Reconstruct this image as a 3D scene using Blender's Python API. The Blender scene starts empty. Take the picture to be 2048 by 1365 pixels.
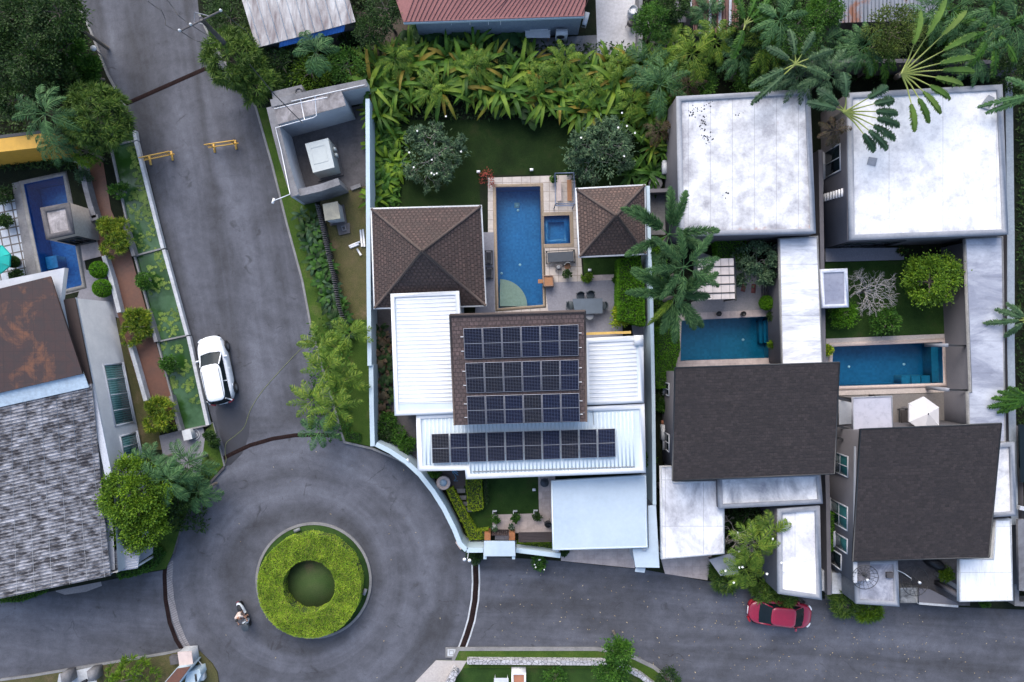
import bpy, math, random
import numpy as np
from mathutils import Vector, Matrix
from mathutils.geometry import tessellate_polygon

# ---------------------------------------------------------------- camera, sky, sun, exposure
SC = bpy.context.scene
CAMH = 48.0
cam_d = bpy.data.cameras.new('camera'); cam = bpy.data.objects.new('camera', cam_d)
SC.collection.objects.link(cam); SC.camera = cam
cam.location = (0, 0, CAMH); cam.rotation_euler = (0, 0, 0)
cam_d.sensor_width = 36; cam_d.lens = 36*1440/2048; cam_d.clip_end = 1000
SUN_EL, SUN_AZ = math.radians(44), math.radians(342)      # high soft sun from the north north west
wd = bpy.data.worlds.new("World"); SC.world = wd; wd.use_nodes = True
nt = wd.node_tree; nt.nodes.clear()
sky = nt.nodes.new('ShaderNodeTexSky'); sky.sky_type = 'NISHITA'; sky.sun_disc = False
sky.sun_elevation = SUN_EL; sky.sun_rotation = SUN_AZ
sky.air_density = 1.0; sky.dust_density = 3.0; sky.ozone_density = 1.2
bg = nt.nodes.new('ShaderNodeBackground'); bg.inputs[1].default_value = 0.15
ow = nt.nodes.new('ShaderNodeOutputWorld')
nt.links.new(sky.outputs[0], bg.inputs[0]); nt.links.new(bg.outputs[0], ow.inputs[0])
sd = bpy.data.lights.new('sun', 'SUN'); sd.energy = 1.15; sd.angle = math.radians(55); sd.color = (1, .97, .94)
so = bpy.data.objects.new('sun', sd); SC.collection.objects.link(so)
dv = Vector((math.sin(SUN_AZ)*math.cos(SUN_EL), math.cos(SUN_AZ)*math.cos(SUN_EL), math.sin(SUN_EL)))
so.rotation_euler = dv.to_track_quat('Z', 'Y').to_euler(); so.location = (0, 0, 40)
SC.view_settings.view_transform = 'Standard'; SC.view_settings.look = 'None'
SC.view_settings.exposure = 1.08; SC.view_settings.gamma = 1
SC.render.engine = 'CYCLES'
SC.cycles.max_bounces = 6; SC.cycles.diffuse_bounces = 3; SC.cycles.transparent_max_bounces = 8

R = np.random.default_rng(11)
random.seed(5)
def W(x, y, z=0.0):          # plan coordinates (2048 wide survey grid, 30 units to the metre on the ground) to metres at height z
    k = (CAMH - z)/1440
    return Vector(((x-1024)*k, (682.5-y)*k, z))
def WL(pts, z=0.0): return [W(x, y, z) for x, y in pts]

# ---------------------------------------------------------------- mesh builder
class MB:
    def __init__(s): s.v = []; s.f = []; s.m = []; s.np = []; s.smooth = False
    def add(s, vs, fs, mi=0):
        b = len(s.v); s.v += [tuple(p) for p in vs]
        for f in fs: s.f.append([b+i for i in f]); s.m.append(mi)
        return s
    def addnp(s, V, F, mi=0): s.np.append((np.asarray(V, float), np.asarray(F, int), mi)); return s
    def poly(s, pts, mi=0): return s.add(pts, [list(range(len(pts)))], mi)
    def holed(s, outer, holes, z, mi=0):
        loops = [[Vector((p[0], p[1], 0)) for p in outer]]+[[Vector((p[0], p[1], 0)) for p in h] for h in holes]
        tri = tessellate_polygon(loops); fl = [p for l in loops for p in l]
        vs = [(p[0], p[1], z) for p in fl]; out = []
        for t in tri:
            a, b, c = [Vector(vs[i]) for i in t]
            n = (b-a).cross(c-a).z
            if abs(n) < 1e-9: continue
            out.append(list(t) if n > 0 else list(t)[::-1])
        return s.add(vs, out, mi)
    def prism(s, top, z0, mi=0, side=None, cap=True, bottom=False):   # top: 3D loop; vertical sides to z0 (number or list)
        n = len(top); side = mi if side is None else side
        top = [Vector(p) for p in top]
        ar = sum(top[i].x*top[(i+1) % n].y-top[(i+1) % n].x*top[i].y for i in range(n))
        if ar < 0: top = top[::-1]; z0 = z0[::-1] if isinstance(z0, list) else z0
        zz = z0 if isinstance(z0, list) else [z0]*n
        bt = [(p.x, p.y, zz[i]) for i, p in enumerate(top)]
        if cap: s.add(top, [list(range(n))], mi)
        s.add(list(top)+bt, [[i, i+n, (i+1) % n+n, (i+1) % n] for i in range(n)], side)
        if bottom: s.add(bt, [list(range(n))[::-1]], side)
        return s
    def slab(s, top, th, mi=0, side=None):
        top = [Vector(p) for p in top]
        return s.prism(top, [p.z-th for p in top], mi, side, True, True)
    def box(s, c, size, rz=0, mi=0, M_=None):     # c = centre of base
        sx, sy, sz = size[0]/2, size[1]/2, size[2]
        P = [(-sx, -sy, 0), (sx, -sy, 0), (sx, sy, 0), (-sx, sy, 0), (-sx, -sy, sz), (sx, -sy, sz), (sx, sy, sz), (-sx, sy, sz)]
        m = Matrix.Translation(Vector(c)) @ Matrix.Rotation(rz, 4, 'Z')
        if M_ is not None: m = M_ @ m
        return s.add([m @ Vector(p) for p in P], [[0, 3, 2, 1], [4, 5, 6, 7], [0, 1, 5, 4], [1, 2, 6, 5], [2, 3, 7, 6], [3, 0, 4, 7]], mi)
    def cyl(s, c, r0, r1, h, n=16, mi=0, cap=True, M_=None):
        m = M_ if M_ is not None else Matrix.Identity(4); c = Vector(c)
        b = [m @ (c+Vector((r0*math.cos(t), r0*math.sin(t), 0))) for t in [i*2*math.pi/n for i in range(n)]]
        t_ = [m @ (c+Vector((r1*math.cos(t), r1*math.sin(t), h))) for t in [i*2*math.pi/n for i in range(n)]]
        fs = [[i, (i+1) % n, (i+1) % n+n, i+n] for i in range(n)]
        if cap: fs += [list(range(n, 2*n)), list(range(n))[::-1]]
        return s.add(b+t_, fs, mi)
    def rev(s, c, prof, n=20, mi=0, M_=None):     # prof [(r,z)] bottom to top
        m = M_ if M_ is not None else Matrix.Identity(4); c = Vector(c); vs = []
        for r, z in prof: vs += [m @ (c+Vector((r*math.cos(i*2*math.pi/n), r*math.sin(i*2*math.pi/n), z))) for i in range(n)]
        fs = []
        for k in range(len(prof)-1):
            for i in range(n): fs.append([k*n+i, k*n+(i+1) % n, (k+1)*n+(i+1) % n, (k+1)*n+i])
        fs.append([(len(prof)-1)*n+i for i in range(n)])
        return s.add(vs, fs, mi)
    def tube(s, pts, r, n=6, mi=0):
        pts = [Vector(p) for p in pts]; rings = []; k = len(pts)
        rr = r if isinstance(r, (list, tuple)) else [r]*k
        for i, p in enumerate(pts):
            d = (pts[min(i+1, k-1)]-pts[max(i-1, 0)])
            if d.length < 1e-6: d = Vector((0, 0, 1))
            d.normalize(); a = d.cross(Vector((0, 0, 1)) if abs(d.z) < .9 else Vector((1, 0, 0))).normalized(); b = d.cross(a)
            rings += [p+(a*math.cos(t)+b*math.sin(t))*rr[i] for t in [j*2*math.pi/n for j in range(n)]]
        fs = [[i*n+j, i*n+(j+1) % n, (i+1)*n+(j+1) % n, (i+1)*n+j] for i in range(k-1) for j in range(n)]
        fs += [list(range(n)), [(k-1)*n+j for j in range(n)][::-1]]
        return s.add(rings, fs, mi)
    def strip(s, pts, w, z0, z1, mi=0, closed=False, side=None):   # a band of width w along a plan polyline, from z0 up to z1
        a, b = offs(pts, w/2, closed), offs(pts, -w/2, closed); n = len(pts)
        zt = z1 if isinstance(z1, (list, tuple)) else [z1]*n
        side = mi if side is None else side
        rng = range(n if closed else n-1)
        for i in rng:
            j = (i+1) % n
            vs = [(*a[i], zt[i]), (*a[j], zt[j]), (*b[j], zt[j]), (*b[i], zt[i]), (*a[i], z0), (*a[j], z0), (*b[j], z0), (*b[i], z0)]
            s.add(vs, [[0, 3, 2, 1]], mi); s.add(vs, [[0, 1, 5, 4], [2, 3, 7, 6]], side)
        if not closed:
            for i in (0, n-1): s.add([(*a[i], zt[i]), (*b[i], zt[i]), (*b[i], z0), (*a[i], z0)], [[0, 1, 2, 3]], side)
        return s
    def build(s, name, mats, parent=None, loc=None, smooth=False):
        me = bpy.data.meshes.new(name)
        org = Vector(loc) if loc is not None else (Vector(parent['_o']) if parent is not None else Vector((0, 0, 0)))
        V = np.array(s.v, float).reshape(-1, 3); nb = len(V)
        counts = [len(f) for f in s.f]; idx = [i for f in s.f for i in f]; mi = list(s.m)
        Vs = [V]; C = [np.array(counts, int)]; I = [np.array(idx, int)]; Mi = [np.array(mi, int)]
        for v, f, m in s.np:
            Vs.append(v); C.append(np.full(len(f), f.shape[1])); I.append((f+nb).ravel()); Mi.append(np.full(len(f), m)); nb += len(v)
        V = np.concatenate(Vs)-np.array(org); C = np.concatenate(C); I = np.concatenate(I); Mi = np.concatenate(Mi)
        me.vertices.add(len(V)); me.vertices.foreach_set('co', V.ravel())
        me.loops.add(len(I)); me.loops.foreach_set('vertex_index', I)
        me.polygons.add(len(C)); st = np.concatenate([[0], np.cumsum(C)[:-1]]) if len(C) else []
        me.polygons.foreach_set('loop_start', st)
        try: me.polygons.foreach_set('loop_total', C)
        except Exception: pass
        me.polygons.foreach_set('material_index', Mi)
        if smooth: me.polygons.foreach_set('use_smooth', np.ones(len(C), bool))
        me.update(calc_edges=True); me.validate()
        if s.f and not s.np:
            uv = me.uv_layers.new(name='uv').data; co = [v.co for v in me.vertices]
            for p in me.polygons:
                n = p.normal
                if abs(n.z) > .999: u = UD[0].copy()
                else: u = Vector((0, 0, 1)).cross(n); u.normalize()
                w_ = n.cross(u)
                for li in p.loop_indices:
                    q = co[me.loops[li].vertex_index]; uv[li].uv = (q.dot(u), q.dot(w_))
        for m in (mats if isinstance(mats, (list, tuple)) else [mats]): me.materials.append(m)
        o = bpy.data.objects.new(name, me); SC.collection.objects.link(o)
        if parent is not None: o.parent = parent; o.location = org-Vector(parent['_o'])
        else: o.location = org
        o['_o'] = tuple(org)
        return o
UD = [Vector((1, 0, 0))]
def offs(pts, d, closed=False):
    n = len(pts); P = [Vector((p[0], p[1])) for p in pts]; out = []
    for i in range(n):
        a = P[(i-1) % n] if (closed or i > 0) else None; c = P[(i+1) % n] if (closed or i < n-1) else None; b = P[i]
        ns = []
        if a is not None and (b-a).length > 1e-9: t = (b-a).normalized(); ns.append(Vector((-t.y, t.x)))
        if c is not None and (c-b).length > 1e-9: t = (c-b).normalized(); ns.append(Vector((-t.y, t.x)))
        if len(ns) == 2:
            m = (ns[0]+ns[1]); m = m.normalized() if m.length > 1e-6 else ns[0]; k = min(3, 1/max(.2, m.dot(ns[0])))
            out.append(b+m*d*k)
        else: out.append(b+ns[0]*d)
    return out
def inset(loop, d):       # loop of 3D points, moved inward by d
    ar = sum(loop[i].x*loop[(i+1) % len(loop)].y-loop[(i+1) % len(loop)].x*loop[i].y for i in range(len(loop)))
    q = offs(loop, d if ar > 0 else -d, True)
    return [Vector((q[i].x, q[i].y, loop[i].z)) for i in range(len(loop))]
def lift(loop, dz): return [Vector((p[0], p[1], p[2]+dz)) for p in loop]
def at_z(loop, z): return [Vector((p[0], p[1], z)) for p in loop]

# ---------------------------------------------------------------- naming
def props(o, label=None, cat=None, group=None, kind=None):
    if label: o['label'] = label
    if cat: o['category'] = cat
    if group: o['group'] = group
    if kind: o['kind'] = kind
    return o
def thing(name, label, cat, loc, group=None, rz=0):
    o = bpy.data.objects.new(name, None); SC.collection.objects.link(o); o.empty_display_size = .2
    o.location = loc; o.rotation_euler = (0, 0, rz); o['_o'] = tuple(loc)
    return props(o, label, cat, group)
def one(name, mb, mats, label, cat, group=None, loc=None, smooth=False):
    if loc is None:
        V = [p for p in mb.v]
        if mb.np: V = V+[tuple(mb.np[0][0].mean(axis=0)[:2])+(mb.np[0][0][:, 2].min(),)]
        a = np.array(V); loc = (a[:, 0].mean(), a[:, 1].mean(), a[:, 2].min())
    return props(mb.build(name, mats, None, loc, smooth), label, cat, group)
def struct(name, mb, mats, kind='structure'): return props(mb.build(name, mats), kind=kind)
def dup(root, loc, rz=0, sc=1, label=None):
    r = root.copy(); SC.collection.objects.link(r); r.location = loc; r.rotation_euler = (0, 0, rz); r.scale = (sc, sc, sc)
    if label: r['label'] = label
    for ch in list(root.children):
        c = ch.copy(); SC.collection.objects.link(c); c.parent = r
        for g in ch.children:
            d = g.copy(); SC.collection.objects.link(d); d.parent = c
    return r
ORD = ['first', 'second', 'third', 'fourth', 'fifth', 'sixth', 'seventh', 'eighth', 'ninth', 'tenth', 'eleventh', 'twelfth']

# ---------------------------------------------------------------- materials
def newmat(name):
    m = bpy.data.materials.new(name); m.use_nodes = True; n = m.node_tree
    return m, n, n.nodes['Principled BSDF']
def nd(n, t, **k):
    x = n.nodes.new(t)
    for a, b in k.items(): setattr(x, a, b)
    return x
def ramp(n, fac, stops):
    r = nd(n, 'ShaderNodeValToRGB'); e = r.color_ramp.elements
    while len(e) < len(stops): e.new(.5)
    for i, (p, c) in enumerate(stops): e[i].position = p; e[i].color = (*c, 1) if len(c) == 3 else c
    n.links.new(fac, r.inputs[0]); return r.outputs[0]
def mapped(n, src, scale=(1, 1, 1), rot=0):
    mp = nd(n, 'ShaderNodeMapping'); mp.vector_type = 'TEXTURE'; mp.inputs['Scale'].default_value = tuple(1/s for s in scale); mp.inputs['Rotation'].default_value = (0, 0, rot)
    n.links.new(src, mp.inputs[0]); return mp.outputs[0]
def noise(n, vec, scale, detail=6, rough=.6, dist=0):
    t = nd(n, 'ShaderNodeTexNoise'); t.inputs['Scale'].default_value = scale; t.inputs['Detail'].default_value = detail
    t.inputs['Roughness'].default_value = rough; t.inputs['Distortion'].default_value = dist
    n.links.new(vec, t.inputs['Vector']); return t.outputs[0]
def mixc(n, fac, a, b, mode='MIX'):
    m = nd(n, 'ShaderNodeMix', data_type='RGBA', blend_type=mode)
    for sock, v in ((m.inputs[0], fac), (m.inputs[6], a), (m.inputs[7], b)):
        if hasattr(v, 'links'): n.links.new(v, sock)
        elif isinstance(v, (int, float)): sock.default_value = v
        else: sock.default_value = (*v, 1)
    return m.outputs[2]
def bump(n, p, h, st, dist=.02):
    b = nd(n, 'ShaderNodeBump'); b.inputs['Strength'].default_value = st; b.inputs['Distance'].default_value = dist
    n.links.new(h, b.inputs['Height']); n.links.new(b.outputs[0], p.inputs['Normal'])
def wpos(n): return nd(n, 'ShaderNodeNewGeometry').outputs['Position']
def S(name, c1, c2=None, scale=1.5, fine=14, rough=.75, b=.25, spec=None, metal=0, lo=.35, hi=.65, stretch=(1, 1, 1), rot=0, fmix=.35, bd=.02):
    """general surface: two tones over a large and a fine noise, with a little relief"""
    m, n, p = newmat(name); c2 = c2 or tuple(x*.8 for x in c1)
    v = mapped(n, wpos(n), stretch, rot)
    big = ramp(n, noise(n, v, scale, 8, .62), [(lo, c1), (hi, c2)])
    fn = noise(n, v, fine, 4, .7)
    col = mixc(n, fmix, big, ramp(n, fn, [(.3, tuple(x*.55 for x in c1)), (.7, tuple(min(1, x*1.35) for x in c1))]), 'MIX')
    n.links.new(col, p.inputs['Base Color']); p.inputs['Roughness'].default_value = rough; p.inputs['Metallic'].default_value = metal
    if spec is not None: p.inputs['Specular IOR Level'].default_value = spec
    if b: bump(n, p, fn, b, bd)
    return m
def plain(name, c, rough=.5, metal=0, var=.12):
    m, n, p = newmat(name)
    f = noise(n, wpos(n), 3.0, 5)
    col = ramp(n, f, [(.3, tuple(x*(1-var) for x in c)), (.7, tuple(min(1, x*(1+var*.6)) for x in c))])
    n.links.new(col, p.inputs['Base Color']); p.inputs['Roughness'].default_value = rough; p.inputs['Metallic'].default_value = metal
    return m
def leafm(name, cols, rough=.5, patch=.8):
    m, n, p = newmat(name)
    rnd = nd(n, 'ShaderNodeNewGeometry').outputs['Random Per Island']
    k = len(cols); col = ramp(n, rnd, [(i/max(1, k-1), c) for i, c in enumerate(cols)])
    big = noise(n, wpos(n), patch, 3, .6)
    col = mixc(n, 1.0, col, ramp(n, big, [(.35, (.62, .68, .62)), (.65, (1.25, 1.2, 1.0))]), 'MULTIPLY')
    n.links.new(col, p.inputs['Base Color']); p.inputs['Roughness'].default_value = rough+.08; p.inputs['Specular IOR Level'].default_value = .22
    tr = nd(n, 'ShaderNodeBsdfTranslucent'); n.links.new(col, tr.inputs[0])
    mx = nd(n, 'ShaderNodeMixShader'); mx.inputs[0].default_value = .22
    out = n.nodes['Material Output']; n.links.new(p.outputs[0], mx.inputs[1]); n.links.new(tr.outputs[0], mx.inputs[2]); n.links.new(mx.outputs[0], out.inputs[0])
    return m
def grassm(name, c1, c2, c3=None, scale=1.2):
    m, n, p = newmat(name); v = wpos(n)
    big = ramp(n, noise(n, v, scale, 8, .65), [(.32, c1), (.55, c2), (.72, c3 or c2)])
    fn = noise(n, v, 22, 5, .8)
    col = mixc(n, 1, big, ramp(n, fn, [(.25, (.35, .4, .35)), (.5, (.95, .95, .95)), (.75, (1.7, 1.6, 1.3))]), 'MULTIPLY')
    n.links.new(col, p.inputs['Base Color']); p.inputs['Roughness'].default_value = .9; p.inputs['Specular IOR Level'].default_value = .15
    bump(n, p, fn, .9, .06); return m
def roofm(name, base=(.8, .82, .84), grime=(.3, .29, .31), amt=.5, streak=(1, 1, 1), scale=.35, seam=None, rust=None, rough=.6, seams_rot=0, dist=.6, srot=0, edge=0):
    """painted slab with weather stains"""
    base = tuple(x*.76 for x in base); grime = tuple(x*.8 for x in grime)
    m, n, p = newmat(name); P = wpos(n); v = mapped(n, P, streak, srot)
    a = noise(n, v, scale, 10, .68, dist)
    if edge:      # weathering gathers along the kerbs of the roof
        g = nd(n, 'ShaderNodeTexCoord').outputs['Generated']; d = vmath(n, 'ABSOLUTE', vmath(n, 'SUBTRACT', g, (.5, .5, .5)).outputs[0]).outputs[0]
        q = nd(n, 'ShaderNodeSeparateXYZ'); n.links.new(d, q.inputs[0]); mx = fmath(n, 'MAXIMUM', q.outputs[0], q.outputs[1])
        a = fmath(n, 'SUBTRACT', a, fmath(n, 'MULTIPLY', ramp(n, mx, [(.40, (0, 0, 0)), (.5, (1, 1, 1))]), edge))
    k = ramp(n, a, [(max(0, amt-.12), (0, 0, 0)), (min(1, amt+.16), (1, 1, 1))])
    col = mixc(n, k, grime, base)
    f2 = noise(n, v, scale*9, 6, .75); col = mixc(n, 1, col, ramp(n, f2, [(.25, (.72, .72, .74)), (.5, (1, 1, 1))]), 'MULTIPLY')
    if rust:
        rr = noise(n, P, .5, 8, .7, .4)
        if edge: rr = fmath(n, 'ADD', rr, fmath(n, 'MULTIPLY', ramp(n, mx, [(.42, (0, 0, 0)), (.5, (1, 1, 1))]), edge*.9))
        col = mixc(n, ramp(n, rr, [(rust[1], (0, 0, 0)), (rust[1]+.1, (1, 1, 1))]), col, rust[0])
    if seam:
        w = nd(n, 'ShaderNodeTexBrick'); w.offset = 0; w.inputs['Scale'].default_value = 1
        w.inputs['Brick Width'].default_value = seam[0]; w.inputs['Row Height'].default_value = seam[1]; w.inputs['Mortar Size'].default_value = .018
        n.links.new(mapped(n, P, (1, 1, 1), seams_rot), w.inputs['Vector'])
        col = mixc(n, w.outputs['Fac'], col, mixc(n, .5, col, tuple(x*.55 for x in grime)))
    n.links.new(col, p.inputs['Base Color']); p.inputs['Roughness'].default_value = rough
    bump(n, p, f2, .15); return m
def tilem(name, c1, c2, moss, tw=.33, th=.36, off=.5, ms=.035, bs=1.0, mk=.5):
    m, n, p = newmat(name); uv = nd(n, 'ShaderNodeUVMap'); uv.uv_map = 'uv'
    br = nd(n, 'ShaderNodeTexBrick'); br.offset = off; br.inputs['Scale'].default_value = 1
    br.inputs['Brick Width'].default_value = tw; br.inputs['Row Height'].default_value = th; br.inputs['Mortar Size'].default_value = ms; br.inputs['Mortar Smooth'].default_value = .6
    br.inputs['Color1'].default_value = (*c1, 1); br.inputs['Color2'].default_value = (*c2, 1); br.inputs['Mortar'].default_value = (*[x*mk for x in c1], 1)
    n.links.new(uv.outputs[0], br.inputs['Vector'])
    big = noise(n, wpos(n), .9, 8, .7)
    col = mixc(n, ramp(n, big, [(.42, (0, 0, 0)), (.62, (.7, .7, .7))]), br.outputs[0], moss)
    fn = noise(n, wpos(n), 9, 5, .8); col = mixc(n, 1, col, ramp(n, fn, [(.3, (.6, .6, .6)), (.7, (1.3, 1.3, 1.3))]), 'MULTIPLY')
    n.links.new(col, p.inputs['Base Color']); p.inputs['Roughness'].default_value = .85
    inv = nd(n, 'ShaderNodeMath', operation='SUBTRACT'); inv.inputs[0].default_value = 1; n.links.new(br.outputs['Fac'], inv.inputs[1])
    bump(n, p, inv.outputs[0], bs, .05); return m
def waterm(name, tint, rough=.02):
    m, n, p = newmat(name); n.nodes.remove(p)
    tr = nd(n, 'ShaderNodeBsdfTransparent'); tr.inputs[0].default_value = (*tint, 1)
    gl = nd(n, 'ShaderNodeBsdfGlossy'); gl.inputs['Roughness'].default_value = rough
    fr = nd(n, 'ShaderNodeFresnel'); fr.inputs[0].default_value = 1.33
    b = nd(n, 'ShaderNodeBump'); b.inputs['Strength'].default_value = .25; b.inputs['Distance'].default_value = .03
    n.links.new(noise(n, wpos(n), 3.5, 4, .6, 1), b.inputs['Height']); n.links.new(b.outputs[0], gl.inputs['Normal'])
    mx = nd(n, 'ShaderNodeMixShader'); n.links.new(fr.outputs[0], mx.inputs[0]); n.links.new(tr.outputs[0], mx.inputs[1]); n.links.new(gl.outputs[0], mx.inputs[2])
    n.links.new(mx.outputs[0], n.nodes['Material Output'].inputs[0]); return m
def mosaicm(name, c1, c2, tile=.12):
    m, n, p = newmat(name); P = wpos(n)
    vo = nd(n, 'ShaderNodeTexVoronoi'); vo.distance = 'CHEBYCHEV'; vo.inputs['Scale'].default_value = 1/tile; vo.inputs['Randomness'].default_value = .0
    n.links.new(P, vo.inputs['Vector'])
    sp = nd(n, 'ShaderNodeSeparateColor'); n.links.new(vo.outputs['Color'], sp.inputs[0])
    col = ramp(n, sp.outputs[0], [(0, c1), (1, c2)])
    big = noise(n, P, .5, 4); col = mixc(n, 1, col, ramp(n, big, [(.3, (.8, .85, .85)), (.7, (1.15, 1.12, 1.1))]), 'MULTIPLY')
    n.links.new(col, p.inputs['Base Color']); p.inputs['Roughness'].default_value = .3; return m
def gridm(name, c, line, w, h, ms=.03, rough=.6, rot=0, var=.15, off=0):
    m, n, p = newmat(name); P = wpos(n)
    br = nd(n, 'ShaderNodeTexBrick'); br.offset = off; br.inputs['Scale'].default_value = 1
    br.inputs['Brick Width'].default_value = w; br.inputs['Row Height'].default_value = h; br.inputs['Mortar Size'].default_value = ms
    br.inputs['Color1'].default_value = (*c, 1); br.inputs['Color2'].default_value = (*[x*(1-var) for x in c], 1); br.inputs['Mortar'].default_value = (*line, 1)
    n.links.new(mapped(n, P, (1, 1, 1), rot), br.inputs['Vector'])
    fn = noise(n, P, 2.2, 8, .7); col = mixc(n, 1, br.outputs[0], ramp(n, fn, [(.3, (.7, .7, .7)), (.65, (1.08, 1.08, 1.08))]), 'MULTIPLY')
    n.links.new(col, p.inputs['Base Color']); p.inputs['Roughness'].default_value = rough; bump(n, p, br.outputs['Fac'], -.3, .01); return m

m_soil = grassm('soil and ground cover', (.008, .011, .007), (.014, .020, .010), (.026, .025, .017), .6)
def vmath(n, op, a, b=None):
    m = nd(n, 'ShaderNodeVectorMath', operation=op); n.links.new(a, m.inputs[0])
    if b is not None:
        if hasattr(b, 'links'): n.links.new(b, m.inputs[1])
        else: m.inputs[1].default_value = b
    return m
def fmath(n, op, a, b=0.0, c=None):
    m = nd(n, 'ShaderNodeMath', operation=op)
    for i, v in enumerate((a, b, c)):
        if v is None: continue
        if hasattr(v, 'links'): n.links.new(v, m.inputs[i])
        else: m.inputs[i].default_value = v
    return m.outputs[0]
def asphalt():
    m, n, p = newmat('asphalt'); P = wpos(n); cc = W(627, 1162)
    rad = vmath(n, 'DISTANCE', P, tuple(cc)).outputs['Value']
    cx = nd(n, 'ShaderNodeCombineXYZ'); n.links.new(rad, cx.inputs[0])
    rv = vmath(n, 'ADD', cx.outputs[0], vmath(n, 'MULTIPLY', P, (.16, .16, .16)).outputs[0]).outputs[0]
    ring_ = noise(n, rv, .42, 6, .55, .5)                       # wear following the circle
    north = noise(n, mapped(n, P, (1, .09, 1), .17), .55, 6, .55, .5)   # wheel lanes down the north road
    east = noise(n, mapped(n, P, (.10, 1, 1), -.06), .42, 6, .6, .5)
    sp = nd(n, 'ShaderNodeSeparateXYZ'); n.links.new(P, sp.inputs[0])
    isn = ramp(n, fmath(n, 'MULTIPLY_ADD', sp.outputs[1], .1, .9), [(.35, (0, 0, 0)), (.6, (1, 1, 1))])
    inr = ramp(n, fmath(n, 'MULTIPLY', rad, .05), [(.47, (1, 1, 1)), (.53, (0, 0, 0))])
    a = mixc(n, inr, mixc(n, isn, east, north), ring_)
    a = mixc(n, .35, a, noise(n, P, .22, 8, .6, .9))
    c = ramp(n, a, [(.34, (.040, .041, .046)), (.46, (.062, .065, .077)), (.56, (.092, .097, .117)), (.70, (.130, .138, .165))])
    b2 = noise(n, P, 1.1, 9, .74, .3); c = mixc(n, 1, c, ramp(n, b2, [(.28, (.70, .70, .70)), (.6, (1.1, 1.1, 1.1))]), 'MULTIPLY')
    f = noise(n, P, 32, 3, .8); c = mixc(n, 1, c, ramp(n, f, [(.3, (.74, .74, .74)), (.7, (1.25, 1.25, 1.25))]), 'MULTIPLY')
    st = noise(n, P, 2.6, 5, .7, .5); c = mixc(n, ramp(n, st, [(.70, (0, 0, 0)), (.76, (.5, .5, .5))]), c, (.17, .165, .16))
    oil = noise(n, P, .9, 3, .5, 1.5); c = mixc(n, ramp(n, oil, [(.66, (0, 0, 0)), (.74, (.55, .55, .55))]), c, (.030, .030, .033))
    vo = nd(n, 'ShaderNodeTexVoronoi'); vo.feature = 'DISTANCE_TO_EDGE'; vo.inputs['Scale'].default_value = .22
    n.links.new(vmath(n, 'ADD', P, vmath(n, 'MULTIPLY', nd_noisecol(n, P), (1.6, 1.6, 0)).outputs[0]).outputs[0], vo.inputs['Vector'])
    ck = fmath(n, 'MULTIPLY', ramp(n, vo.outputs[0], [(.0, (.7, .7, .7)), (.006, (0, 0, 0))]), ramp(n, noise(n, P, .3, 3), [(.56, (0, 0, 0)), (.66, (1, 1, 1))]))
    c = mixc(n, ck, c, (.022, .022, .024))
    n.links.new(c, p.inputs['Base Color']); p.inputs['Roughness'].default_value = .8; p.inputs['Specular IOR Level'].default_value = .3
    bump(n, p, f, .4, .02); return m
def nd_noisecol(n, P):
    t = nd(n, 'ShaderNodeTexNoise'); t.inputs['Scale'].default_value = .7; t.inputs['Detail'].default_value = 5; n.links.new(P, t.inputs['Vector']); return t.outputs[1]
m_road = asphalt()
m_wet = S('wet asphalt', (.030, .031, .038), (.038, .040, .050), 1.2, 25, .45, .2)
m_kerb = S('kerb concrete', (.22, .22, .22), (.13, .13, .13), 1.4, 9, .9, .3)
m_kerbw = S('white kerb', (.48, .50, .52), (.28, .29, .30), 1.3, 8, .8, .2)
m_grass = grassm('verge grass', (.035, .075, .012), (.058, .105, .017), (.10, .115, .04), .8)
m_lawn = grassm('dark lawn', (.009, .020, .005), (.014, .032, .007), (.026, .034, .012), .7)  # deep green grass, darker than the front lawn
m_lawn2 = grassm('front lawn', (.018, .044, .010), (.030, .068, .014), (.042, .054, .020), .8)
m_dry = grassm('dry grass', (.12, .10, .055), (.085, .085, .035), (.17, .125, .08), .7)
m_conc = S('weathered concrete', (.20, .20, .21), (.09, .09, .095), .9, 7, .9, .3)
m_concd = S('dark stained concrete', (.10, .095, .10), (.045, .042, .045), 1.2, 7, .9, .3)
m_paving = gridm('pale pool paving', (.50, .45, .41), (.26, .22, .19), .62, .62, .02, .7, 0)
m_pave2 = gridm('beige paving', (.50, .42, .39), (.40, .33, .31), .5, .5, .012, .7, 0)
m_terr = S('grey terrace', (.205, .205, .235), (.165, .168, .20), .5, 9, .75, .1)
m_brown = S('terracotta path', (.135, .055, .032), (.085, .045, .032), .9, 5, .5, .15)
m_wallb = S('pale blue wall paint', (.40, .50, .56), (.36, .45, .51), .8, 9, .6, .1, fmix=.12)
m_wallg = S('grey wall paint', (.135, .13, .145), (.11, .107, .12), .6, 9, .8, .08, fmix=.12)
m_wallw = S('light wall paint', (.45, .47, .50), (.36, .38, .42), .8, 8, .75, .08, fmix=.12)
m_white = S('white painted metal', (.62, .64, .66), (.55, .58, .62), .6, 6, .45, 0, fmix=.08)
m_whiteblue = S('cool white metal', (.52, .59, .63), (.46, .54, .59), .6, 6, .5, 0, fmix=.08)
m_whiteblue2 = roofm('pale blue roof paint', (.53, .64, .74), (.38, .47, .56), .40, scale=.5) if 0 else S('pale blue roof paint', (.41, .49, .56), (.35, .43, .50), .5, 4, .6, .05, fmix=.16)
m_parap = S('parapet paint', (.27, .285, .32), (.19, .205, .235), .9, 6, .8, .1, fmix=.2)
m_dark = plain('dark metal', (.02, .022, .025), .45)
m_black = plain('black plastic', (.012, .012, .014), .5)
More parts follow.
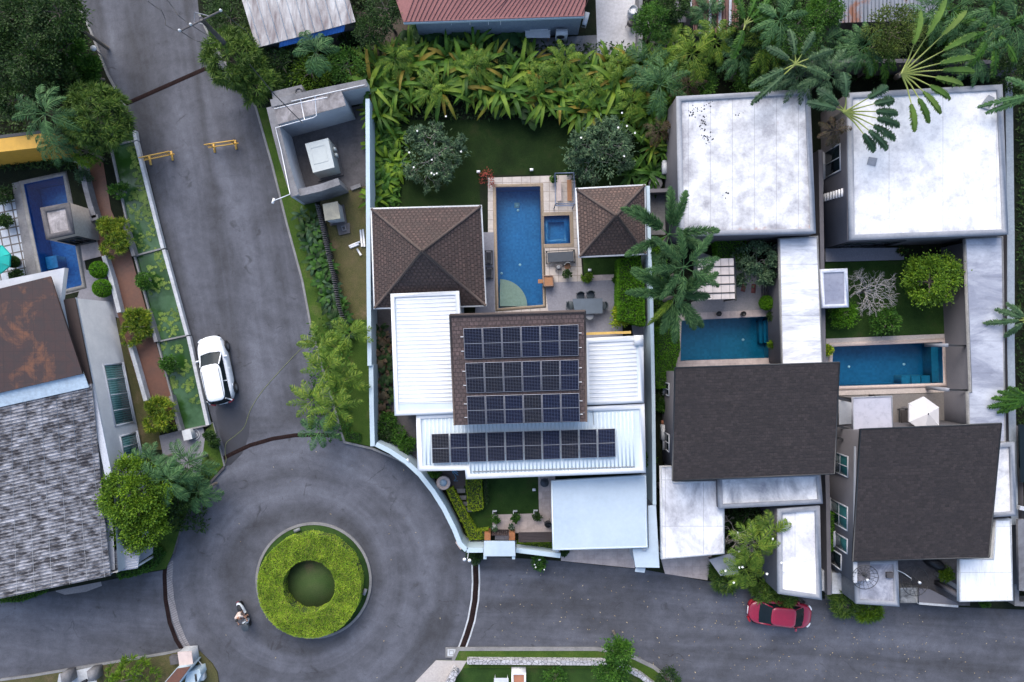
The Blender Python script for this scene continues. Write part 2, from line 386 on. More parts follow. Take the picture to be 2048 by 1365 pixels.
m_glass = plain('dark window glass', (.008, .014, .018), .12); m_glass.node_tree.nodes['Principled BSDF'].inputs['Specular IOR Level'].default_value = .2
m_teal = plain('teal glass', (.02, .085, .09), .15)
m_whitep = plain('white paint', (.75, .76, .78), .4)
m_steel = plain('steel', (.32, .33, .35), .35, .7)
m_grey = plain('grey plastic', (.18, .19, .2), .6)
m_aircon = plain('off white sheet metal', (.50, .52, .54), .5)
m_yellow = plain('yellow paint', (.62, .36, .07), .5)
m_yelw = plain('mustard wall', (.50, .28, .03), .6)
m_wood = S('wood boards', (.30, .14, .06), (.22, .10, .045), 2, 15, .6, .1, stretch=(1, 6, 1))
m_rust = S('dark drain grating', (.016, .010, .010), (.030, .018, .017), 2, 16, .95, .3, spec=.05)
m_bars = S('drain bars', (.020, .014, .014), (.032, .022, .021), 2, 16, .95, 0, spec=.05)
m_bark = S('bark', (.14, .12, .10), (.09, .075, .06), 3, 15, .9, .4)
m_tile = tilem('brown roof tiles', (.100, .064, .058), (.054, .037, .035), (.055, .040, .037), .27, .26, .5, .05, 1.6)
m_tile2 = tilem('pinkish brown roof tiles', (.150, .096, .080), (.09, .060, .052), (.065, .047, .042), .25, .24, .5, .05, 1.6)
m_shing = tilem('charcoal shingles', (.034, .026, .027), (.013, .010, .011), (.016, .0125, .014), .24, .19, .5, .02, .6, .5)
m_ridge = S('ridge tiles', (.085, .062, .054), (.058, .045, .041), 3, 14, .85, .3)
m_pool = mosaicm('blue mosaic', (.024, .15, .36), (.045, .21, .46))
m_poold = mosaicm('deep teal mosaic', (.008, .15, .24), (.014, .19, .30), .16)
m_pooln = mosaicm('navy mosaic', (.012, .08, .30), (.02, .13, .42))
m_water = waterm('clear water', (.62, .87, .93))
m_watergreen = S('green pond water', (.016, .050, .008), (.060, .125, .055), .38, 2.2, .15, .05, lo=.44, hi=.56, fmix=.25)
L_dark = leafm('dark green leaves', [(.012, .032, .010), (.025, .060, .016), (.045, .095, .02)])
L_mid = leafm('mid green leaves', [(.018, .06, .009), (.04, .12, .015), (.08, .18, .024)])
L_yel = leafm('yellow green leaves', [(.04, .10, .008), (.09, .18, .012), (.17, .27, .02)])
L_gold = leafm('golden green leaves', [(.08, .16, .010), (.20, .31, .018), (.38, .44, .03), (.11, .22, .014)])
L_grey = leafm('grey green leaves', [(.026, .062, .032), (.055, .115, .058), (.10, .165, .09)])
L_strap = leafm('ginger leaves', [(.018, .052, .010), (.040, .105, .014), (.085, .18, .02), (.05, .13, .015), (.13, .22, .025), (.17, .25, .03), (.06, .14, .015), (.24, .18, .03)])
L_palm = leafm('palm leaflets', [(.028, .078, .034), (.055, .135, .055), (.095, .19, .075)], patch=.5)
L_palmy = leafm('areca leaflets', [(.05, .11, .012), (.10, .18, .02), (.18, .24, .035)])
L_brownl = leafm('dry brown leaves', [(.07, .045, .03), (.12, .085, .06), (.04, .05, .02)])
L_core = plain('dark foliage core', (.012, .024, .008), .9)  # even dark green fill behind the hedge and ball bush leaves
L_white = plain('white petals', (.8, .8, .76), .6)
L_hedge = leafm('lime hedge leaves', [(.13, .27, .016), (.23, .40, .025), (.36, .48, .045), (.24, .24, .08), (.18, .35, .022)], patch=1.3)
L_hedgeg = leafm('bright green hedge leaves', [(.045, .15, .006), (.08, .22, .010), (.12, .27, .014)])
L_pad = leafm('lily pads', [(.06, .13, .03), (.12, .20, .05), (.17, .24, .06)], .35)

# ---------------------------------------------------------------- plants
def nrm(a): return a/np.maximum(np.linalg.norm(a, axis=-1, keepdims=True), 1e-9)
def leafquads(C, D, L, Wd, rng, droop=.12):
    """pointed leaves: base C, direction D, length L, width Wd (arrays or numbers)"""
    N = len(C); L = np.broadcast_to(np.asarray(L, float), (N,))[:, None]; Wd = np.broadcast_to(np.asarray(Wd, float), (N,))[:, None]
    up = nrm(np.array([0, 0, 1.])+rng.normal(0, .45, (N, 3)))
    sd = nrm(np.cross(D, up)); tip = C+D*L-np.array([0, 0, 1.])*L*droop; mid = C+D*L*.45
    V = np.stack([C, mid+sd*Wd/2, tip, mid-sd*Wd/2], 1).reshape(-1, 3)
    return V, np.arange(4*N).reshape(-1, 4)
def lump_dirs(n, rng, zmin=-.25):
    d = nrm(rng.normal(0, 1, (n*3, 3))); d = d[d[:, 2] > zmin][:n]; return d
def lumpy(d, rng, k=9, amp=.28):
    c = lump_dirs(k, rng); r = np.full(len(d), 1-amp)
    for q in c: r = np.maximum(r, 1-amp+amp*1.0*np.clip((d@q-.72)/.28, 0, 1)**.6*rng.uniform(.6, 1.15))
    return r
def crown_broad(r, h, n, leaf, lw, rng, clumps=60, amp=.3, flat=1.0, spread=.20, flowers=0):
    """foliage through the volume of an uneven dome; centre of its underside at the origin"""
    cd = lump_dirs(clumps, rng); rr = lumpy(cd, rng, 10, amp)*rng.uniform(.55, 1, len(cd))**.5
    P = cd*rr[:, None]*np.array([r, r, h])
    k = rng.integers(0, len(P), n); sg = r*spread
    C = P[k]+rng.normal(0, 1, (n, 3))*np.array([sg, sg, sg*.7])*rng.uniform(.3, 1, (n, 1))
    D = nrm(nrm(C-P[k])*.8+cd[k]*.5+rng.normal(0, .45, (n, 3))+np.array([0, 0, .15]))
    V, F = leafquads(C, D, leaf*rng.uniform(.6, 1.2, n), lw*rng.uniform(.7, 1.2, n), rng)
    return V, F
def crown_tufts(r, h, tufts, per, leaf, lw, rng, amp=.25, minz=-.1):
    """ball of star-like tufts of narrow leaves"""
    cd = lump_dirs(tufts, rng, minz); rr = lumpy(cd, rng, 8, amp)*rng.uniform(.75, 1, len(cd))
    P = cd*rr[:, None]*np.array([r, r, h]); k = np.repeat(np.arange(len(P)), per); n = len(k)
    ax = nrm(cd*.7+np.array([0, 0, .55])+rng.normal(0, .15, cd.shape))[k]
    D = nrm(ax*rng.uniform(.1, .9, (n, 1))+nrm(rng.normal(0, 1, (n, 3)))*.85)
    D = np.where((D*ax).sum(1, keepdims=True) < -.1, -D, D)
    return leafquads(P[k]+D*.02, D, leaf*rng.uniform(.7, 1.15, n), lw, rng, .22)
def tufts_at(P, per, leaf, lw, rng):
    k = np.repeat(np.arange(len(P)), per); n = len(k)
    D = nrm(nrm(rng.normal(0, 1, (n, 3)))+np.array([0, 0, .45])); return leafquads(P[k], D, leaf*rng.uniform(.6, 1.1, n), lw, rng, .2)
def strapV(base, az, L, w, up, rng, seg=7, fold=.25, torn=0.0, dr=1.15):
    """one long arching leaf with a folded midrib: (V,F)"""
    t = np.linspace(0, 1, seg+1); d = np.array([math.cos(az), math.sin(az), 0]); s = np.array([-d[1], d[0], 0])
    el = up*(1-t)-dr*t*(1.3-up*.5); el = np.clip(el, -1.3, 1.45)
    st = L/seg; P = [np.array(base, float)]
    for i in range(seg): P.append(P[-1]+st*(d*math.cos(el[i])+np.array([0, 0, 1])*math.sin(el[i])))
    P = np.array(P); wt = w*np.sin(np.clip(t*.94+.06, 0, 1)*math.pi)**.55*.5; wt[0] = w*.08; wt[-1] = .005
    jl = 1+rng.uniform(-torn, torn, seg+1); jr = 1+rng.uniform(-torn, torn, seg+1)
    upv = np.array([0, 0, 1.])
    V = np.concatenate([P+s*(wt*jl)[:, None]+upv*(wt*fold)[:, None], P, P-s*(wt*jr)[:, None]+upv*(wt*fold)[:, None]])
    F = []
    for i in range(seg): F += [[i, i+1, seg+2+i, seg+1+i], [seg+1+i, seg+2+i, 2*seg+3+i, 2*seg+2+i]]
    return V, np.array(F)
def cat(parts):
    V = []; F = []; b = 0
    for v, f in parts: V.append(v); F.append(f+b); b += len(v)
    return np.concatenate(V), np.concatenate(F)
def rosette(n, L, w, rng, z=.1, upr=(.5, 1.3), r0=.12, seg=7, torn=0, fold=.25):
    out = []
    for i in range(n):
        az = i*2.399+rng.uniform(-.4, .4); u = rng.uniform(*upr); a = rng.uniform(0, r0)
        out.append(strapV((a*math.cos(az), a*math.sin(az), z*rng.uniform(.3, 1)), az, L*rng.uniform(.65, 1.1), w*rng.uniform(.75, 1.15), u, rng, seg, fold, torn))
    return cat(out)
def frond(base, az, L, up, rng, pairs=26, ll=.5, lw=.05, brush=False, bend=1.25, face=0):
    """feather frond: curved rachis with leaflets (brush: leaflets all round it)"""
    d = np.array([math.cos(az), math.sin(az), 0]); s = np.array([-d[1], d[0], 0]); seg = 12; t = np.linspace(0, 1, seg+1)
    el = up-(up+bend*.75)*t**1.25; P = [np.array(base, float)]
    for i in range(seg): P.append(P[-1]+L/seg*(d*math.cos(el[i])+np.array([0, 0, 1])*math.sin(el[i])))
    P = np.array(P); tt = np.linspace(.16, .99, pairs); Q = np.stack([np.interp(tt, t, P[:, k]) for k in range(3)], 1)
    T = nrm(np.stack([np.gradient(Q[:, k]) for k in range(3)], 1)); U = nrm(np.cross(T, s)); U = np.where(U[:, 2:3] < 0, -U, U)
    ln = ll*np.sin(np.clip(tt*.85+.18, 0, 1)*math.pi)**.5*rng.uniform(.85, 1.1, pairs)
    out = []
    if brush:
        for a in np.linspace(0, 2*math.pi, 8)[:-1]:
            a2 = a+rng.uniform(-.5, .5, pairs); sd = s*np.cos(a2)[:, None]+U*np.sin(a2)[:, None]
            D = nrm(sd*.8+T*.75+rng.normal(0, .12, (pairs, 3))); out.append(leafquads(Q+T*rng.uniform(-.04, .04, (pairs, 1)), D, ln, lw, rng, .12))
    else:
        for sg in (-1, 1):
            D = nrm(s*sg*.9+T*.65-U*.18+rng.normal(0, .09, (pairs, 3))); V, F = leafquads(Q, D, ln, lw, rng, .25); out.append((V, F))
    w = .02; V = np.concatenate([P+s*w, P-s*w]); F = np.array([[i, i+1, seg+2+i, seg+1+i] for i in range(seg)]); out.append((V, F))
    return cat(out)
def palm_crown(n, L, rng, pairs=26, ll=.5, lw=.05, brush=False, upr=(-.1, 1.0), bend=1.25):
    out = []
    for i in range(n):
        az = i*2.399+rng.uniform(-.3, .3); u = upr[0]+(upr[1]-upr[0])*((i*.618) % 1)
        out.append(frond((.08*math.cos(az), .08*math.sin(az), 0), az, L*rng.uniform(.85, 1.1), u, rng, pairs, ll, lw, brush, bend))
    return cat(out)
def trunk_mb(p0, p1, r0, r1, limbs=(), rng=None, n=8):
    mb = MB(); p0, p1 = Vector(p0), Vector(p1); pts = []; rs = []
    for i in range(7):
        t = i/6; q = p0.lerp(p1, t); b = math.sin(t*math.pi)*.12
        pts.append(q+Vector((b*math.sin(p0.x), b*math.cos(p0.y*2), 0))); rs.append(r0+(r1-r0)*t)
    mb.tube(pts, rs, n)
    for e in limbs:
        m = (p1+Vector(e))/2+Vector((0, 0, .12)); mb.tube([p1-Vector((0, 0, .1)), m, Vector(e)], [r1*.75, r1*.5, r1*.18], 6)
    return mb
CACHE = {}
def plant(name, label, cat_, px, py, z, r, kind, mat, n=3000, leaf=.2, lw=.09, h=None, seed=None, group=None, base=0.0, trunk=True, part='crown', **kw):
    """tree or shrub; (px,py) is the crown centre seen at height z (crown middle), r in grid units"""
    c = W(px, py, z); rm = r*(CAMH-z)/1440; h = h or rm*.75; rng = np.random.default_rng(seed if seed is not None else int(px*7+py*13))
    zb = max(.05, z-h*.35)
    if kind == 'broad': V, F = crown_broad(rm, h, n, leaf, lw, rng, **kw)
    elif kind == 'tufts2':
        parts = []
        for q in range(5):
            a = q*1.9+rng.uniform(0, 1); s = rng.uniform(.42, .68); v, f = crown_tufts(rm*s, h*s*rng.uniform(.7, 1.1), n//4, kw.get('per', 18), leaf, lw, rng, .35); parts.append((v+np.array([math.cos(a)*rm*.48, math.sin(a)*rm*.62, rng.uniform(0, .3)]), f))
        V, F = cat(parts)
    elif kind == 'tufts': V, F = crown_tufts(rm, h, n, kw.get('per', 18), leaf, lw, rng, kw.get('amp', .25))
    V = V+np.array([c.x, c.y, zb]); loc = (c.x, c.y, base); V[:, 2] = np.maximum(V[:, 2], base+.03)
    mb = MB(); mb.addnp(V, F)
    if not trunk and part is None: return one(name, mb, mat, label, cat_, group, loc)
    t = thing(name, label, cat_, loc, group); o = mb.build(part, mat, t)
    lim = [(c.x+rm*.6*math.cos(a), c.y+rm*.6*math.sin(a), zb+h*rng.uniform(.25, .6)) for a in np.arange(0, 6.2, 1.05)]
    tr = .05+rm*.045
    trunk_mb((c.x+.1, c.y-.08, base), (c.x, c.y, max(zb, base+.25)), tr, tr*.7, lim, rng).build('trunk' if z > 1.2 else 'stem', m_bark, t)
    return t
def flowers(t, px, py, z, r, n, mat, size, name='blossom', rng=R):
    c = W(px, py, z); rm = r*(CAMH-z)/1440; mb = MB()
    for i in range(n):
        a = rng.uniform(0, 6.28); q = rng.uniform(.15, .95)**.6*rm; p = Vector((c.x+q*math.cos(a), c.y+q*math.sin(a), z+rm*.62*math.sqrt(max(0, 1-(q/rm)**2))))
        P5 = []; D5 = []
        for k in range(5):
            b = k*1.2566+a; P5.append(p); D5.append((math.cos(b), math.sin(b), .15))
        V, F = leafquads(np.array(P5), nrm(np.array(D5)), size, size*.8, rng, 0); mb.addnp(V, F)
    mb.build(name, mat, t)
def spot(mesh_key, maker, name, mat, label, cat_, px, py, z=.1, rz=0, sc=1.0, group=None):
    """a plant whose mesh (made once per key, centred on the origin) is shared by its repeats"""
    if mesh_key not in CACHE:
        mb = MB(); V, F = maker(); mb.addnp(V, F); o = mb.build(name, mat); CACHE[mesh_key] = o; first = True
    else: o = CACHE[mesh_key].copy(); SC.collection.objects.link(o)
    o.location = W(px, py, z); o.rotation_euler = (0, 0, rz); o.scale = (sc, sc, sc)
    return props(o, label, cat_, group)
def hedge(name, label, pts, zt, mat, dens=420, leaf=.09, lw=.055, z0=.1, group=None, cat_='hedge', shag=.05):
    """clipped hedge on a plan outline (grid points at the top height): core plus leaf cover"""
    top = [W(x, y, zt) for x, y in pts]; mb = MB(); core = inset(top, .07); core = at_z(core, zt-.07)
    mb.prism(core, z0, 1)
    n = len(top); rng = np.random.default_rng(int(pts[0][0])); P = []; N = []
    xs = [p.x for p in top]; ys = [p.y for p in top]
    def inside(x, y):
        c = False
        for i in range(n):
            a, b = top[i], top[(i+1) % n]
            if (a.y > y) != (b.y > y) and x < (b.x-a.x)*(y-a.y)/(b.y-a.y)+a.x: c = not c
        return c
    A = (max(xs)-min(xs))*(max(ys)-min(ys))
    for _ in range(int(A*dens)):
        x, y = rng.uniform(min(xs), max(xs)), rng.uniform(min(ys), max(ys))
        if inside(x, y): P.append((x, y, zt-.08+rng.uniform(-.03, shag))); N.append((0, 0, 1))
    ar = sum(top[i].x*top[(i+1) % n].y-top[(i+1) % n].x*top[i].y for i in range(n)); sg = 1 if ar > 0 else -1
    for i in range(n):
        a, b = top[i], top[(i+1) % n]; d = b-a; L = d.length
        if L < .02: continue
        no = Vector((d.y, -d.x, 0)).normalized()*sg
        for _ in range(int(L*(zt-z0)*dens*.8)):
            t = rng.uniform(); p = a+d*t-no*.06; P.append((p.x, p.y, rng.uniform(z0, zt-.03))); N.append(tuple(no))
    P = np.array(P); N = np.array(N, float); D = nrm(N*.7+rng.normal(0, .6, N.shape)); k = len(P)
    V, F = leafquads(P, D, leaf*rng.uniform(.6, 1.3, k), lw, rng, 0); mb.addnp(V, F, 0)
    return one(name, mb, [mat, L_core], label, cat_, group, loc=(sum(xs)/n, sum(ys)/n, z0))
def ball_bush(px, py, z, r, label, mat=None, group=None, base=.1, name='topiary_ball'):
    c = W(px, py, z); rm = r*(CAMH-z)/1440; rng = np.random.default_rng(int(px+py)); n = 2600
    d = lump_dirs(n, rng, -.85); zc = max(base+rm*.9, z); P = d*rm*.93+np.array([c.x, c.y, zc])
    V, F = leafquads(P, nrm(d*.5+rng.normal(0, .6, d.shape)), .1, .06, rng, 0); mb = MB(); mb.addnp(V, F, 0)
    prof = [(rm*.9*math.sin(a), zc-rm*.9*math.cos(a)) for a in np.linspace(.15, 3.1, 10)]; mb.rev((c.x, c.y, 0), prof, 16, 1)
    mb.tube([(c.x, c.y, base), (c.x, c.y, zc-rm*.6)], .06, 6, 1)
    return one(name, mb, [mat or L_hedgeg, L_core], label, 'bush', group, loc=(c.x, c.y, base))

# ---------------------------------------------------------------- ground, road, plots
POOLC = [(992, 376), (1080, 374), (1086, 610), (997, 617)]                 # main pool water
SPA = [(1084, 433), (1139, 431), (1141, 488), (1086, 490)]
POOL1 = [(1362, 641), (1540, 632), (1543, 716), (1360, 722)]
STEP1 = [(1540.5, 640), (1553, 640), (1554, 683), (1542.5, 684)]
POOL2 = [(1664, 694), (1882, 685), (1884, 766), (1662, 773)]
POOLA = [(50, 370), (129, 353), (167, 571), (122, 582), (88, 560)]
HOLES = [WL(p) for p in (POOLC, SPA, POOL1, STEP1, POOL2, POOLA)]
HOLES[1:2] = [WL([(1086, 433), (1139, 431), (1141, 488), (1087, 490)])]
mb = MB(); mb.holed([(-160, -150), (160, -150), (160, 150), (-160, 150)], HOLES, 0.0); struct('ground', mb, m_soil)
mb = MB()
mb.poly(WL([(120, -400), (362, -400), (420, 40), (520, 215), (560, 380), (600, 500), (650, 660), (700, 860), (760, 890), (840, 930), (900, 1010), (930, 1080), (960, 1110),
            (1300, 1130), (1400, 1150), (1640, 1190), (2200, 1205), (2600, 1210), (2600, 1600), (-500, 1800), (-500, 1150), (0, 1190), (200, 1150), (330, 1120),
            (340, 1050), (400, 960), (440, 920), (380, 700), (300, 400), (240, 200), (150, 0)], .02)[::-1])
struct('road', mb, m_road)
# wet patch behind the white car
wp = [(431, 822), (440, 812), (462, 818), (490, 822), (500, 842), (498, 868), (492, 890), (484, 908), (462, 930), (446, 934), (450, 900), (440, 870)]
mb = MB(); mb.poly(WL(wp, .024)[::-1]); struct('wet_patch', mb, m_wet)
LOT = .12
def slab_lot(name, pts, m, z=LOT, holes=(), edge=None):
    mb = MB(); pw = WL(pts, z)
    ar = sum(pw[i].x*pw[(i+1) % len(pw)].y-pw[(i+1) % len(pw)].x*pw[i].y for i in range(len(pw)))
    mb.holed(pw, [WL(h) for h in holes], z); mb.prism(pw, 0.0, 0, cap=False); return struct(name, mb, m)
EAST = [(362, -400), (398, 30), (425, 90), (512, 215), (545, 330), (575, 450), (605, 560), (622, 650), (641, 720), (665, 800), (684, 868), (690, 884), (746, 897), (800, 920), (845, 950), (880, 990),
        (900, 1030), (913, 1075), (925, 1095), (945, 1111), (1115, 1122), (1290, 1140), (1410, 1162), (1620, 1196), (1900, 1214), (2048, 1220), (2600, 1230), (2600, -400)]
slab_lot('plot', EAST, m_soil, LOT, [POOLC, HOLES and [(1086, 433), (1139, 431), (1141, 488), (1087, 490)], POOL1, STEP1, POOL2])
WEST = [(-500, -400), (130, -400), (150, 0), (180, 60), (215, 150), (252, 218), (270, 262), (291, 330), (326, 470), (352, 570), (382, 680), (406, 780), (424, 845), (447, 932), (412, 972), (384, 1010), (362, 1052), (345, 1108), (330, 1140),
        (262, 1152), (180, 1168), (60, 1192), (0, 1203), (-500, 1290)]
slab_lot('plot', WEST, m_soil, LOT, [POOLA])
slab_lot('plot', [(-500, 1420), (0, 1362), (60, 1354), (185, 1333), (330, 1309), (366, 1302), (386, 1293), (400, 1305), (424, 1328), (434, 1345), (445, 1420), (470, 1800), (-500, 1800)], m_dry)
slab_lot('plot', [(905, 1322), (915, 1300), (1195, 1300), (1255, 1311), (1308, 1337), (1345, 1368), (1480, 1500), (1700, 1800), (700, 1800), (800, 1420), (830, 1368), (874, 1322)], m_grass)
def sheet(name, pts, m, k=1, z=LOT, holes=(), kind='structure'):
    mb = MB(); zz = z+.004*k; mb.holed(WL(pts, zz), [WL(h) for h in holes], zz); return struct(name, mb, m, kind)
# verge and transformer yard
sheet('verge', [(512, 217), (545, 331), (575, 451), (605, 561), (622, 651), (641, 721), (665, 801), (684, 867), (691, 883), (742, 893), (738, 640), (640, 420), (560, 300), (540, 215)], m_grass, 1)
sheet('dry_yard', [(640, 395), (736, 250), (741, 650), (720, 655), (690, 650), (668, 560), (645, 470)], m_dry, 2)
sheet('yard_floor', [(560, 240), (732, 210), (738, 370), (650, 395), (590, 400)], m_concd, 3)
sheet('lawn_strip', [(640, 640), (742, 640), (742, 893), (700, 884)], m_grass, 4)
# main villa grounds
SPAH = [(1086, 433), (1139, 431), (1141, 488), (1087, 490)]
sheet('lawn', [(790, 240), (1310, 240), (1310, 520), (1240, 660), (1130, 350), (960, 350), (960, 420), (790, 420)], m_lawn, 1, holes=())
sheet('lawn', [(1165, 505), (1240, 505), (1240, 552), (1168, 552)], m_lawn2, 2)
sheet('pool_deck', [(976, 356), (1150, 350), (1165, 552), (1168, 564), (1092, 566), (1100, 628), (976, 628)], m_paving, 5, holes=[POOLC, SPAH])
sheet('terrace', [(1089, 566), (1236, 560), (1240, 552), (1246, 680), (1130, 690), (1100, 640), (1096, 618)], m_terr, 8)
sheet('terrace', [(955, 465), (988, 465), (990, 625), (975, 640), (950, 640)], m_terr, 9)
sheet('paved_edge', [(1168, 551), (1236, 549), (1237, 561), (1168, 563)], m_pave2, 7)
sheet('lawn', [(925, 950), (1080, 950), (1080, 1062), (940, 1064)], m_lawn2, 3)
sheet('garden_path', [(1076, 940), (1110, 940), (1112, 1064), (986, 1068), (984, 1030), (1078, 1027)], m_pave2, 5)
sheet('garden_path', [(990, 1064), (1018, 1064), (1018, 1080), (990, 1080)], m_pave2, 6)
sheet('service_path', [(738, 620), (790, 600), (845, 840), (880, 900), (935, 945), (935, 985), (900, 975), (850, 930), (800, 905), (745, 890)], m_concd, 2)
sheet('timber_deck', [(870, 935), (932, 935), (932, 972), (878, 975)], S('dark deck boards', (.075, .055, .05), (.05, .04, .038), 2, 14, .6, .2, stretch=(1, 8, 1)), 6)
sheet('side_passage', [(1262, 640), (1306, 590), (1312, 1060), (1285, 1080), (1282, 800)], m_terr, 3)
sheet('driveway', [(1122, 1095), (1270, 1090), (1270, 1137), (1122, 1122)], m_pave2, 4)
# east plots
sheet('gravel_bed', [(1299, 383), (1335, 383), (1338, 470), (1300, 470)], m_conc, 3)
sheet('patio', [(1390, 500), (1545, 560), (1548, 620), (1558, 632), (1380, 640)], S('pebble paving', (.30, .28, .28), (.24, .23, .23), 1.2, 12, .9, .4), 2, holes=())
sheet('pool_deck', [(1352, 628), (1562, 618), (1566, 735), (1352, 738)], m_pave2, 3, holes=[POOL1, STEP1])
sheet('lawn', [(1650, 515), (1895, 515), (1893, 668), (1652, 678)], m_lawn2, 2)
sheet('pool_deck', [(1652, 678), (1893, 668), (1894, 785), (1652, 792)], S('pale stone coping', (.46, .40, .36), (.38, .33, .30), 1.4, 9, .75, .15), 4, holes=[POOL2])
sheet('patio', [(1652, 793), (1895, 786), (1893, 560), (1935, 470), (1955, 860), (1652, 900)], S('taupe patio', (.17, .155, .145), (.14, .13, .125), .8, 8, .8, .1), 6)
sheet('front_yard', [(1650, 1100), (1940, 1100), (1940, 1212), (1700, 1206), (1650, 1200)], m_concd, 2)
sheet('driveway', [(1318, 1105), (1425, 1100), (1415, 1161), (1330, 1148)], m_pave2, 5)
sheet('side_yard', [(2032, 100), (2400, 100), (2400, 1215), (2048, 1215), (2032, 900)], m_soil, 3)
# west plots
sheet('garden_floor', [(0, 405), (30, 398), (66, 578), (60, 600), (-100, 620), (-100, 420)], gridm('pale stepping tiles', (.42, .46, .52), (.10, .09, .085), .56, .56, .05, .7, .2, .1), 3)
sheet('pool_deck', [(24, 367), (133, 342), (180, 578), (122, 592), (60, 590)], m_conc, 5, holes=[POOLA])
sheet('paved_edge', [(160, 485), (200, 478), (206, 512), (166, 522)], m_pave2, 8)
sheet('paved_edge', [(172, 540), (212, 545), (250, 640), (150, 610)], m_terr, 7)
sheet('grass_strip', [(232, 600), (262, 690), (330, 900), (280, 900), (235, 700)], m_dry, 4)
sheet('terracotta_path', [(150, 318), (205, 318), (222, 420), (262, 510), (298, 640), (345, 800), (350, 850), (300, 840), (262, 720), (215, 560), (178, 420)], m_brown, 9)
sheet('garden_floor', [(318, 872), (405, 850), (424, 930), (380, 960), (330, 930)], m_terr, 8)
sheet('verge', [(425, 846), (447, 931), (412, 971), (384, 1009), (362, 1051), (346, 1106), (332, 1138), (262, 1150), (290, 1050), (400, 950), (412, 860)], m_grass, 10)
sheet('driveway', [(108, 1175), (200, 1158), (204, 1172), (172, 1184), (130, 1190), (112, 1184)], S('pale concrete apron', (.24, .22, .22), (.19, .18, .18), .8, 8, .9, .2), -24, kind='structure')
# bottom plots
sheet('driveway', [(118, 1348), (186, 1334), (196, 1372), (200, 1500), (90, 1500)], m_kerbw, 2)
sheet('lawn', [(905, 1336), (1210, 1338), (1290, 1375), (1300, 1600), (880, 1600)], m_lawn2, 3)
sheet('driveway', [(872, 1321), (934, 1322), (920, 1345), (880, 1400), (790, 1500), (780, 1440), (830, 1365)], S('pale driveway', (.40, .37, .35), (.34, .32, .31), .7, 8, .85, .1), 6)

# kerbs
def kerb(pts, w=.14, z1=.15, m=None, name='kerb', z0=0.0, closed=False):
    mb = MB(); mb.strip(WL(pts, z1), w, z0, z1, closed=closed); return struct(name, mb, m or m_kerb)
kerb([(398, 28), (425, 88), (511, 214), (544, 330), (574, 450), (604, 560), (621, 650), (640, 720), (664, 800), (683, 868), (689, 885), (745, 898), (799, 921), (844, 951), (879, 991), (899, 1031), (912, 1076), (924, 1096), (943, 1112)])
kerb([(150, 0), (180, 60), (215, 150), (252, 218), (262, 245)])
kerb([(424, 845), (448, 933)]); kerb([(448, 935), (412, 974), (384, 1012), (362, 1054), (346, 1108)], m=m_concd)
kerb([(0, 1361), (60, 1353), (185, 1332), (330, 1308), (362, 1301)])
kerb([(906, 1321), (916, 1299), (1195, 1299), (1255, 1310), (1309, 1336), (1346, 1367)], w=.22)
IC = (627, 1162)
kerb([(IC[0]+114*math.cos(a), IC[1]+114*math.sin(a)) for a in np.linspace(0, 2*math.pi, 65)[:-1]], w=.16, closed=True)
mb = MB(); c = W(*IC, .12); mb.cyl((c.x, c.y, 0), 3.75, 3.75, .125, 64); struct('island_lawn', mb, m_lawn2)
mb = MB(); mb.cyl((c.x, c.y, .125), 2.0, 2.0, .006, 48); struct('island_bed', mb, grassm('worn island turf', (.055, .11, .030), (.085, .12, .045), (.17, .13, .08), .45))
# ring hedge
def ring_hedge():
    cz = 1.25; ctr = W(616.5, 1174, cz); ro, ri = 104*(CAMH-cz)/1440, 52.5*(CAMH-cz)/1440
    rng = np.random.default_rng(3); mb = MB()
    prof = [(ri+.06, .13), (ri+.05, cz-.09), (ro-.06, cz-.09), (ro-.05, .13)]; n = 64; vs = []
    for r, z in prof: vs += [(c.x+(ctr.x-c.x)*0+r*math.cos(i*2*math.pi/n), c.y+r*math.sin(i*2*math.pi/n), z) for i in range(n)]
    mb.add(vs, [[k*n+i, (k+1)*n+i, (k+1)*n+(i+1) % n, k*n+(i+1) % n] for k in range(3) for i in range(n)], 1)
    P = []; N = []
    for _ in range(46000):
        a = rng.uniform(0, 6.2832); r = math.sqrt(rng.uniform(ri**2, ro**2)); P.append((r*math.cos(a), r*math.sin(a), cz-.06+.02*math.sin(r*4+a*5)+rng.uniform(-.02, .02))); N.append((0, 0, 1))
    for rad, sg, k in ((ro, 1, 9000), (ri, -1, 5000)):
        for _ in range(k):
            a = rng.uniform(0, 6.2832); rr = rad-sg*.05+.03*math.sin(a*13); P.append((rr*math.cos(a), rr*math.sin(a), rng.uniform(.14, cz-.03))); N.append((sg*math.cos(a), sg*math.sin(a), 0))
    P = np.array(P)+np.array([c.x, c.y, 0]); N = np.array(N, float); V, F = leafquads(P, nrm(N*.6+rng.normal(0, .6, N.shape)), .075*rng.uniform(.5, 1.3, len(P)), .045, rng, 0)
    mb.addnp(V, F, 0); one('ring_hedge', mb, [L_hedge, L_core], 'clipped yellow green ring shaped hedge on the round traffic island', 'hedge', loc=(c.x, c.y, .125))
ring_hedge()
for px, py, a, lab in ((596, 1059, .4, 'small grey floodlight near the top edge of the round island lawn'), (731, 1182, 1.2, 'small grey floodlight near the right edge of the round island lawn')):
    p = W(px, py, .13); t = thing('garden_floodlight', lab, 'light', p, 'floodlights on the round island'); t.rotation_euler = (0, 0, a)
    b = MB(); b.box((p.x, p.y, p.z+.16), (.42, .2, .12)); b.build('lamp_head', m_grey, t)
    b = MB(); b.tube([(p.x, p.y, p.z), (p.x, p.y, p.z+.18)], .03); b.box((p.x, p.y, p.z), (.16, .16, .03)); b.build('post', m_dark, t)
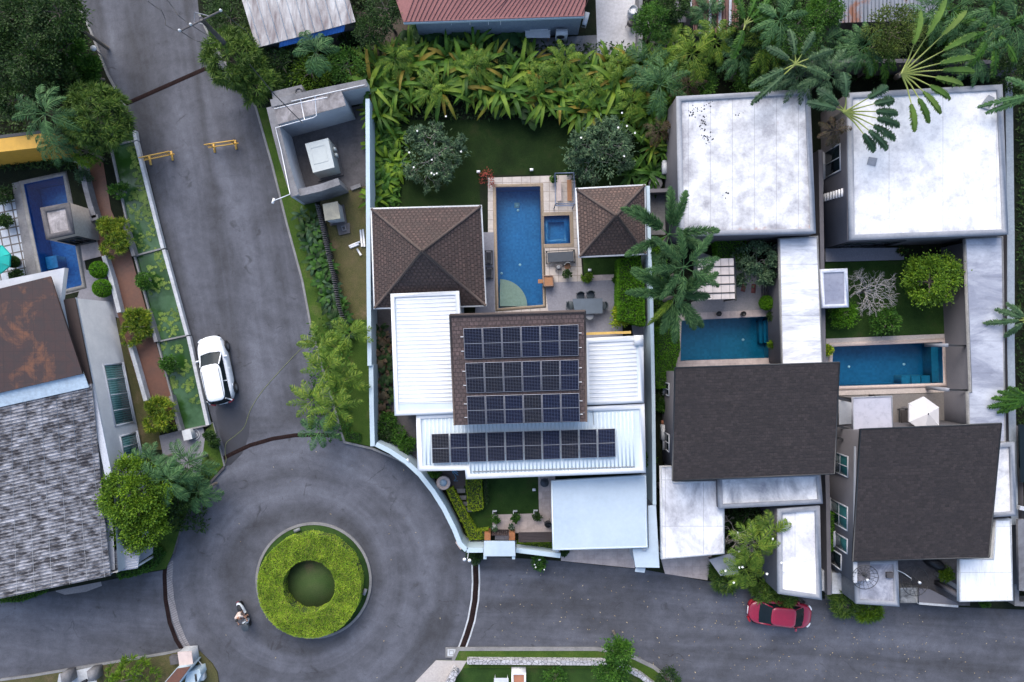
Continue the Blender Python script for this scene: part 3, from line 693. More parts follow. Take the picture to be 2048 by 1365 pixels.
# drains across the road
def drain(pts, w, label, edge=None):
    mb = MB(); mb.strip(WL(pts, .03), w, .0, .03); L = thing('drain_channel', label, 'drain', W(*pts[len(pts)//2], .0))
    mb.build('channel', m_rust, L); b = MB(); P = [Vector((p[0], p[1], 0)) for p in WL(pts, .03)]
    tot = sum((P[i+1]-P[i]).length for i in range(len(P)-1)); k = int(tot/.12); i = 0; acc = 0
    for j in range(k):
        s = (j+.5)*.12
        while i < len(P)-2 and s > acc+(P[i+1]-P[i]).length: acc += (P[i+1]-P[i]).length; i += 1
        d = (P[i+1]-P[i]).normalized(); q = P[i]+d*(s-acc); b.box((q.x, q.y, .03), (.03, w*.86, .012), math.atan2(d.y, d.x))
    b.build('grating_bars', m_bars, L)
    if edge:
        for s_ in (-1, 1):
            e = MB(); e.strip([(q.x, q.y) for q in offs(WL(pts, .03), s_*(w/2+edge/2))], edge, 0, .034); e.build('edge_strip', m_kerbw if edge < .2 else m_kerb, L)
drain([(250, 209), (412, 137)], .27, 'straight dark grated drain crossing the road beside the yellow barriers')
drain([(447, 917), (470, 905), (500, 891), (545, 878), (590, 871), (640, 870), (684, 872)], .26, 'curved dark drain where the north road meets the roundabout')
drain([(333, 1103), (329, 1150), (331, 1200), (339, 1245), (352, 1280), (366, 1303)], .27, 'curved reddish dark drain on the left side of the roundabout')
drain([(951, 1130), (952, 1165), (950, 1200), (943, 1240), (934, 1270), (924, 1297)], .36, 'curved dark drain with pale edges on the right side of the roundabout', .1)
mb = MB(); mb.strip(WL([(340, 1122), (338, 1160), (342, 1200), (352, 1245), (366, 1280), (376, 1298)], .03), .42, 0, .026)
struct('paved_band', mb, gridm('ribbed grey paving', (.24, .23, .24), (.12, .115, .12), .6, .14, .02, .85, .5))
# manhole, stepping slabs
def slabthing(name, label, cat_, pts, z, th, m, m2=None, loc=None, group=None):
    mb = MB(); mb.prism(WL(pts, z), z-th, 0, 0); return one(name, mb, m, label, cat_, group)
t = thing('manhole_cover', 'pale square manhole cover at the bottom right of the roundabout', 'manhole cover', W(905, 1305, .02))
b = MB(); b.prism(WL([(891, 1296), (915, 1296), (915, 1316), (891, 1316)], .10), 0, 0); b.build('surround', m_kerb, t)
b = MB(); b.prism(WL([(895, 1299), (911, 1299), (911, 1313), (895, 1313)], .125), .09, 0); b.build('lid', m_kerbw, t)
b = MB(); b.strip(WL([(899, 1302), (907, 1302), (907, 1310), (899, 1310)], .135), .03, .12, .135, closed=True); b.build('lifting_rim', m_kerb, t)
# fallen leaves on the road
rng = np.random.default_rng(8); P = []
while len(P) < 360:
    x, y = (rng.uniform(960, 2040), rng.uniform(1135, 1360)) if rng.uniform() < .8 else (rng.uniform(380, 960), rng.uniform(900, 1360))
    if x > 960 and (y < 1120+(x-960)*.12 or (y > 1292 and x < 1230)): continue
    if x > 1350 and rng.uniform() < .3: pass
    elif rng.uniform() < .55: continue
    if (x-627)**2+(y-1162)**2 < 125**2 or (x < 960 and (x-640)**2+(y-1150)**2 > 270**2): continue
    P.append(tuple(W(x, y, .03)))
P = np.array(P); V, F = leafquads(P, nrm(np.c_[rng.normal(0, 1, (len(P), 2)), np.full(len(P), .1)]), rng.uniform(.05, .16, len(P)), .06, rng, 0)
mb = MB(); mb.addnp(V, F); o = mb.build('fallen_leaves', leafm('fallen leaves', [(.30, .22, .13), (.45, .38, .28), (.22, .14, .07)])); props(o, 'scattered tan fallen leaves on the asphalt', 'leaves', None, 'stuff')

# ---------------------------------------------------------------- buildings
def ring(mb, O, w, z0, z1, mi=0):
    I = inset(O, w); n = len(O); vs = at_z(O, z1)+at_z(I, z1)+at_z(O, z0)+at_z(I, z0)
    ar = sum(O[i].x*O[(i+1) % n].y-O[(i+1) % n].x*O[i].y for i in range(n))
    fs = []
    for i in range(n):
        j = (i+1) % n; fs += [[i, j, n+j, n+i], [2*n+i, 2*n+j, j, i], [n+i, n+j, 3*n+j, 3*n+i]]
    if ar < 0: fs = [f[::-1] for f in fs]
    return mb.add(vs, fs, mi)
def house_block(t, O, z, pw, ph, wall_m, roof_m, par_m, z0=.12, names=('wall', 'roof', 'parapet')):
    O = at_z(O, z); a = MB(); a.prism(at_z(inset(O, .012), z-ph), z0, 0, cap=False); a.build(names[0], wall_m, t)
    b = MB(); b.slab(at_z(inset(O, .015), z-ph+.03), .12); b.build(names[1], roof_m, t)
    if pw: c = MB(); ring(c, O, pw, z-ph, z); c.build(names[2], par_m, t)
def window(t, A, B, s0, s1, z0, z1, frame_m=None, pane_m=None, sgn=1, mull=1, fw=.07, name='window', hor=0):
    A, B = Vector((A[0], A[1])), Vector((B[0], B[1])); d = (B-A).normalized(); nn = Vector((d.y, -d.x))*sgn
    L = (B-A).length; a, b = s0*L, s1*L; an = math.atan2(d.y, d.x)
    def bx(mb, u0, u1, w0, w1, d0, d1):
        c = A+d*(u0+u1)/2+nn*(d0+d1)/2; mb.box((c.x, c.y, w0), (u1-u0, d1-d0, w1-w0), an)
    f = MB(); bx(f, a, b, z0, z0+fw, 0, .06); bx(f, a, b, z1-fw, z1, 0, .06); bx(f, a, a+fw, z0+fw, z1-fw, 0, .06); bx(f, b-fw, b, z0+fw, z1-fw, 0, .06)
    for k in range(mull): u = a+(b-a)*(k+1)/(mull+1); bx(f, u-.025, u+.025, z0+fw, z1-fw, 0, .05)
    for k in range(hor): w = z0+(z1-z0)*(k+1)/(hor+1); bx(f, a+fw, b-fw, w-.02, w+.02, 0, .045)
    fo = f.build(name, frame_m or m_wallw, t)
    p = MB(); bx(p, a+fw, b-fw, z0+fw, z1-fw, 0, .025); q = p.build('pane', pane_m or m_glass, fo)
    q.parent = fo; s = MB(); bx(s, a-.04, b+.04, z0-.06, z0-.003, 0, .12); s.build('sill', frame_m or m_wallw, fo)
def ribs(mb, q, n, w=.05, h=.04, mi=0):     # q: 4 corners; ribs run q0->q1, spread from q0..q3
    q = [Vector(p) for p in q]; nn = (q[1]-q[0]).cross(q[3]-q[0]).normalized(); nn = nn if nn.z > 0 else -nn
    sp = (q[3]-q[0]).normalized()
    for i in range(n):
        t = (i+.5)/n; a = q[0].lerp(q[3], t); b = q[1].lerp(q[2], t)
        vs = [a-sp*w, a-sp*w*.5+nn*h, a+sp*w*.5+nn*h, a+sp*w, b-sp*w, b-sp*w*.5+nn*h, b+sp*w*.5+nn*h, b+sp*w]
        mb.add(vs, [[0, 1, 5, 4], [1, 2, 6, 5], [2, 3, 7, 6], [0, 3, 2, 1], [4, 5, 6, 7]], mi)
    return mb
def hip_roof(t, E, ze, apex_h, mat, ridge_m, gut_m, fas=.18):
    """pyramid roof: E four eave corners (world), apex over their centre"""
    E = at_z(E, ze); c = sum(E, Vector((0, 0, 0)))/4; ap = Vector((c.x, c.y, ze+apex_h))
    mb = MB(); n = 4; ar = (E[1]-E[0]).cross(E[2]-E[1]).z
    if ar < 0: E = E[::-1]
    for i in range(4):
        a, b = E[i], E[(i+1) % 4]
        # lower courses a touch flatter than the upper ones
        k = .30; a2 = a.lerp(ap, k)-Vector((0, 0, apex_h*.035)); b2 = b.lerp(ap, k)-Vector((0, 0, apex_h*.035))
        mb.add([a, b, b2, a2, ap], [[0, 1, 2, 3], [3, 2, 4]])
    mb.prism(at_z(E, ze-.001), ze-.12, 0, cap=False); mb.poly(at_z(E, ze-.12)[::-1]); mb.build('roof', mat, t)
    r = MB()
    for p in E: m = p.lerp(ap, .30)-Vector((0, 0, apex_h*.035-.02)); r.tube([p+Vector((0, 0, .03)), m, ap+Vector((0, 0, .03))], .09, 6)
    r.build('ridge', ridge_m, t)
    g = MB(); ring(g, [Vector(p) for p in inset(E, -.09)], .10, ze-.17, ze-.02); g.build('gutter', gut_m, t)
    return ap

# --- main villa
V = thing('villa', 'large white villa with ribbed metal roofs and a brown tiled centre roof carrying solar panels', 'house', W(1040, 780, .12))
UD[0] = Vector((1, .02, 0)).normalized()
def wing(O, z, pw, ph, sheetq, n, rib_m, zz):
    house_block(V, O, z, pw, ph, m_wallw, m_whiteblue, m_white)
    b = MB(); b.add(sheetq, [[0, 1, 2, 3]]); ribs(b, sheetq, n, .05, .022); b.build('ribbed_sheet', rib_m, V)
z = 4.25; O = WL([(781, 588), (918, 582), (927, 827), (789, 832)], z)
wing(O, z, .24, .12, WL([(912, 592), (793, 596), (798, 808), (919, 806)], z-.07), 26, m_white, z)
z = 4.15; O = WL([(1168, 677), (1287, 671), (1288, 806), (1169, 811)], z)
wing(O, z, .30, .12, WL([(1168, 681), (1272, 677), (1275, 796), (1170, 800)], z-.07), 14, m_white, z)
z = 4.05; O = WL([(832, 829), (1170, 814), (1289, 808), (1292, 946), (932, 959), (930, 941), (835, 943)], z)
house_block(V, O, z, .30, .12, m_wallw, m_whiteblue, m_white)
q = WL([(844, 840), (1280, 824), (1282, 934), (846, 931)], z-.07); b = MB()
q1 = WL([(847, 838), (849, 930), (936, 930), (934, 835)], z-.07); q2 = WL([(934, 835), (938, 948), (1272, 936), (1268, 823)], z-.069)
b.add(q1, [[3, 2, 1, 0]]); b.add(q2, [[3, 2, 1, 0]]); ribs(b, q1, 11, .05, .022); ribs(b, q2, 43, .05, .022); b.build('ribbed_sheet', m_whiteblue, V)
b = MB(); b.strip(WL([(945, 944), (1270, 934)], z), .05, z-.068, z-.02); b.build('gutter', m_grey, V)
b = MB(); b.box(W(1277, 681, 4.16), (.55, .62, .12), .03); b.build('roof_box', m_white, V)
b = MB(); b.strip(WL([(1171, 668), (1262, 665)], 3.7), .16, 3.5, 3.7); b.build('timber_fascia', S('pine board', (.55, .36, .10), (.42, .26, .06), 2, 9, .6, .1), V)
# central tiled roof falling to the south
TR = [W(900, 630, 6.5), W(1170, 622, 6.5), W(1173, 844, 5.3), W(909, 851, 5.3)]
b = MB(); b.prism([TR[0]+Vector((.25, -.3, -.16)), TR[1]+Vector((-.25, -.3, -.16)), TR[2]+Vector((-.25, .3, -.16)), TR[3]+Vector((.25, .3, -.16))], 3.9, 0); b.build('upper_wall', m_wallw, V)
b = MB(); b.slab(TR, .14); b.build('tiled_roof', tilem('central roof tiles', (.125, .085, .080), (.078, .054, .052), (.07, .05, .047), .26, .25, .5, .03), V)
b = MB(); b.tube([TR[0]+Vector((0, -.03, .03)), TR[1]+Vector((0, -.03, .03))], .09, 6); b.tube([TR[0], TR[3]], .06, 6); b.tube([TR[1], TR[2]], .06, 6); b.build('ridge', m_ridge, V)
# solar panels
def cellm():
    m, n, p = newmat('photovoltaic cells'); uv = nd(n, 'ShaderNodeUVMap'); uv.uv_map = 'cells'
    br = nd(n, 'ShaderNodeTexBrick'); br.offset = 0; br.inputs['Scale'].default_value = 1; br.inputs['Mortar Smooth'].default_value = 0
    br.inputs['Brick Width'].default_value = 1/6; br.inputs['Row Height'].default_value = 1/20; br.inputs['Mortar Size'].default_value = .0032; br.inputs['Bias'].default_value = 0
    br.inputs['Color1'].default_value = (.0015, .003, .010, 1); br.inputs['Color2'].default_value = (.003, .0035, .007, 1); br.inputs['Mortar'].default_value = (.13, .14, .17, 1)
    n.links.new(uv.outputs[0], br.inputs['Vector'])
    rnd = nd(n, 'ShaderNodeObjectInfo').outputs['Random']
    col = mixc(n, 1, br.outputs[0], ramp(n, rnd, [(0, (.8, .9, 1.25)), (1, (1.1, 1.05, .95))]), 'MULTIPLY')
    n.links.new(col, p.inputs['Base Color']); p.inputs['Roughness'].default_value = .25; p.inputs['Specular IOR Level'].default_value = .05; return m
m_cell = cellm(); m_alu = plain('anodised aluminium', (.20, .21, .24), .5)
def panel(P, label, group, tieside=None):    # P: 4 corners nw, ne, se, sw on the roof plane
    P = [Vector(p) for p in P]; nn = (P[1]-P[0]).cross(P[3]-P[0]).normalized(); nn = nn if nn.z > 0 else -nn
    c = sum(P, Vector())/4; t = thing('solar_panel', label, 'solar panel', c, group)
    up = [p+nn*.09 for p in P]; fr = MB(); fw = .028
    q = [p+(c+nn*.09-p).normalized()*fw for p in up]
    q = []; ux = (P[1]-P[0]).normalized(); uy = (P[3]-P[0]).normalized()
    for p, sx, sy in zip(up, (1, -1, -1, 1), (1, 1, -1, -1)): q.append(p+ux*sx*fw+uy*sy*fw)
    lo = [p-nn*.035 for p in up]; vs = up+q+lo; n = 4
    fr.add(vs, sum([[[i, 4+i, 4+(i+1) % 4, (i+1) % 4], [i, (i+1) % 4, 8+(i+1) % 4, 8+i]] for i in range(4)], []))
    m1, m2 = (q[0]+q[3])/2, (q[1]+q[2])/2; fr.add([m1-uy*.018+nn*.003, m2-uy*.018+nn*.003, m2+uy*.018+nn*.003, m1+uy*.018+nn*.003], [[0, 1, 2, 3][::-1]])
    for s in (.25, .75): a = P[0].lerp(P[3], s); e = P[1].lerp(P[2], s); fr.tube([a+nn*.03-ux*.02, e+nn*.03+ux*.02], .025, 4)
    fr.build('frame', m_alu, t)
    g = MB(); g.add([p-nn*.006 for p in q], [[3, 2, 1, 0]]); o = g.build('cell_glass', m_cell, t)
    uv = o.data.uv_layers.new(name='cells').data; me = o.data
    loc = {0: (0, 1), 1: (1, 1), 2: (1, 0), 3: (0, 0)}
    for l in me.loops: uv[l.index].uv = loc[l.vertex_index]
    for s in (.25, .75):
        if tieside: e = (P[0] if tieside < 0 else P[1]).lerp(P[3] if tieside < 0 else P[2], s)
    return t
def onroof(x, y):      # height of the tiled roof plane where the sight line through grid (x,y) meets it
    z = 6.0
    for _ in range(12):
        Y = W(x, y, z).y; z = 5.3+(Y-TR[3].y)/(TR[0].y-TR[3].y)*1.2
    return W(x, y, z)
rows = [((926, 657), (1157, 649), (1157.5, 711), (929, 718)), ((930, 726), (1157.5, 719), (1158, 779.5), (933, 786)), ((933, 792), (1158.5, 786), (1160, 843), (935.5, 849.5))]
RN = ['top', 'middle', 'bottom']
for r, (a, b_, c_, d) in enumerate(rows):
    A, B, C, D = [onroof(*p) for p in (a, b_, c_, d)]
    for k in range(6):
        e = .0025; s, u = k/6+e, (k+1)/6-e
        panel([A.lerp(B, s), A.lerp(B, u), D.lerp(C, u), D.lerp(C, s)], f'{ORD[k]} solar panel from the left in the {RN[r]} row on the brown tiled roof', 'solar panels on the brown tiled roof')
    for s in (.28, .75):
        for e, f, dr in ((A.lerp(D, s), -1, 0), (B.lerp(C, s), 1, 0)):
            rb = MB(); rb.tube([e+Vector((0, 0, .05)), e+Vector((f*.17, 0, .05))], .02, 4); one('mounting_rail', rb, m_whitep, f'{"lower" if s > .5 else "upper"} short rail end at the {"left" if f < 0 else "right"} of the {RN[r]} row of roof solar panels', 'rail', 'rail ends beside the solar panels')
A, B, C, D = [W(*p, 4.12) for p in ((862, 868), (1231, 857), (1232, 914), (864, 927))]
for k in range(10):
    e = .0025; s, u = k/10+e, (k+1)/10-e
    panel([A.lerp(B, s), A.lerp(B, u), D.lerp(C, u), D.lerp(C, s)], f'{ORD[k]} solar panel from the left in the row on the white ribbed roof', 'solar panels on the white ribbed roof')
b = MB(); b.tube([W(1160, 828, 5.5), W(1168, 826, 5.42), W(1174, 821, 5.2), W(1186, 822, 4.1), W(1188, 850, 4.1)], .018, 4); one('power_cable', b, m_grey, 'thin cable from the roof solar panels down to the white roof', 'cable')
# carport
t = thing('carport', 'pale blue flat roofed carport at the front of the white villa', 'carport', W(1200, 1025, .12)); z = 2.95
O = WL([(1102, 962), (1292, 950), (1296, 1096), (1105, 1101)], z); b = MB(); b.slab(O, .22); b.build('roof', m_whiteblue2, t)
b = MB(); ring(b, [p+Vector((0, 0, 0)) for p in O], .10, z, z+.03); b.build('roof_rim', m_whiteblue, t)
for x, y in ((1112, 1090), (1282, 1088), (1112, 975)):
    b = MB(); p = W(x, y, 1.5); b.box((p.x, p.y, .12), (.22, .22, z-.35)); b.build('post', m_wallw, t)
t = thing('side_roof', 'narrow pale blue roof strip along the wall right of the carport', 'roof', W(1305, 1030, .12))
for pts, z, nm in (([(1296.5, 1012), (1312, 1011), (1319, 1136), (1271, 1135), (1265, 1098), (1297.5, 1097)], 2.6, 'roof'), ([(1272, 1136), (1291, 1137), (1289, 1146), (1270, 1144)], 2.2, 'step_roof')):
    b = MB(); b.slab(WL(pts, z), .12); b.build(nm, m_whiteblue2, t)
b = MB(); b.prism(at_z(inset(WL([(1268, 1100), (1318, 1099), (1318, 1134), (1271, 1133)], 2.6), .06), 2.47), .12, 0, cap=False); b.build('wall', m_wallw, t)
# hip roofed pavilions
t = thing('hip_roof_pavilion', 'larger brown tiled hip roof pavilion left of the main pool', 'pavilion', W(856, 515, .12)); UD[0] = Vector((1, 0, 0))
E = WL([(743.5, 419), (961, 413), (971, 611), (749.5, 616)], 3.0)
b = MB(); b.prism(at_z(inset(E, .55), 2.95), .12, 0, cap=False); b.build('wall', m_wallw, t)
hip_roof(t, E, 3.0, 3.0, m_tile, m_ridge, m_aircon)
t = thing('hip_roof_pavilion', 'smaller brown tiled hip roof gazebo right of the main pool', 'pavilion', W(1224, 444, .12))
E = WL([(1153.5, 379), (1288.5, 371.5), (1291.5, 507), (1159.5, 513)], 2.8)
hip_roof(t, E, 2.8, 2.0, m_tile2, m_ridge, m_aircon)
for p in inset(E, .5): b = MB(); b.box((p.x, p.y, .12), (.16, .16, 2.6)); b.build('post', m_wood, t)
b = MB(); b.slab(at_z(inset(E, .35), .30), .17); b.build('floor', m_conc, t)

# --- boundary walls of the villa
def wallthing(label, pts, w, z1, m=None, z0=.0, name='boundary_wall', cap=None, zpts=None):
    P = WL(pts, zpts if zpts is not None else z1); t = thing(name, label, 'wall', (P[len(P)//2].x, P[len(P)//2].y, z0))
    b = MB(); b.strip(P, w, z0, z1-.07); b.build('wall', m or m_wallb, t); b = MB(); b.strip(P, w+.04, z1-.067, z1); b.build('coping', cap or m or m_wallb, t); return t
wallthing('tall straight pale blue wall between the transformer yard and the villa garden', [(735, 198), (736, 400), (737, 560), (739, 732)], .22, 2.4)
wallthing('lower pale blue wall piece left of the white villa down to the roundabout', [(742, 730), (743, 810), (745, 893)], .24, 2.2)
wallthing('curved pale blue wall following the roundabout kerb', [(752, 889), (780, 903), (812, 924), (840, 950), (866, 983), (888, 1018), (908, 1058), (920, 1088), (933, 1101)], .26, 2.2)
wallthing('short pale blue wall left of the gate canopy', [(933.5, 1101), (966, 1101)], .26, 2.2)
wallthing('pale blue wall right of the gate canopy below the strip hedge', [(1032, 1101), (1121, 1112)], .26, 1.9)
wallthing('long narrow pale blue wall between the villa and the right hand gardens', [(1296, 372), (1299, 500), (1303, 600), (1307, 800), (1309, 1010)], .18, 2.6)
t = thing('gate_canopy', 'small pale blue flat canopy over the villa entrance gate', 'canopy', W(999, 1098, .12))
b = MB(); b.slab(WL([(968, 1083), (1030, 1083), (1031, 1113), (969, 1113)], 2.6), .14); b.build('roof', m_whiteblue2, t)
for x in (971, 1027): b = MB(); b.prism(WL([(x-3, 1086), (x+3, 1086), (x+3, 1111), (x-3, 1111)], 1.6), .12, 0, cap=False); b.prism(at_z(WL([(x-3, 1086), (x+3, 1086), (x+3, 1111), (x-3, 1111)], 1.6), 2.45), .12, 0); b.build('pier', m_wallb, t)
for x, lab in ((975, 'orange timber post left of the small entrance gate'), (1024, 'orange timber post right of the small entrance gate')):
    b = MB(); b.prism(WL([(x-6, 1065), (x+6, 1066), (x+6, 1081), (x-6, 1081)], 1.2), .12, 0); one('timber_post', b, S('orange timber', (.34, .14, .055), (.26, .10, .04), 2, 12, .6, .1), lab, 'post')
def slat_gate(label, pts, z1, n, m, name='gate'):
    P = WL(pts, z1); t = thing(name, label, 'gate', ((P[0].x+P[1].x)/2, (P[0].y+P[1].y)/2, .12)); d = (P[1]-P[0]); an = math.atan2(d.y, d.x)
    f = MB()
    for z in (.25, z1-.05): f.tube([(P[0].x, P[0].y, z), (P[1].x, P[1].y, z)], .035, 4)
    f.build('rail', m, t)
    for i in range(n): s = (i+.5)/n; q = P[0].lerp(P[1], s); b = MB(); b.box((q.x, q.y, .16), (d.length/n*.8, .05, z1-.16), an); b.build('slat', m, t)
slat_gate('small dark timber entrance gate between two orange posts', [(983, 1071), (1017, 1071)], 1.5, 8, S('dark timber', (.035, .022, .02), (.05, .03, .028), 2, 12, .6, .1))
t = thing('trellis_roof', 'dark slatted canopy beside the carport over a strip hedge', 'canopy', W(1068, 1074, .12))
mdk = S('dark slats', (.030, .020, .020), (.045, .032, .03), 2, 12, .6, .1)
for i in range(7): b = MB(); y = 1065.5+i*2.9; b.prism(WL([(1037, y), (1104, y-1), (1104, y+1.2), (1037, y+2.2)], 1.9), 1.84, 0, bottom=True); b.build('slat', mdk, t)
for x in (1040, 1100): b = MB(); p = W(x, 1074, 1); b.box((p.x, p.y, .12), (.1, .1, 1.7)); b.build('post', mdk, t)

# --- transformer yard
t = thing('substation_building', 'stained concrete substation with open walled yard beside the road', 'utility building', W(620, 240, .12))
z = 2.9; O = WL([(547, 220), (682, 183), (690, 196), (700, 210), (556, 249)], z)
house_block(t, WL([(548, 219), (683, 182), (693, 212), (556, 250)], z), z, 0, .0, m_wallw, roofm('mould stained roof', (.38, .36, .37), (.07, .065, .07), .5, scale=.9), m_conc)
def tw(pts, w, z1, name='yard_wall', m=None, cap=None):
    b = MB(); P = WL(pts, z1); b.strip(P, w, .12, z1-.05); b.build(name, m or m_wallw, t); b = MB(); b.strip(P, w+.03, z1-.047, z1); b.build('wall_top', cap or m_conc, t)
tw([(541, 214), (552, 260), (566, 315), (581, 365), (590, 392)], .50, 2.8)
tw([(541.5, 207), (620, 189), (733, 166)], .45, 2.85); tw([(588, 388), (640, 376), (678, 363)], .42, 2.6, m=m_conc)
b = MB(); b.prism(WL([(543, 184), (603, 170), (608, 192), (547, 206)], 2.6), .12, 0); b.build('side_block', m_conc, t)
b = MB(); p = W(598, 184, 2.6)
b.tube([(p.x+.2*math.cos(a), p.y+.2*math.sin(a), 2.63) for a in np.linspace(0, 6.283, 17)], .035, 5); b.build('roof_ring', m_dark, t)
for pts in ([(583, 203), (729, 170)], [(549, 218), (600, 206), (655, 195)], [(601, 199), (609, 240)], [(630, 192), (633, 232), (626, 236), (606, 241), (551, 256), (562, 300), (580, 388)], [(580, 389), (547, 402)]):
    b = MB(); b.tube([W(x, y, 2.93) for x, y in pts], .028, 5); b.build('conduit_pipe', m_whitep, t)
b = MB(); p = W(546, 402, 2.93); b.box((p.x, p.y, 2.8), (.12, .34, .12), -.3); b.build('pipe_bracket', m_whitep, t)
t = thing('transformer_box', 'pale grey green transformer cabinet in the walled concrete yard', 'transformer', W(640, 315, .12)); z = 1.9
m_tr = S('cabinet paint', (.42, .46, .45), (.38, .42, .42), .9, 6, .55, 0, fmix=.1)
O = WL([(610, 288), (656, 276.5), (669, 335), (626, 346)], z); b = MB(); b.prism(O, .25, 0); b.build('cabinet', m_tr, t)
b = MB(); b.strip(inset(WL([(622, 297), (650, 290), (656, 322), (628, 329)], z), 0), .04, z, z+.02, closed=True); b.build('lid_rim', m_tr, t)
b = MB(); b.prism(at_z(inset(O, -.15), .25), .12, 0); b.build('plinth', m_concd, t)
for a, b_ in (((671, 312), 0), ((668, 300), 0)): b = MB(); p = W(*a, 1.0); b.box((p.x+.1, p.y, .8), (.14, .2, .5), .25); b.build('cooling_fin', m_tr, t)
t = thing('electrical_kiosk', 'small light blue cabinet with yellowed top below the substation wall', 'cabinet', W(668, 428, .12)); z = 1.75
O = WL([(645, 409), (675, 403), (681, 437), (650, 442)], z); b = MB(); b.prism(at_z(inset(O, .05), z-.12), .3, 0, cap=False); b.build('cabinet', m_wallw, t)
b = MB(); b.slab(O, .11); b.build('lid', roofm('yellowed lid', (.36, .36, .28), (.20, .20, .17), .5, scale=1.2), t)
b = MB(); b.prism(at_z(inset(O, -.06), .3), .12, 0); b.build('plinth', m_concd, t)
b = MB(); b.prism(WL([(673, 450), (699, 446), (700, 466), (678, 471)], .26), .12, 0); one('concrete_pad', b, m_concd, 'flat dark concrete pad below the small light blue cabinet', 'slab')
b = MB(); b.strip(WL([(683, 453), (690, 452), (692, 460), (685, 461)], .34), .05, .26, .34, closed=True); one('square_frame', b, m_conc, 'little square frame on the dark concrete pad', 'frame')
b = MB(); b.prism(WL([(700, 374), (720, 367), (722, 374), (703, 381)], .3), .12, 0); one('concrete_step', b, m_conc, 'short concrete step beside the end of the substation wall', 'step')
for x0, y0, x1, y1 in ((721, 460, 724, 494), (726, 459, 729, 494), (698, 493, 720, 484), (700, 496, 718, 489), (714, 498, 722, 511)):
    b = MB(); b.tube([W(x0, y0, .2), W(x1, y1, .2)], .07, 6); one('white_pipe', b, m_whitep, 'loose white plastic pipe lying on the dry grass by the wall', 'pipe', 'loose white pipes in the dry yard')
t = thing('picket_fence', 'leaning dark slatted fence between the planting and the dry yard', 'fence', W(665, 540, .12))
F0 = [(636, 412), (645, 450), (658, 510), (669, 560), (678, 610), (688, 645)]; P = WL(F0, .6)
b = MB(); 
for zz in (.35, .95): b.tube([(p.x, p.y, zz) for p in P], .03, 4)
b.build('rail', m_dark, t)
sl = MB(); tot = 0
for i in range(len(P)-1):
    d = P[i+1]-P[i]; k = max(1, int(d.length/.14))
    for j in range(k): q = P[i]+d*(j+.5)/k; sl.box((q.x+.05, q.y, .14), (.24, .05, .95), math.atan2(d.y, d.x)+1.35)
sl.build('slats', m_concd, t)
for x, y in ((636, 412), (658, 510), (678, 610)): b = MB(); p = W(x, y, .6); b.box((p.x, p.y, .12), (.09, .09, 1.1)); b.build('post', m_dark, t)

# --- top row of buildings
UD[0] = Vector((1, 0, 0))
def tin_roof(t, P, z, n, mat, ribm=None, th=.06, wallO=None, wm=None, name='roof', rw=.035, rh=.04, z0=.12):
    b = MB(); b.slab(P, th); b.build(name, mat, t)
    b = MB(); ribs(b, [p+Vector((0, 0, .002)) for p in P], n, rw, rh); b.build('roof_ribs', ribm or mat, t)
    if wm: b = MB(); b.prism([p-Vector((0, 0, th+.02)) for p in inset(P, .25)], z0, 0, cap=False); b.build('wall', wm, t)
t = thing('tin_shed', 'shed with whitish rust stained metal roof by the top of the road', 'shed', W(600, 30, .12))
mrs = roofm('rust stained white sheet', (.62, .62, .62), (.14, .10, .105), .46, streak=(1.6, .35, 1), scale=.9, rust=((.16, .09, .09), .58)); mrs.name = 'stained tin'
tin_roof(t, [W(447, -120, 3.6), W(513, 96, 3.2), W(711, 44, 3.2), W(660, -140, 3.6)], 3.4, 11, mrs, m_aircon, wm=m_concd, rw=.025, rh=.05)
t = thing('blue_tarpaulin', 'strip of bright blue sheeting under the eave of the rusty white shed', 'tarpaulin', W(620, 90, 1.2))
b = MB(); b.slab([W(560, 80, 3.0), W(690, 47, 3.0), W(688, 63, 2.8), W(558, 95, 2.8)], .04); 
ribs(b, [W(560, 80, 3.01), W(558, 95, 2.81), W(688, 63, 2.81), W(690, 47, 3.01)], 24, .03, .03); b.build('sheet', plain('blue sheeting', (.03, .16, .50), .5), t)
for x, y in ((565, 91), (682, 62)): b = MB(); p = W(x, y, 2.8); b.tube([(p.x, p.y, .12), (p.x, p.y, 2.78)], .04, 5); b.build('prop', m_dark, t)
t = thing('tiled_house', 'house with pinkish red ribbed roof and pale blue wall at the top edge', 'house', W(980, 0, .12))
mpk = S('red metal roof', (.36, .15, .13), (.30, .12, .105), .7, 8, .6, .1)
b = MB(); Pk = [W(740, -150, 5.0), W(807, 44, 3.3), W(1168, 32, 3.3), W(1190, -160, 5.0)]; b.slab(Pk, .08); b.build('roof', mpk, t)
b = MB(); ribs(b, [W(880, -160, 5.04), W(807, 43, 3.32), W(985, 35, 3.32), W(1160, -160, 5.04)], 20, .022, .035)
ribs(b, [W(1100, -120, 4.7), W(985, 35, 3.32), W(1168, 30, 3.32), W(1230, -120, 4.7)], 20, .022, .035); b.build('roof_ribs', plain('dark red seams', (.12, .05, .05), .6), t)
b = MB(); b.prism(at_z(WL([(828, 38), (1165, 28), (1190, -140), (790, -140)], 3.2), 3.2), .12, 0, cap=False); b.build('wall', m_wallg if 0 else S('blue grey wall', (.22, .27, .33), (.18, .22, .28), .8, 7, .8, .1), t)
b = MB(); b.strip(WL([(807, 45), (1168, 33)], 3.2), .14, 3.02, 3.2); b.build('gutter', m_wallb, t)
for x in (864, 903, 940, 977, 1001): b = MB(); p = W(x, 52, 2.0); b.tube([W(x, 36, 3.0), W(x, 50, 2.2)], .02, 4); b.build('bracket', m_whitep, t)
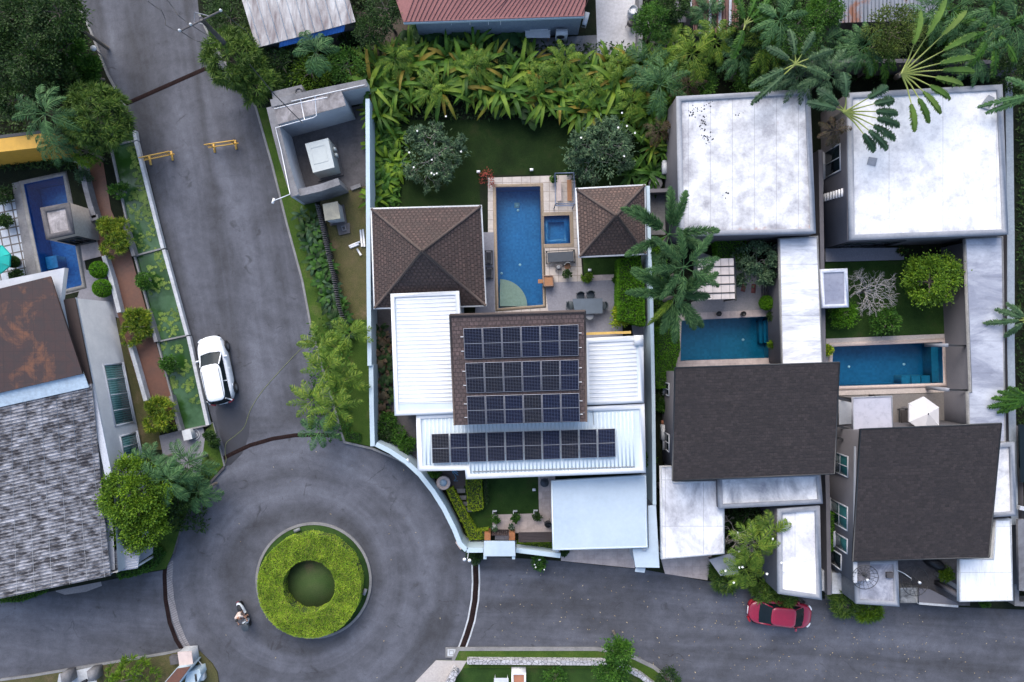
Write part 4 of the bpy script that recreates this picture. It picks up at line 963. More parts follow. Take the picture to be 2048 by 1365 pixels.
sheet('concrete_yard', [(1190, -40), (1282, -40), (1280, 95), (1250, 110), (1195, 110)], S('white stained slab', (.50, .50, .52), (.36, .35, .36), .6, 6, .85, .2), 8)
sheet('concrete_yard', [(1000, 82), (1200, 70), (1200, 190), (1000, 190)], m_conc, 7)
sheet('concrete_yard', [(1290, 70), (1360, 68), (1350, 130), (1290, 140)], m_concd, 6)
sheet('dirt_yard', [(700, 20), (830, 40), (850, 110), (740, 120)], S('brown dirt', (.09, .075, .06), (.06, .05, .042), .8, 8, .95, .3), 6)
wallthing('low concrete wall right of the white concrete yard at the top edge', [(1281, -20), (1282, 60), (1279, 120)], .2, 1.6, m_conc)
wallthing('long dark grey boundary wall behind the two large flat white roofs', [(1480, 135), (1690, 122), (1880, 122), (2060, 126)], .2, 2.4, m_wallg)
def aircon(x, y, z, w, d, h, rz, label, fans=1, lid=None):
    p = W(x, y, z+h); t = thing('air_conditioner', label, 'air conditioner', (p.x, p.y, z)); t.rotation_euler = (0, 0, rz); o = Vector((p.x, p.y, z))
    b = MB(); b.box(o+Vector((0, 0, .06)), (w, d, h-.06)); b.build('casing', m_aircon, t)
    b = MB(); b.box(o+Vector((-w*.36, 0, 0)), (.07, d*.9, .06)); b.box(o+Vector((w*.36, 0, 0)), (.07, d*.9, .06)); b.build('feet', m_dark, t)
    for k in range(fans):
        zc = h*(k+.5)/fans if fans > 1 else h*.5
        b = MB(); M_ = Matrix.Translation(o+Vector((-w*.1, -d/2-.004, zc))) @ Matrix.Rotation(math.pi/2, 4, 'X')
        b.cyl((0, 0, 0), min(w, h/fans)*.40, min(w, h/fans)*.38, .02, 16, M_=M_); b.build('fan_grille', m_dark, t)
    return t
aircon(1124, 64, .14, .75, .38, 1.4, 0, 'tall two fan air conditioner below the red ribbed roof', 2)
aircon(1172, 36, .9, .3, .75, .7, -.25, 'narrow air conditioner at the corner of the red ribbed roof')
t = thing('laundry_table', 'white topped table against the blue grey wall at the top', 'table', W(1076, 70, .14))
b = MB(); b.slab(WL([(1050, 57), (1101, 57), (1100, 76), (1051, 76)], 1.0), .05); b.build('table_top', m_aircon, t)
b = MB(); b.slab(WL([(1059, 52), (1096, 51), (1096, 60), (1060, 61)], 1.12), .06); b.build('folded_board', m_whitep, t)
for x, y in ((1054, 60), (1097, 60), (1054, 73), (1097, 73)): b = MB(); p = W(x, y, 1.0); b.box((p.x, p.y, .14), (.05, .05, .81)); b.build('leg', m_wood, t)
t = thing('water_barrel', 'white open topped barrel on the white concrete yard', 'barrel', W(1266, 22, .15)); p = W(1266, 22, .8)
b = MB(); b.rev((p.x, p.y, .15), [(.27, 0), (.33, .3), (.33, .7), (.30, .85), (.27, .85), (.27, .55)], 20); b.build('body', m_aircon, t)
b = MB(); b.rev((p.x, p.y, .15), [(.265, .55), (.262, .66), (.1, .7)], 16); b.build('contents', m_whitep, t)
def chair(x, y, z, rz, label, cat_='chair', w=.5, m=None, legs=True, round_=False, group=None, name='chair', h=.45, back=.42, sm=None):
    p = W(x, y, z+.45); t = thing(name, label, cat_, (p.x, p.y, z), group); t.rotation_euler = (0, 0, rz); o = Vector((p.x, p.y, z)); m = m or m_dark
    b = MB()
    if round_: b.cyl(o+Vector((0, 0, h-.05)), w*.5, w*.52, .06, 20)
    else: b.rev(o+Vector((0, 0, h-.05)), [(w*.46, 0), (w*.5, .02), (w*.5, .05), (w*.44, .07)], 12)
    b.build('seat', sm or m, t)
    b = MB(); arc = [(w*.52*math.cos(a), w*.52*math.sin(a)) for a in np.linspace(.5, 2.64, 9)]
    b.strip([(o.x+u, o.y+v) for u, v in arc], .035, z+h, z+h+back); b.build('backrest', m, t)
    for sx in (-1, 1):
        for sy in (-1, 1): b = MB(); b.tube([o+Vector((sx*w*.36, sy*w*.36, h-.05)), o+Vector((sx*w*.44, sy*w*.44, 0))], .018, 5); b.build('leg', m, t)
    return t
chair(1262, 47, .155, 2.6, 'black chair on the white concrete yard beside the barrel', m=m_black)
for nm, lab, P, n, wl in (('rusty_roof_shed', 'shed with dark red and grey rusty tin roof at the top edge', [W(1370, -60, 3.1), W(1371, 45, 2.9), W(1388, 46, 2.9), W(1480, -60, 3.1)], 10, m_concd),):
    t = thing(nm, lab, 'shed', W(1430, 20, .12))
    mr1 = gridm('rusty tin sheets', (.16, .07, .055), (.42, .45, .50), .62, 30, .09, .6, 0, .5)
    tin_roof(t, [W(1371, -80, 3.1), W(1388, 68, 2.9), W(1476, 64, 2.9), W(1482, -80, 3.1)], 3, 16, mr1, None, wm=m_concd, rw=.03)
    b = MB(); b.slab(WL([(1345, -60), (1370, -60), (1372, 45), (1350, 44)], 2.7), .05); b.build('lower_roof', m_wallg, t)
t = thing('rusty_roof_shed', 'shed with pale rusty tin roof half hidden under the top right trees', 'shed', W(1770, 0, .12))
mr2 = roofm('pale rusty tin', (.33, .36, .42), (.20, .22, .26), .5, streak=(2.5, .3, 1), scale=.8, rust=((.20, .085, .05), .52))
tin_roof(t, [W(1676, -90, 3.0), W(1678, 46, 2.8), W(1876, 40, 2.8), W(1880, -90, 3.0)], 3, 26, mr2, None, wm=m_concd, rw=.03)
b = MB(); b.tube([W(1284, 15, 1.0), W(1302, 62, .9)], .05, 6); one('fallen_pole', b, m_conc, 'pale pole leaning in the dark plants right of the concrete yard', 'pole')

# --- right hand houses
mR1 = roofm('white roof membrane', (.84, .85, .87), (.34, .34, .37), .43, scale=.8, dist=.15, seam=(1.35, 40), rust=((.34, .25, .23), .66), edge=.24)
mR2 = roofm('bright roof membrane', (.90, .91, .93), (.42, .43, .48), .37, scale=.7, dist=.15, seam=(3.3, 60), rust=((.46, .32, .30), .68), edge=.18)
H1 = thing('flat_roof_house', 'house block with white flat roof spotted by black mould behind the first right hand pool', 'house', W(1495, 325, .12))
O1 = WL([(1353, 193), (1620, 178), (1632, 467), (1358, 473)], 4.0)
house_block(H1, O1, 4.0, .30, .14, m_wallg, mR1, m_parap)
b = MB(); rng = np.random.default_rng(4)
for cx, cy, n in ((1385, 226, 18), (1400, 222, 10), (1408, 240, 16), (1407, 255, 14), (1416, 275, 26), (1482, 227, 5), (1420, 208, 8), (1447, 395, 5)):
    for _ in range(n):
        x, y = cx+rng.normal(0, 5), cy+rng.normal(0, 5); r = rng.uniform(.7, 2.0); k = 5
        b.poly([W(x+r*rng.uniform(.6, 1.3)*math.cos(a), y+r*rng.uniform(.6, 1.3)*math.sin(a), 3.894+.0003*_) for a in -np.arange(k)*6.283/k])
b.build('mould_spots', plain('black mould', (.03, .03, .035), .9), H1)
H2 = thing('flat_roof_house', 'house block with bright white flat roof at the far right of the upper row', 'house', W(1850, 325, .12))
O2 = WL([(1695, 186), (2005, 169), (2017, 469), (1699, 481)], 4.0)
house_block(H2, O2, 4.0, .33, .14, m_wallg, mR2, m_parap)
A, B = O2[0], O2[3]; window(H2, A, B, .31, .50, .75, 3.0, sgn=1, mull=1)
b = MB(); b.strip([(O2[0].x-.03, O2[0].y), (O2[3].x-.03, O2[3].y)], .02, 3.83, 3.85); b.build('drip_line', m_wallg, H2)
b = MB(); b.tube([W(1650, 374, .5)+Vector((0, 0, 0)), W(1690, 352, 3.3)], .03, 5); b.build('wall_pipe', m_whitep, H2)
A, B = O2[3], O2[2]; window(H2, A, B, .03, .42, .3, 2.9, sgn=1, mull=4, frame_m=m_dark, pane_m=m_glass)
for i in range(8):
    b = MB(); z = .5+i*.38; p = W(1645+i*5.6, 397-i*1.6, z); b.box((p.x+.0, p.y, z), (.14, .5, .06)); b.build('wall_step', m_whitep, H2)
aircon(1642, 372, .2, .32, .85, .7, 0, 'long white air conditioner beside the grey wall of the far right house')
aircon(1331, 334, .2, .35, .85, .7, 0, 'white air conditioner beside the first flat white roof above the palms')
b = MB(); b.prism(WL([(1738, 314), (1755, 317), (1751, 333), (1734, 329)], 3.93), 3.90, 0); one('roof_hatch', b, m_parap, 'small grey square patch on the far right white roof', 'hatch', loc=tuple(W(1745, 323, 3.9)))
b = MB(); b.prism(WL([(1968, 202), (1978, 190), (1990, 196), (1978, 220), (1962, 214)], 4.0), 3.90, 0); one('roof_vent', b, m_parap, 'grey tilted box in the top right corner of the far right white roof', 'vent', loc=tuple(W(1975, 205, 3.9)))
mL = roofm('streaky concrete roof', (.92, .94, .98), (.30, .32, .38), .43, streak=(.35, 1.5, 1), scale=.55, seam=(60, 1.6))
def longroof(label, pts, z, m, zl=.12, loc=None, wm=None):
    t = thing('covered_walkway', label, 'building', W(sum(p[0] for p in pts)/len(pts), sum(p[1] for p in pts)/len(pts), .12)); P = WL(pts, z)
    b = MB(); b.slab(P, .25); b.build('roof', m, t); b = MB(); b.prism(at_z(inset(P, .2), z-.25), .12, 0, cap=False); b.build('wall', wm or m_wallg, t)
    b = MB(); ring(b, inset(P, -.03), .09, z-.2, z+.03); b.build('roof_edge', m_kerb, t); return t
longroof('long streaky white roof along the right side of the first right hand garden', [(1558, 478), (1635, 473), (1645, 730), (1564, 734)], 3.0, mL)
longroof('long streaky white roof running down the far right side', [(1930, 478), (2005, 474), (2011, 885), (1938, 885), (1936, 785), (1942, 784)], 3.0, roofm('greyer streaky roof', (.62, .65, .72), (.27, .29, .36), .52, streak=(.5, 1.3, 1), scale=.5, seam=(60, 2.0)))
wallthing('dark grey wall between the two right hand gardens', [(1641, 300), (1644, 480), (1648, 730), (1656, 1000), (1659, 1190)], .22, 1.8, m_wallg)
wallthing('grey boundary wall at the far right beside the long streaky roof', [(2018, 160), (2022, 470), (2022, 700), (2026, 900), (2030, 1050)], .42, 2.2, m_wallg, cap=S('blue grey coping', (.25, .29, .33), (.2, .23, .27), .8, 8, .8, .1))
def mono_roof_house(label, O, zt, zb, loc, seed):
    t = thing('shingle_roof_house', label, 'house', loc); P = [W(*O[0], zt), W(*O[1], zt), W(*O[2], zb), W(*O[3], zb)]
    b = MB(); b.slab(P, .2); b.build('roof', m_shing, t)
    b = MB(); b.prism([p-Vector((0, 0, .24)) for p in inset(P, .38)], .12, 0, cap=False); b.build('wall', m_wallg, t)
    b = MB(); Q = [Vector(p) for p in P]; 
    for i in range(4): b.tube([Q[i]+Vector((0, 0, -.02)), Q[(i+1) % 4]+Vector((0, 0, -.02))], .05, 5)
    b.build('roof_trim', m_dark, t); return t, P
S1, P1 = mono_roof_house('house with dark charcoal shingle roof beside the first right hand pool', [(1350, 736), (1679, 725), (1669, 948), (1345, 962)], 5.6, 4.9, W(1510, 850, .12), 1)
q = inset(P1, .38); window(S1, q[0], q[3], .12, .26, .9, 2.4, sgn=1); window(S1, q[0], q[3], .66, .85, .9, 2.4, sgn=1)
S2, P2 = mono_roof_house('house with dark charcoal shingle roof tapering toward the bottom right', [(1721, 859), (2003, 847), (1978, 1115), (1706, 1123)], 5.4, 4.3, W(1850, 980, .12), 2)
# its west front stands under the left eave: a parapet wall with teal windows
t = S2; Aw, Bw = W(1708, 893, 3.9), W(1706, 1165, 3.9)
b = MB(); b.prism([Aw, W(1740, 893, 3.9), W(1740, 1160, 3.9), Bw], .12, 0); b.build('front_block', m_wallg, t)
b = MB(); b.strip([(Aw.x+.1, Aw.y), (Bw.x+.1, Bw.y)], .22, 3.9, 4.0); b.build('front_coping', m_wallw, t)
Lw = (Bw-Aw).length
def sy(y, z=2.2): return (Aw.y-W(0, y, z).y)/(Aw.y-Bw.y)
for y0, y1, z0, z1 in ((908, 950, 1.0, 3.2), (1007, 1055, .8, 3.2), (1070, 1100, 1.5, 3.2), (1108, 1140, .5, 2.4)):
    window(t, Aw, Bw, sy(y0), sy(y1), z0, z1, frame_m=m_wallw, pane_m=m_teal if y0 < 1100 else m_glass, sgn=1, mull=1 if y0 < 1060 else 0, hor=1 if y0 < 1060 else 0)
# lower roofs by the road
mW3 = roofm('stained white slab', (.95, .96, .99), (.26, .26, .30), .42, streak=(1, .6, 1), scale=.4, seam=(2.4, 2.9), rust=None)
t = thing('flat_roof_garage', 'garage with white stained flat roof left of the palm clump by the road', 'garage', W(1385, 1030, .12)); z = 2.9
O = WL([(1320, 933), (1345, 932), (1348, 964), (1448, 960), (1449, 1108), (1322, 1119)], z); b = MB(); b.slab(O, .2); b.build('roof', mW3, t)
b = MB(); ring(b, [p for p in O], .10, z, z+.06); b.build('roof_rim', m_kerbw, t)
for x, y in ((1328, 1105), (1440, 1098)): b = MB(); p = W(x, y, z); b.box((p.x, p.y, .12), (.3, .3, z-.33)); b.build('pillar', m_wallg, t)
b = MB(); b.prism(at_z(inset(O, .45), z-.21), 1.2, 0, cap=False); b.prism(WL([(1330, 980), (1440, 975), (1440, 985), (1330, 990)], z-.3), .12, 0); b.build('rear_wall', m_wallg, t)
mW4 = roofm('patchy white slab', (.98, .99, 1.0), (.26, .28, .33), .46, scale=.45, rust=((.25, .12, .10), .70))
t = thing('flat_roof_annex', 'wide parapet roof with white paint patches just below the first charcoal roof', 'annex', W(1538, 985, .12))
house_block(t, WL([(1436, 952), (1641, 945), (1646, 1008), (1438, 1018)], 3.5), 3.5, .26, .2, m_wallg, mW4, m_parap)
t = thing('flat_roof_annex', 'narrow tall parapet roof beside the red car', 'annex', W(1600, 1110, .12))
house_block(t, WL([(1556, 1019), (1640, 1012), (1644, 1201), (1556, 1188)], 3.4), 3.4, .28, .2, m_wallg, roofm('bright cracked roof', (1.0, 1.0, 1.02), (.5, .5, .54), .38, scale=.5, seam=(1.6, 40), rust=((.40, .17, .09), .71)), m_parap)
t = thing('flat_roof_annex', 'small grey stained parapet roof with a mesh satellite dish on its left', 'annex', W(1752, 1165, .12))
house_block(t, WL([(1711, 1122), (1796, 1120), (1799, 1214), (1712, 1208)], 3.2), 3.2, .26, .2, m_conc, roofm('grey mottled roof', (.58, .60, .68), (.22, .23, .28), .5, scale=.9, rust=((.25, .11, .08), .69)), m_parap)
t = thing('flat_roof_garage', 'large white roofed carport at the bottom right with one dark stain streak', 'garage', W(1970, 1160, .12)); z = 2.9
O = WL([(1918, 1118), (1985, 1117), (1990, 1040), (2022, 1038), (2026, 1202), (1918, 1204)], z); b = MB(); b.slab(O, .22); b.build('roof', roofm('white garage roof', (.92, .95, .98), (.42, .43, .48), .36, streak=(2, .35, 1), scale=.4, seam=(60, 2.9)), t)
b = MB(); ring(b, O, .08, z, z+.04); b.build('roof_rim', m_kerbw, t)
for x, y in ((1925, 1195), (2018, 1195), (1995, 1050)): b = MB(); p = W(x, y, z); b.box((p.x, p.y, .12), (.28, .28, z-.35)); b.build('pillar', m_wallg, t)
t = thing('flat_roof_annex', 'slim parapet roof between the second charcoal roof and the far right wall', 'annex', W(2008, 960, .12))
house_block(t, WL([(1975, 889), (2029, 885), (2033, 1032), (1975, 1036)], 3.4), 3.4, .26, .2, m_wallg, mR2, m_parap)
t = thing('neighbour_house', 'dark roofed neighbour house cut off by the right edge at the bottom', 'house', W(2060, 1100, .12))
b = MB(); b.slab(WL([(2036, 1040), (2120, 1036), (2120, 1185), (2038, 1182)], 2.8), .2); b.build('roof', roofm('grey slate slab', (.24, .25, .28), (.12, .12, .13), .5, scale=.6), t)
b = MB(); b.slab(WL([(2039, 850), (2120, 850), (2120, 965), (2041, 965)], 2.9), .15); b.build('glazed_roof', m_glass, t)
b = MB(); b.strip(WL([(2040, 1016), (2120, 1036)], 2.9), .25, 2.6, 2.9); b.build('beam', m_wallw, t)
b = MB(); b.prism(WL([(2045, 860), (2120, 860), (2120, 1180), (2050, 1178)], 2.5), .12, 0, cap=False); b.build('wall', m_wallg, t)
wallthing('pale stained wall stub at the bottom right corner of the row', [(2030, 1060), (2033, 1140), (2034, 1208), (2110, 1212)], .25, 1.4, m_conc)
# entrance bits by the road
t = thing('gate_block', 'pale square concrete block between the two small parapet roofs by the road', 'wall', W(1680, 1180, .12))
b = MB(); b.prism(WL([(1664, 1146), (1692, 1146), (1692, 1188), (1664, 1188)], 1.2), .12, 0); b.build('block', m_kerbw, t)
t = thing('gate_block', 'narrow pale concrete block right of the roof above the red car', 'wall', W(1650, 1165, .12))
b = MB(); b.prism(WL([(1644, 1141), (1656, 1141), (1656, 1182), (1644, 1182)], 1.3), .12, 0); b.build('block', m_kerbw, t)
t = thing('planter_box', 'white mottled planter box right of the small grey parapet roof', 'planter', W(1820, 1190, .12))
b = MB(); b.prism(WL([(1801, 1176), (1838, 1176), (1838, 1206), (1801, 1206)], 1.1), .12, 0); b.build('box', roofm('mouldy white paint', (.5, .5, .48), (.1, .1, .1), .46, scale=1.4), t)
t = thing('sloping_canopy', 'pale wedge shaped slab between the planter box and the carport', 'canopy', W(1875, 1190, .12))
b = MB(); b.slab(WL([(1838, 1177), (1860, 1179), (1916, 1208), (1916, 1212), (1838, 1207)], 1.3), .14); b.build('roof', m_wallg, t)
b = MB(); b.strip(WL([(1838, 1207), (1916, 1213)], 1.3), .14, .12, 1.33); b.build('front_wall', m_kerbw, t)
t = thing('sloping_canopy', 'small grey tilted canopy between the white garage roof and the palm clump', 'canopy', W(1450, 1140, .12))
b = MB(); b.slab([W(1418, 1120, 2.2), W(1470, 1105, 2.2), W(1478, 1150, 1.9), W(1441, 1152, 1.9)], .12); b.build('roof', m_parap, t)
b = MB(); b.prism(WL([(1430, 1130), (1465, 1130), (1465, 1145), (1440, 1146)], 1.8), .12, 0, cap=False); b.build('wall', m_wallg, t)

# --- left house
Aw, Bw = W(152, 597, 4.1), W(226, 962, 4.1)
t = thing('west_house', 'grey walled house on the left with ribbed weathered roof and rusty brown roof', 'house', W(120, 900, .12))
b = MB(); b.prism([W(-200, 640, 4.1), Aw, Bw, W(236, 1145, 4.0), W(-200, 1200, 4.0)], .12, 0, cap=False); b.poly([W(-200, 640, 3.6), W(150, 600, 3.6), W(222, 960, 3.6), W(230, 1140, 3.6), W(-200, 1195, 3.6)][::-1]); b.build('wall', m_wallw, t)
b = MB(); b.strip([Aw+Vector((-.2, 0, 0)), Bw+Vector((-.2, 0, 0))], .42, 4.0, 4.12); b.build('parapet', S('silvery parapet', (.46, .49, .54), (.36, .38, .43), 1, 8, .6, .1), t)
def sw(y, z=1.6): return (Aw.y-W(0, y, z).y)/(Aw.y-Bw.y)
def curtain():
    m, n, p = newmat('teal curtain glass'); P = wpos(n); w = nd(n, 'ShaderNodeTexWave'); w.bands_direction = 'Y'; w.inputs['Scale'].default_value = 2.2; w.inputs['Distortion'].default_value = 2.5; w.inputs['Detail'].default_value = 3
    n.links.new(P, w.inputs['Vector']); c = ramp(n, w.outputs[0], [(0, (.015, .055, .06)), (.6, (.05, .125, .13)), (1, (.075, .16, .165))]); n.links.new(c, p.inputs['Base Color']); p.inputs['Roughness'].default_value = .25; return m
m_curt = curtain()
window(t, Aw, Bw, sw(727), sw(850), .45, 2.75, frame_m=m_wallw, pane_m=m_curt, sgn=-1, mull=3, fw=.12)
window(t, Aw, Bw, sw(868), sw(915), .45, 2.5, frame_m=m_wallw, pane_m=m_curt, sgn=-1, mull=1, fw=.12)
def ribroof():
    m = roofm('weathered fibre cement', (.50, .51, .56), (.045, .042, .047), .53, streak=(.8, 1.6, 1), scale=1.7, rough=.8, dist=.1, srot=.2); return m
UD[0] = Vector((.98, .2, 0)); mrr = ribroof(); rb = [W(182, 768, 4.45), W(-60, 822, 4.45), W(-60, 1210, 4.0), W(221, 1152, 4.0)]
b = MB(); b.slab(rb, .08); b.build('ribbed_roof', mrr, t)
b = MB(); ribs(b, rb[::1], 58, .045, .05); b.build('roof_ribs', mrr, t)
b = MB()
for k in range(8): s = (k+.3)/8; a = rb[0].lerp(rb[1], s)+Vector((0, 0, .05)); e = rb[3].lerp(rb[2], s)+Vector((0, 0, .05)); b.tube([a, e], .012, 4)
b.build('roof_laps', m_parap, t)
b = MB(); b.slab([W(-60, 797, 4.75), W(166, 744, 4.75), W(178, 775, 4.55), W(-60, 828, 4.55)], .05); b.build('flashing', S('pale blue flashing', (.40, .50, .58), (.30, .37, .44), .8, 5, .5, .1), t)
mbr = roofm('rusty brown roof', (.060, .028, .024), (.040, .025, .024), .5, scale=1.6, rust=((.125, .050, .024), .53), seam=(.62, .62)); mbr.name = 'rusty brown roof'
b = MB(); b.slab([W(-60, 592, 5.2), W(100, 553, 5.2), W(165, 748, 4.9), W(-60, 800, 4.9)], .14); b.build('brown_roof', mbr, t)
b = MB(); b.slab([W(-60, 574, 4.6), W(129, 536, 4.6), W(121, 602, 4.6), W(140, 700, 4.6), W(-60, 740, 4.6)], .4); b.build('white_eave', m_wallw, t)
b = MB(); b.slab([W(113, 602, 4.3), W(149, 596, 4.3), W(184, 768, 4.3), W(150, 770, 4.3)], .1); b.build('dark_recess', plain('dark brown sheet', (.035, .022, .02), .7), t)
b = MB()
b.slab([W(212, 1107, 3.2), W(226, 1102, 3.2), W(232, 1142, 3.0), W(221, 1150, 3.0)], .5); b.build('grey_end_wall', m_parap, t)
b = MB(); pr = [W(226, 1102, 3.3), W(281, 1092, 3.1), W(275, 1137, 3.0), W(232, 1144, 3.2)]; b.slab(pr, .08); ribs(b, [pr[0], pr[1], pr[2], pr[3]], 9, .03, .04); b.build('porch_roof', roofm('pale tin', (.62, .64, .70), (.2, .2, .24), .42, streak=(.5, 2, 1), scale=.9), t)
b = MB(); b.slab(WL([(284, 1088), (306, 1082), (304, 1108), (278, 1126)], 2.2), .1); b.build('side_canopy', m_parap, t)
for p in pr[1:3]: b = MB(); b.box((p.x-.1, p.y+.1, .12), (.12, .12, 2.8)); b.build('post', m_wallw, t)
b = MB(); c0 = W(-4, 1180, 2.6); b.cyl((c0.x, c0.y, .12), .5, .5, 2.48, 24); one('red_dome_tank', b, S('salmon paint', (.42, .18, .15), (.36, .15, .13), 1, 6, .6, 0), 'salmon pink round tank top at the left edge below the ribbed roof', 'tank')
c0 = None
t = thing('yellow_building', 'mustard yellow building partly hidden under trees at the left edge', 'building', W(30, 300, .12))
b = MB(); b.prism(WL([(-120, 292), (88, 264), (110, 268), (92, 294), (-120, 318)], 2.9), .12, 1, 0); b.build('wall', [m_yelw, m_yelw], t)
b = MB(); b.slab([W(-120, 285, 2.92), W(90, 260, 2.92), W(92, 266, 2.92), W(-120, 292, 2.92)], .3); b.build('roof_edge', m_dark, t)
t = thing('pool_tower', 'square pale plastered tower with mould stained flat top beside the left pool', 'small building', W(150, 460, .12))
O = WL([(80, 416), (138, 405), (148, 468), (92, 480)], 3.0); house_block(t, O, 3.0, .30, .12, S('cream plaster', (.40, .35, .31), (.35, .31, .28), .8, 7, .85, .1), roofm('mouldy slab', (.50, .46, .46), (.06, .055, .055), .45, scale=1.0), m_concd)
window(t, O[3], O[2], .15, .9, .4, 2.3, frame_m=m_dark, sgn=1, mull=2)
# parasols
def parasol(label, px, py, z, r, n, m, tilt=(0, 0), rot=0):
    p = W(px, py, z); t = thing('parasol', label, 'parasol', (p.x, p.y, .12)); rm = r*(CAMH-z)/1440; M_ = Matrix.Translation((p.x, p.y, z)) @ Matrix.Rotation(tilt[0], 4, 'X') @ Matrix.Rotation(tilt[1], 4, 'Y') @ Matrix.Rotation(rot, 4, 'Z')
    ap = M_ @ Vector((0, 0, rm*.25)); E = [M_ @ Vector((rm*math.cos(i*6.2832/n), rm*math.sin(i*6.2832/n), -rm*.12)) for i in range(n)]; b = MB()
    for i in range(n): b.add([E[i], E[(i+1) % n], ap], [[0, 1, 2]]); e, f = E[i], E[(i+1) % n]; b.add([e, f, f-Vector((0, 0, .14)), e-Vector((0, 0, .14))], [[0, 3, 2, 1]])
    b.build('canopy', m, t)
    for i in range(n): r_ = MB(); r_.tube([ap-Vector((0, 0, .05)), E[i]+Vector((0, 0, .012))], .012, 4); r_.build('rib', m_whitep if m is not m_turq else m_dark, t)
    b = MB(); b.tube([(p.x, p.y, .13), (p.x, p.y, z+rm*.15)], .03, 8); b.build('pole', m_grey, t)
    b = MB(); b.cyl((p.x, p.y, .13), .3, .28, .08, 16); b.build('base', m_concd, t); b = MB(); b.cyl((ap.x, ap.y, ap.z), .05, .02, .06, 8); b.build('finial', m_dark, t)
m_turq = plain('turquoise canvas', (.012, .42, .36), .8); m_canv = plain('white canvas', (.50, .49, .50), .85, 0, .05)
parasol('turquoise parasol at the left edge beside the tiled terrace', -14, 518, 2.4, 31, 8, m_turq, (.05, .12), .3)
parasol('white six sided parasol below the second right hand pool', 1851, 829, 2.6, 36, 6, m_canv, (-.18, .08), .42)

# ---------------------------------------------------------------- pools and ponds
def pool(label, pts, depth, m, cop=None, wz=.03, cw=.3, loc=None, wm=None, cm=None, coplist=None):
    t = thing('swimming_pool', label, 'pool', W(sum(p[0] for p in pts)/len(pts), sum(p[1] for p in pts)/len(pts), .0)); P = WL(pts)
    b = MB(); Q = inset(P, -.004); b.prism(at_z(Q, .115), -depth, 0, cap=False); b.poly(at_z(Q, -depth)[::1] if (Q[1]-Q[0]).cross(Q[2]-Q[1]).z > 0 else at_z(Q, -depth)[::-1]); b.build('basin', m, t)
    b = MB(); b.poly(at_z(inset(P, .002), wz) if (P[1]-P[0]).cross(P[2]-P[1]).z > 0 else at_z(inset(P, .002), wz)[::-1]); b.build('water', wm or m_water, t)
    if cw: b = MB(); ring(b, at_z(inset(P, -cw), .16), cw, .122, .165); b.build('coping', cm or m_conc, t)
    return t
m_cop = S('sand coping', (.27, .215, .155), (.22, .175, .13), 1.2, 9, .85, .15)
t = pool('main blue mosaic pool with rounded beige corner steps beside the brown pavilions', POOLC, 1.35, m_pool, cw=.20, cm=m_cop)
c = W(999, 613)
for i, (r, z) in enumerate(((1.85, -.75), (1.45, -.5), (1.05, -.28))):
    b = MB(); b.prism([(c.x+.02, c.y+.02, z)]+[(c.x+.02+r*math.cos(a), c.y+.02+r*math.sin(a), z) for a in np.linspace(0, math.pi/2, 16)], -1.34, 0); b.build('corner_step', S('beige pool plaster', (.66, .48, .32), (.56, .41, .28), 1, 6, .6, 0), t)
b = MB(); p = W(1034, 411, -1.3); b.box((p.x, p.y, -1.345), (.35, .35, .02)); b.build('floor_drain', m_aircon, t)
for x, y in ((1036, 421), (1040, 530), (1003, 547)): b = MB(); p = W(x, y, -1.3); b.cyl((p.x, p.y, -1.345), .09, .09, .03, 12); b.build('pool_lamp', m_whitep, t)
t = pool('small square blue spa pool joined to the right of the main pool', SPAH, .7, m_pool, cw=0)
b = MB(); P = WL(SPAH); I = inset(P, .38); ring(b, at_z(P, -.3), .36, -.69, -.3); b.build('bench_step', m_pool, t)
b = MB(); b.strip(WL([(1084, 430), (1142, 428), (1144, 491), (1087, 493)]), .24, .122, .168); b.build('coping', m_cop, t)
t = pool('deep teal pool in the first right hand garden with side steps', POOL1, 1.4, m_poold, cw=0, cm=m_cop)
b = MB(); b.prism(WL([(1534, 640), (1539, 640), (1541, 685), (1536, 685)], -.3), -1.39, 0); b.prism(WL([(1526, 641), (1534, 641), (1536, 686), (1528, 686)], -.6), -1.39, 0); b.prism(WL([(1517, 641), (1526, 641), (1528, 687), (1519, 687)], -.9), -1.39, 0); b.build('pool_step', m_poold, t)
b = MB(); b.prism(at_z(WL(STEP1), .1), -.9, 0, cap=False); b.poly(WL(STEP1, -.9)); b.poly(WL(STEP1, .03)); b.build('step_bay', m_poold, t)
b = MB(); b.prism(WL([(1363, 634), (1540, 626), (1540, 633), (1363, 642)], .13), .125, 0); b.build('overflow_edge', m_parap, t)
for x, y in ((1486, 680),): b = MB(); p = W(x, y, -1.4); b.cyl((p.x, p.y, -1.395), .09, .09, .03, 12); b.build('pool_lamp', m_whitep, t)
t = pool('deep blue pool in the second right hand garden with pale pink coping', POOL2, 1.4, mosaicm('ocean mosaic', (.006, .12, .24), (.012, .155, .29), .16), cw=0)
b = MB(); b.prism(WL([(1862, 690), (1883, 689), (1884, 764), (1864, 765)], -.35), -1.39, 0); b.build('shallow_ledge', m_poold, t)
for k in range(3): b = MB(); b.prism(WL([(1803+k*20, 752), (1820+k*20, 751), (1821+k*20, 767), (1803+k*20, 768)], -.4+.0*k), -1.39, 0); b.build('pool_step', m_poold, t)
for x, y in ((1698, 734), (1808, 729), (1858, 721)): b = MB(); p = W(x, y, -1.38); b.cyl((p.x, p.y, -1.395 if x < 1850 else -1.0), .09, .09, .03, 12); b.build('pool_lamp', m_whitep, t)
b = MB(); ring(b, at_z(inset(WL(POOL2), -.26), .16), .24, .14, .17); b.build('coping', S('pink coping', (.52, .42, .37), (.46, .38, .34), 1, 8, .7, .1), t)
t = pool('long navy blue pool with a plastered tower over it at the left edge', POOLA, 1.5, m_pooln, cw=.26, cm=m_kerb)
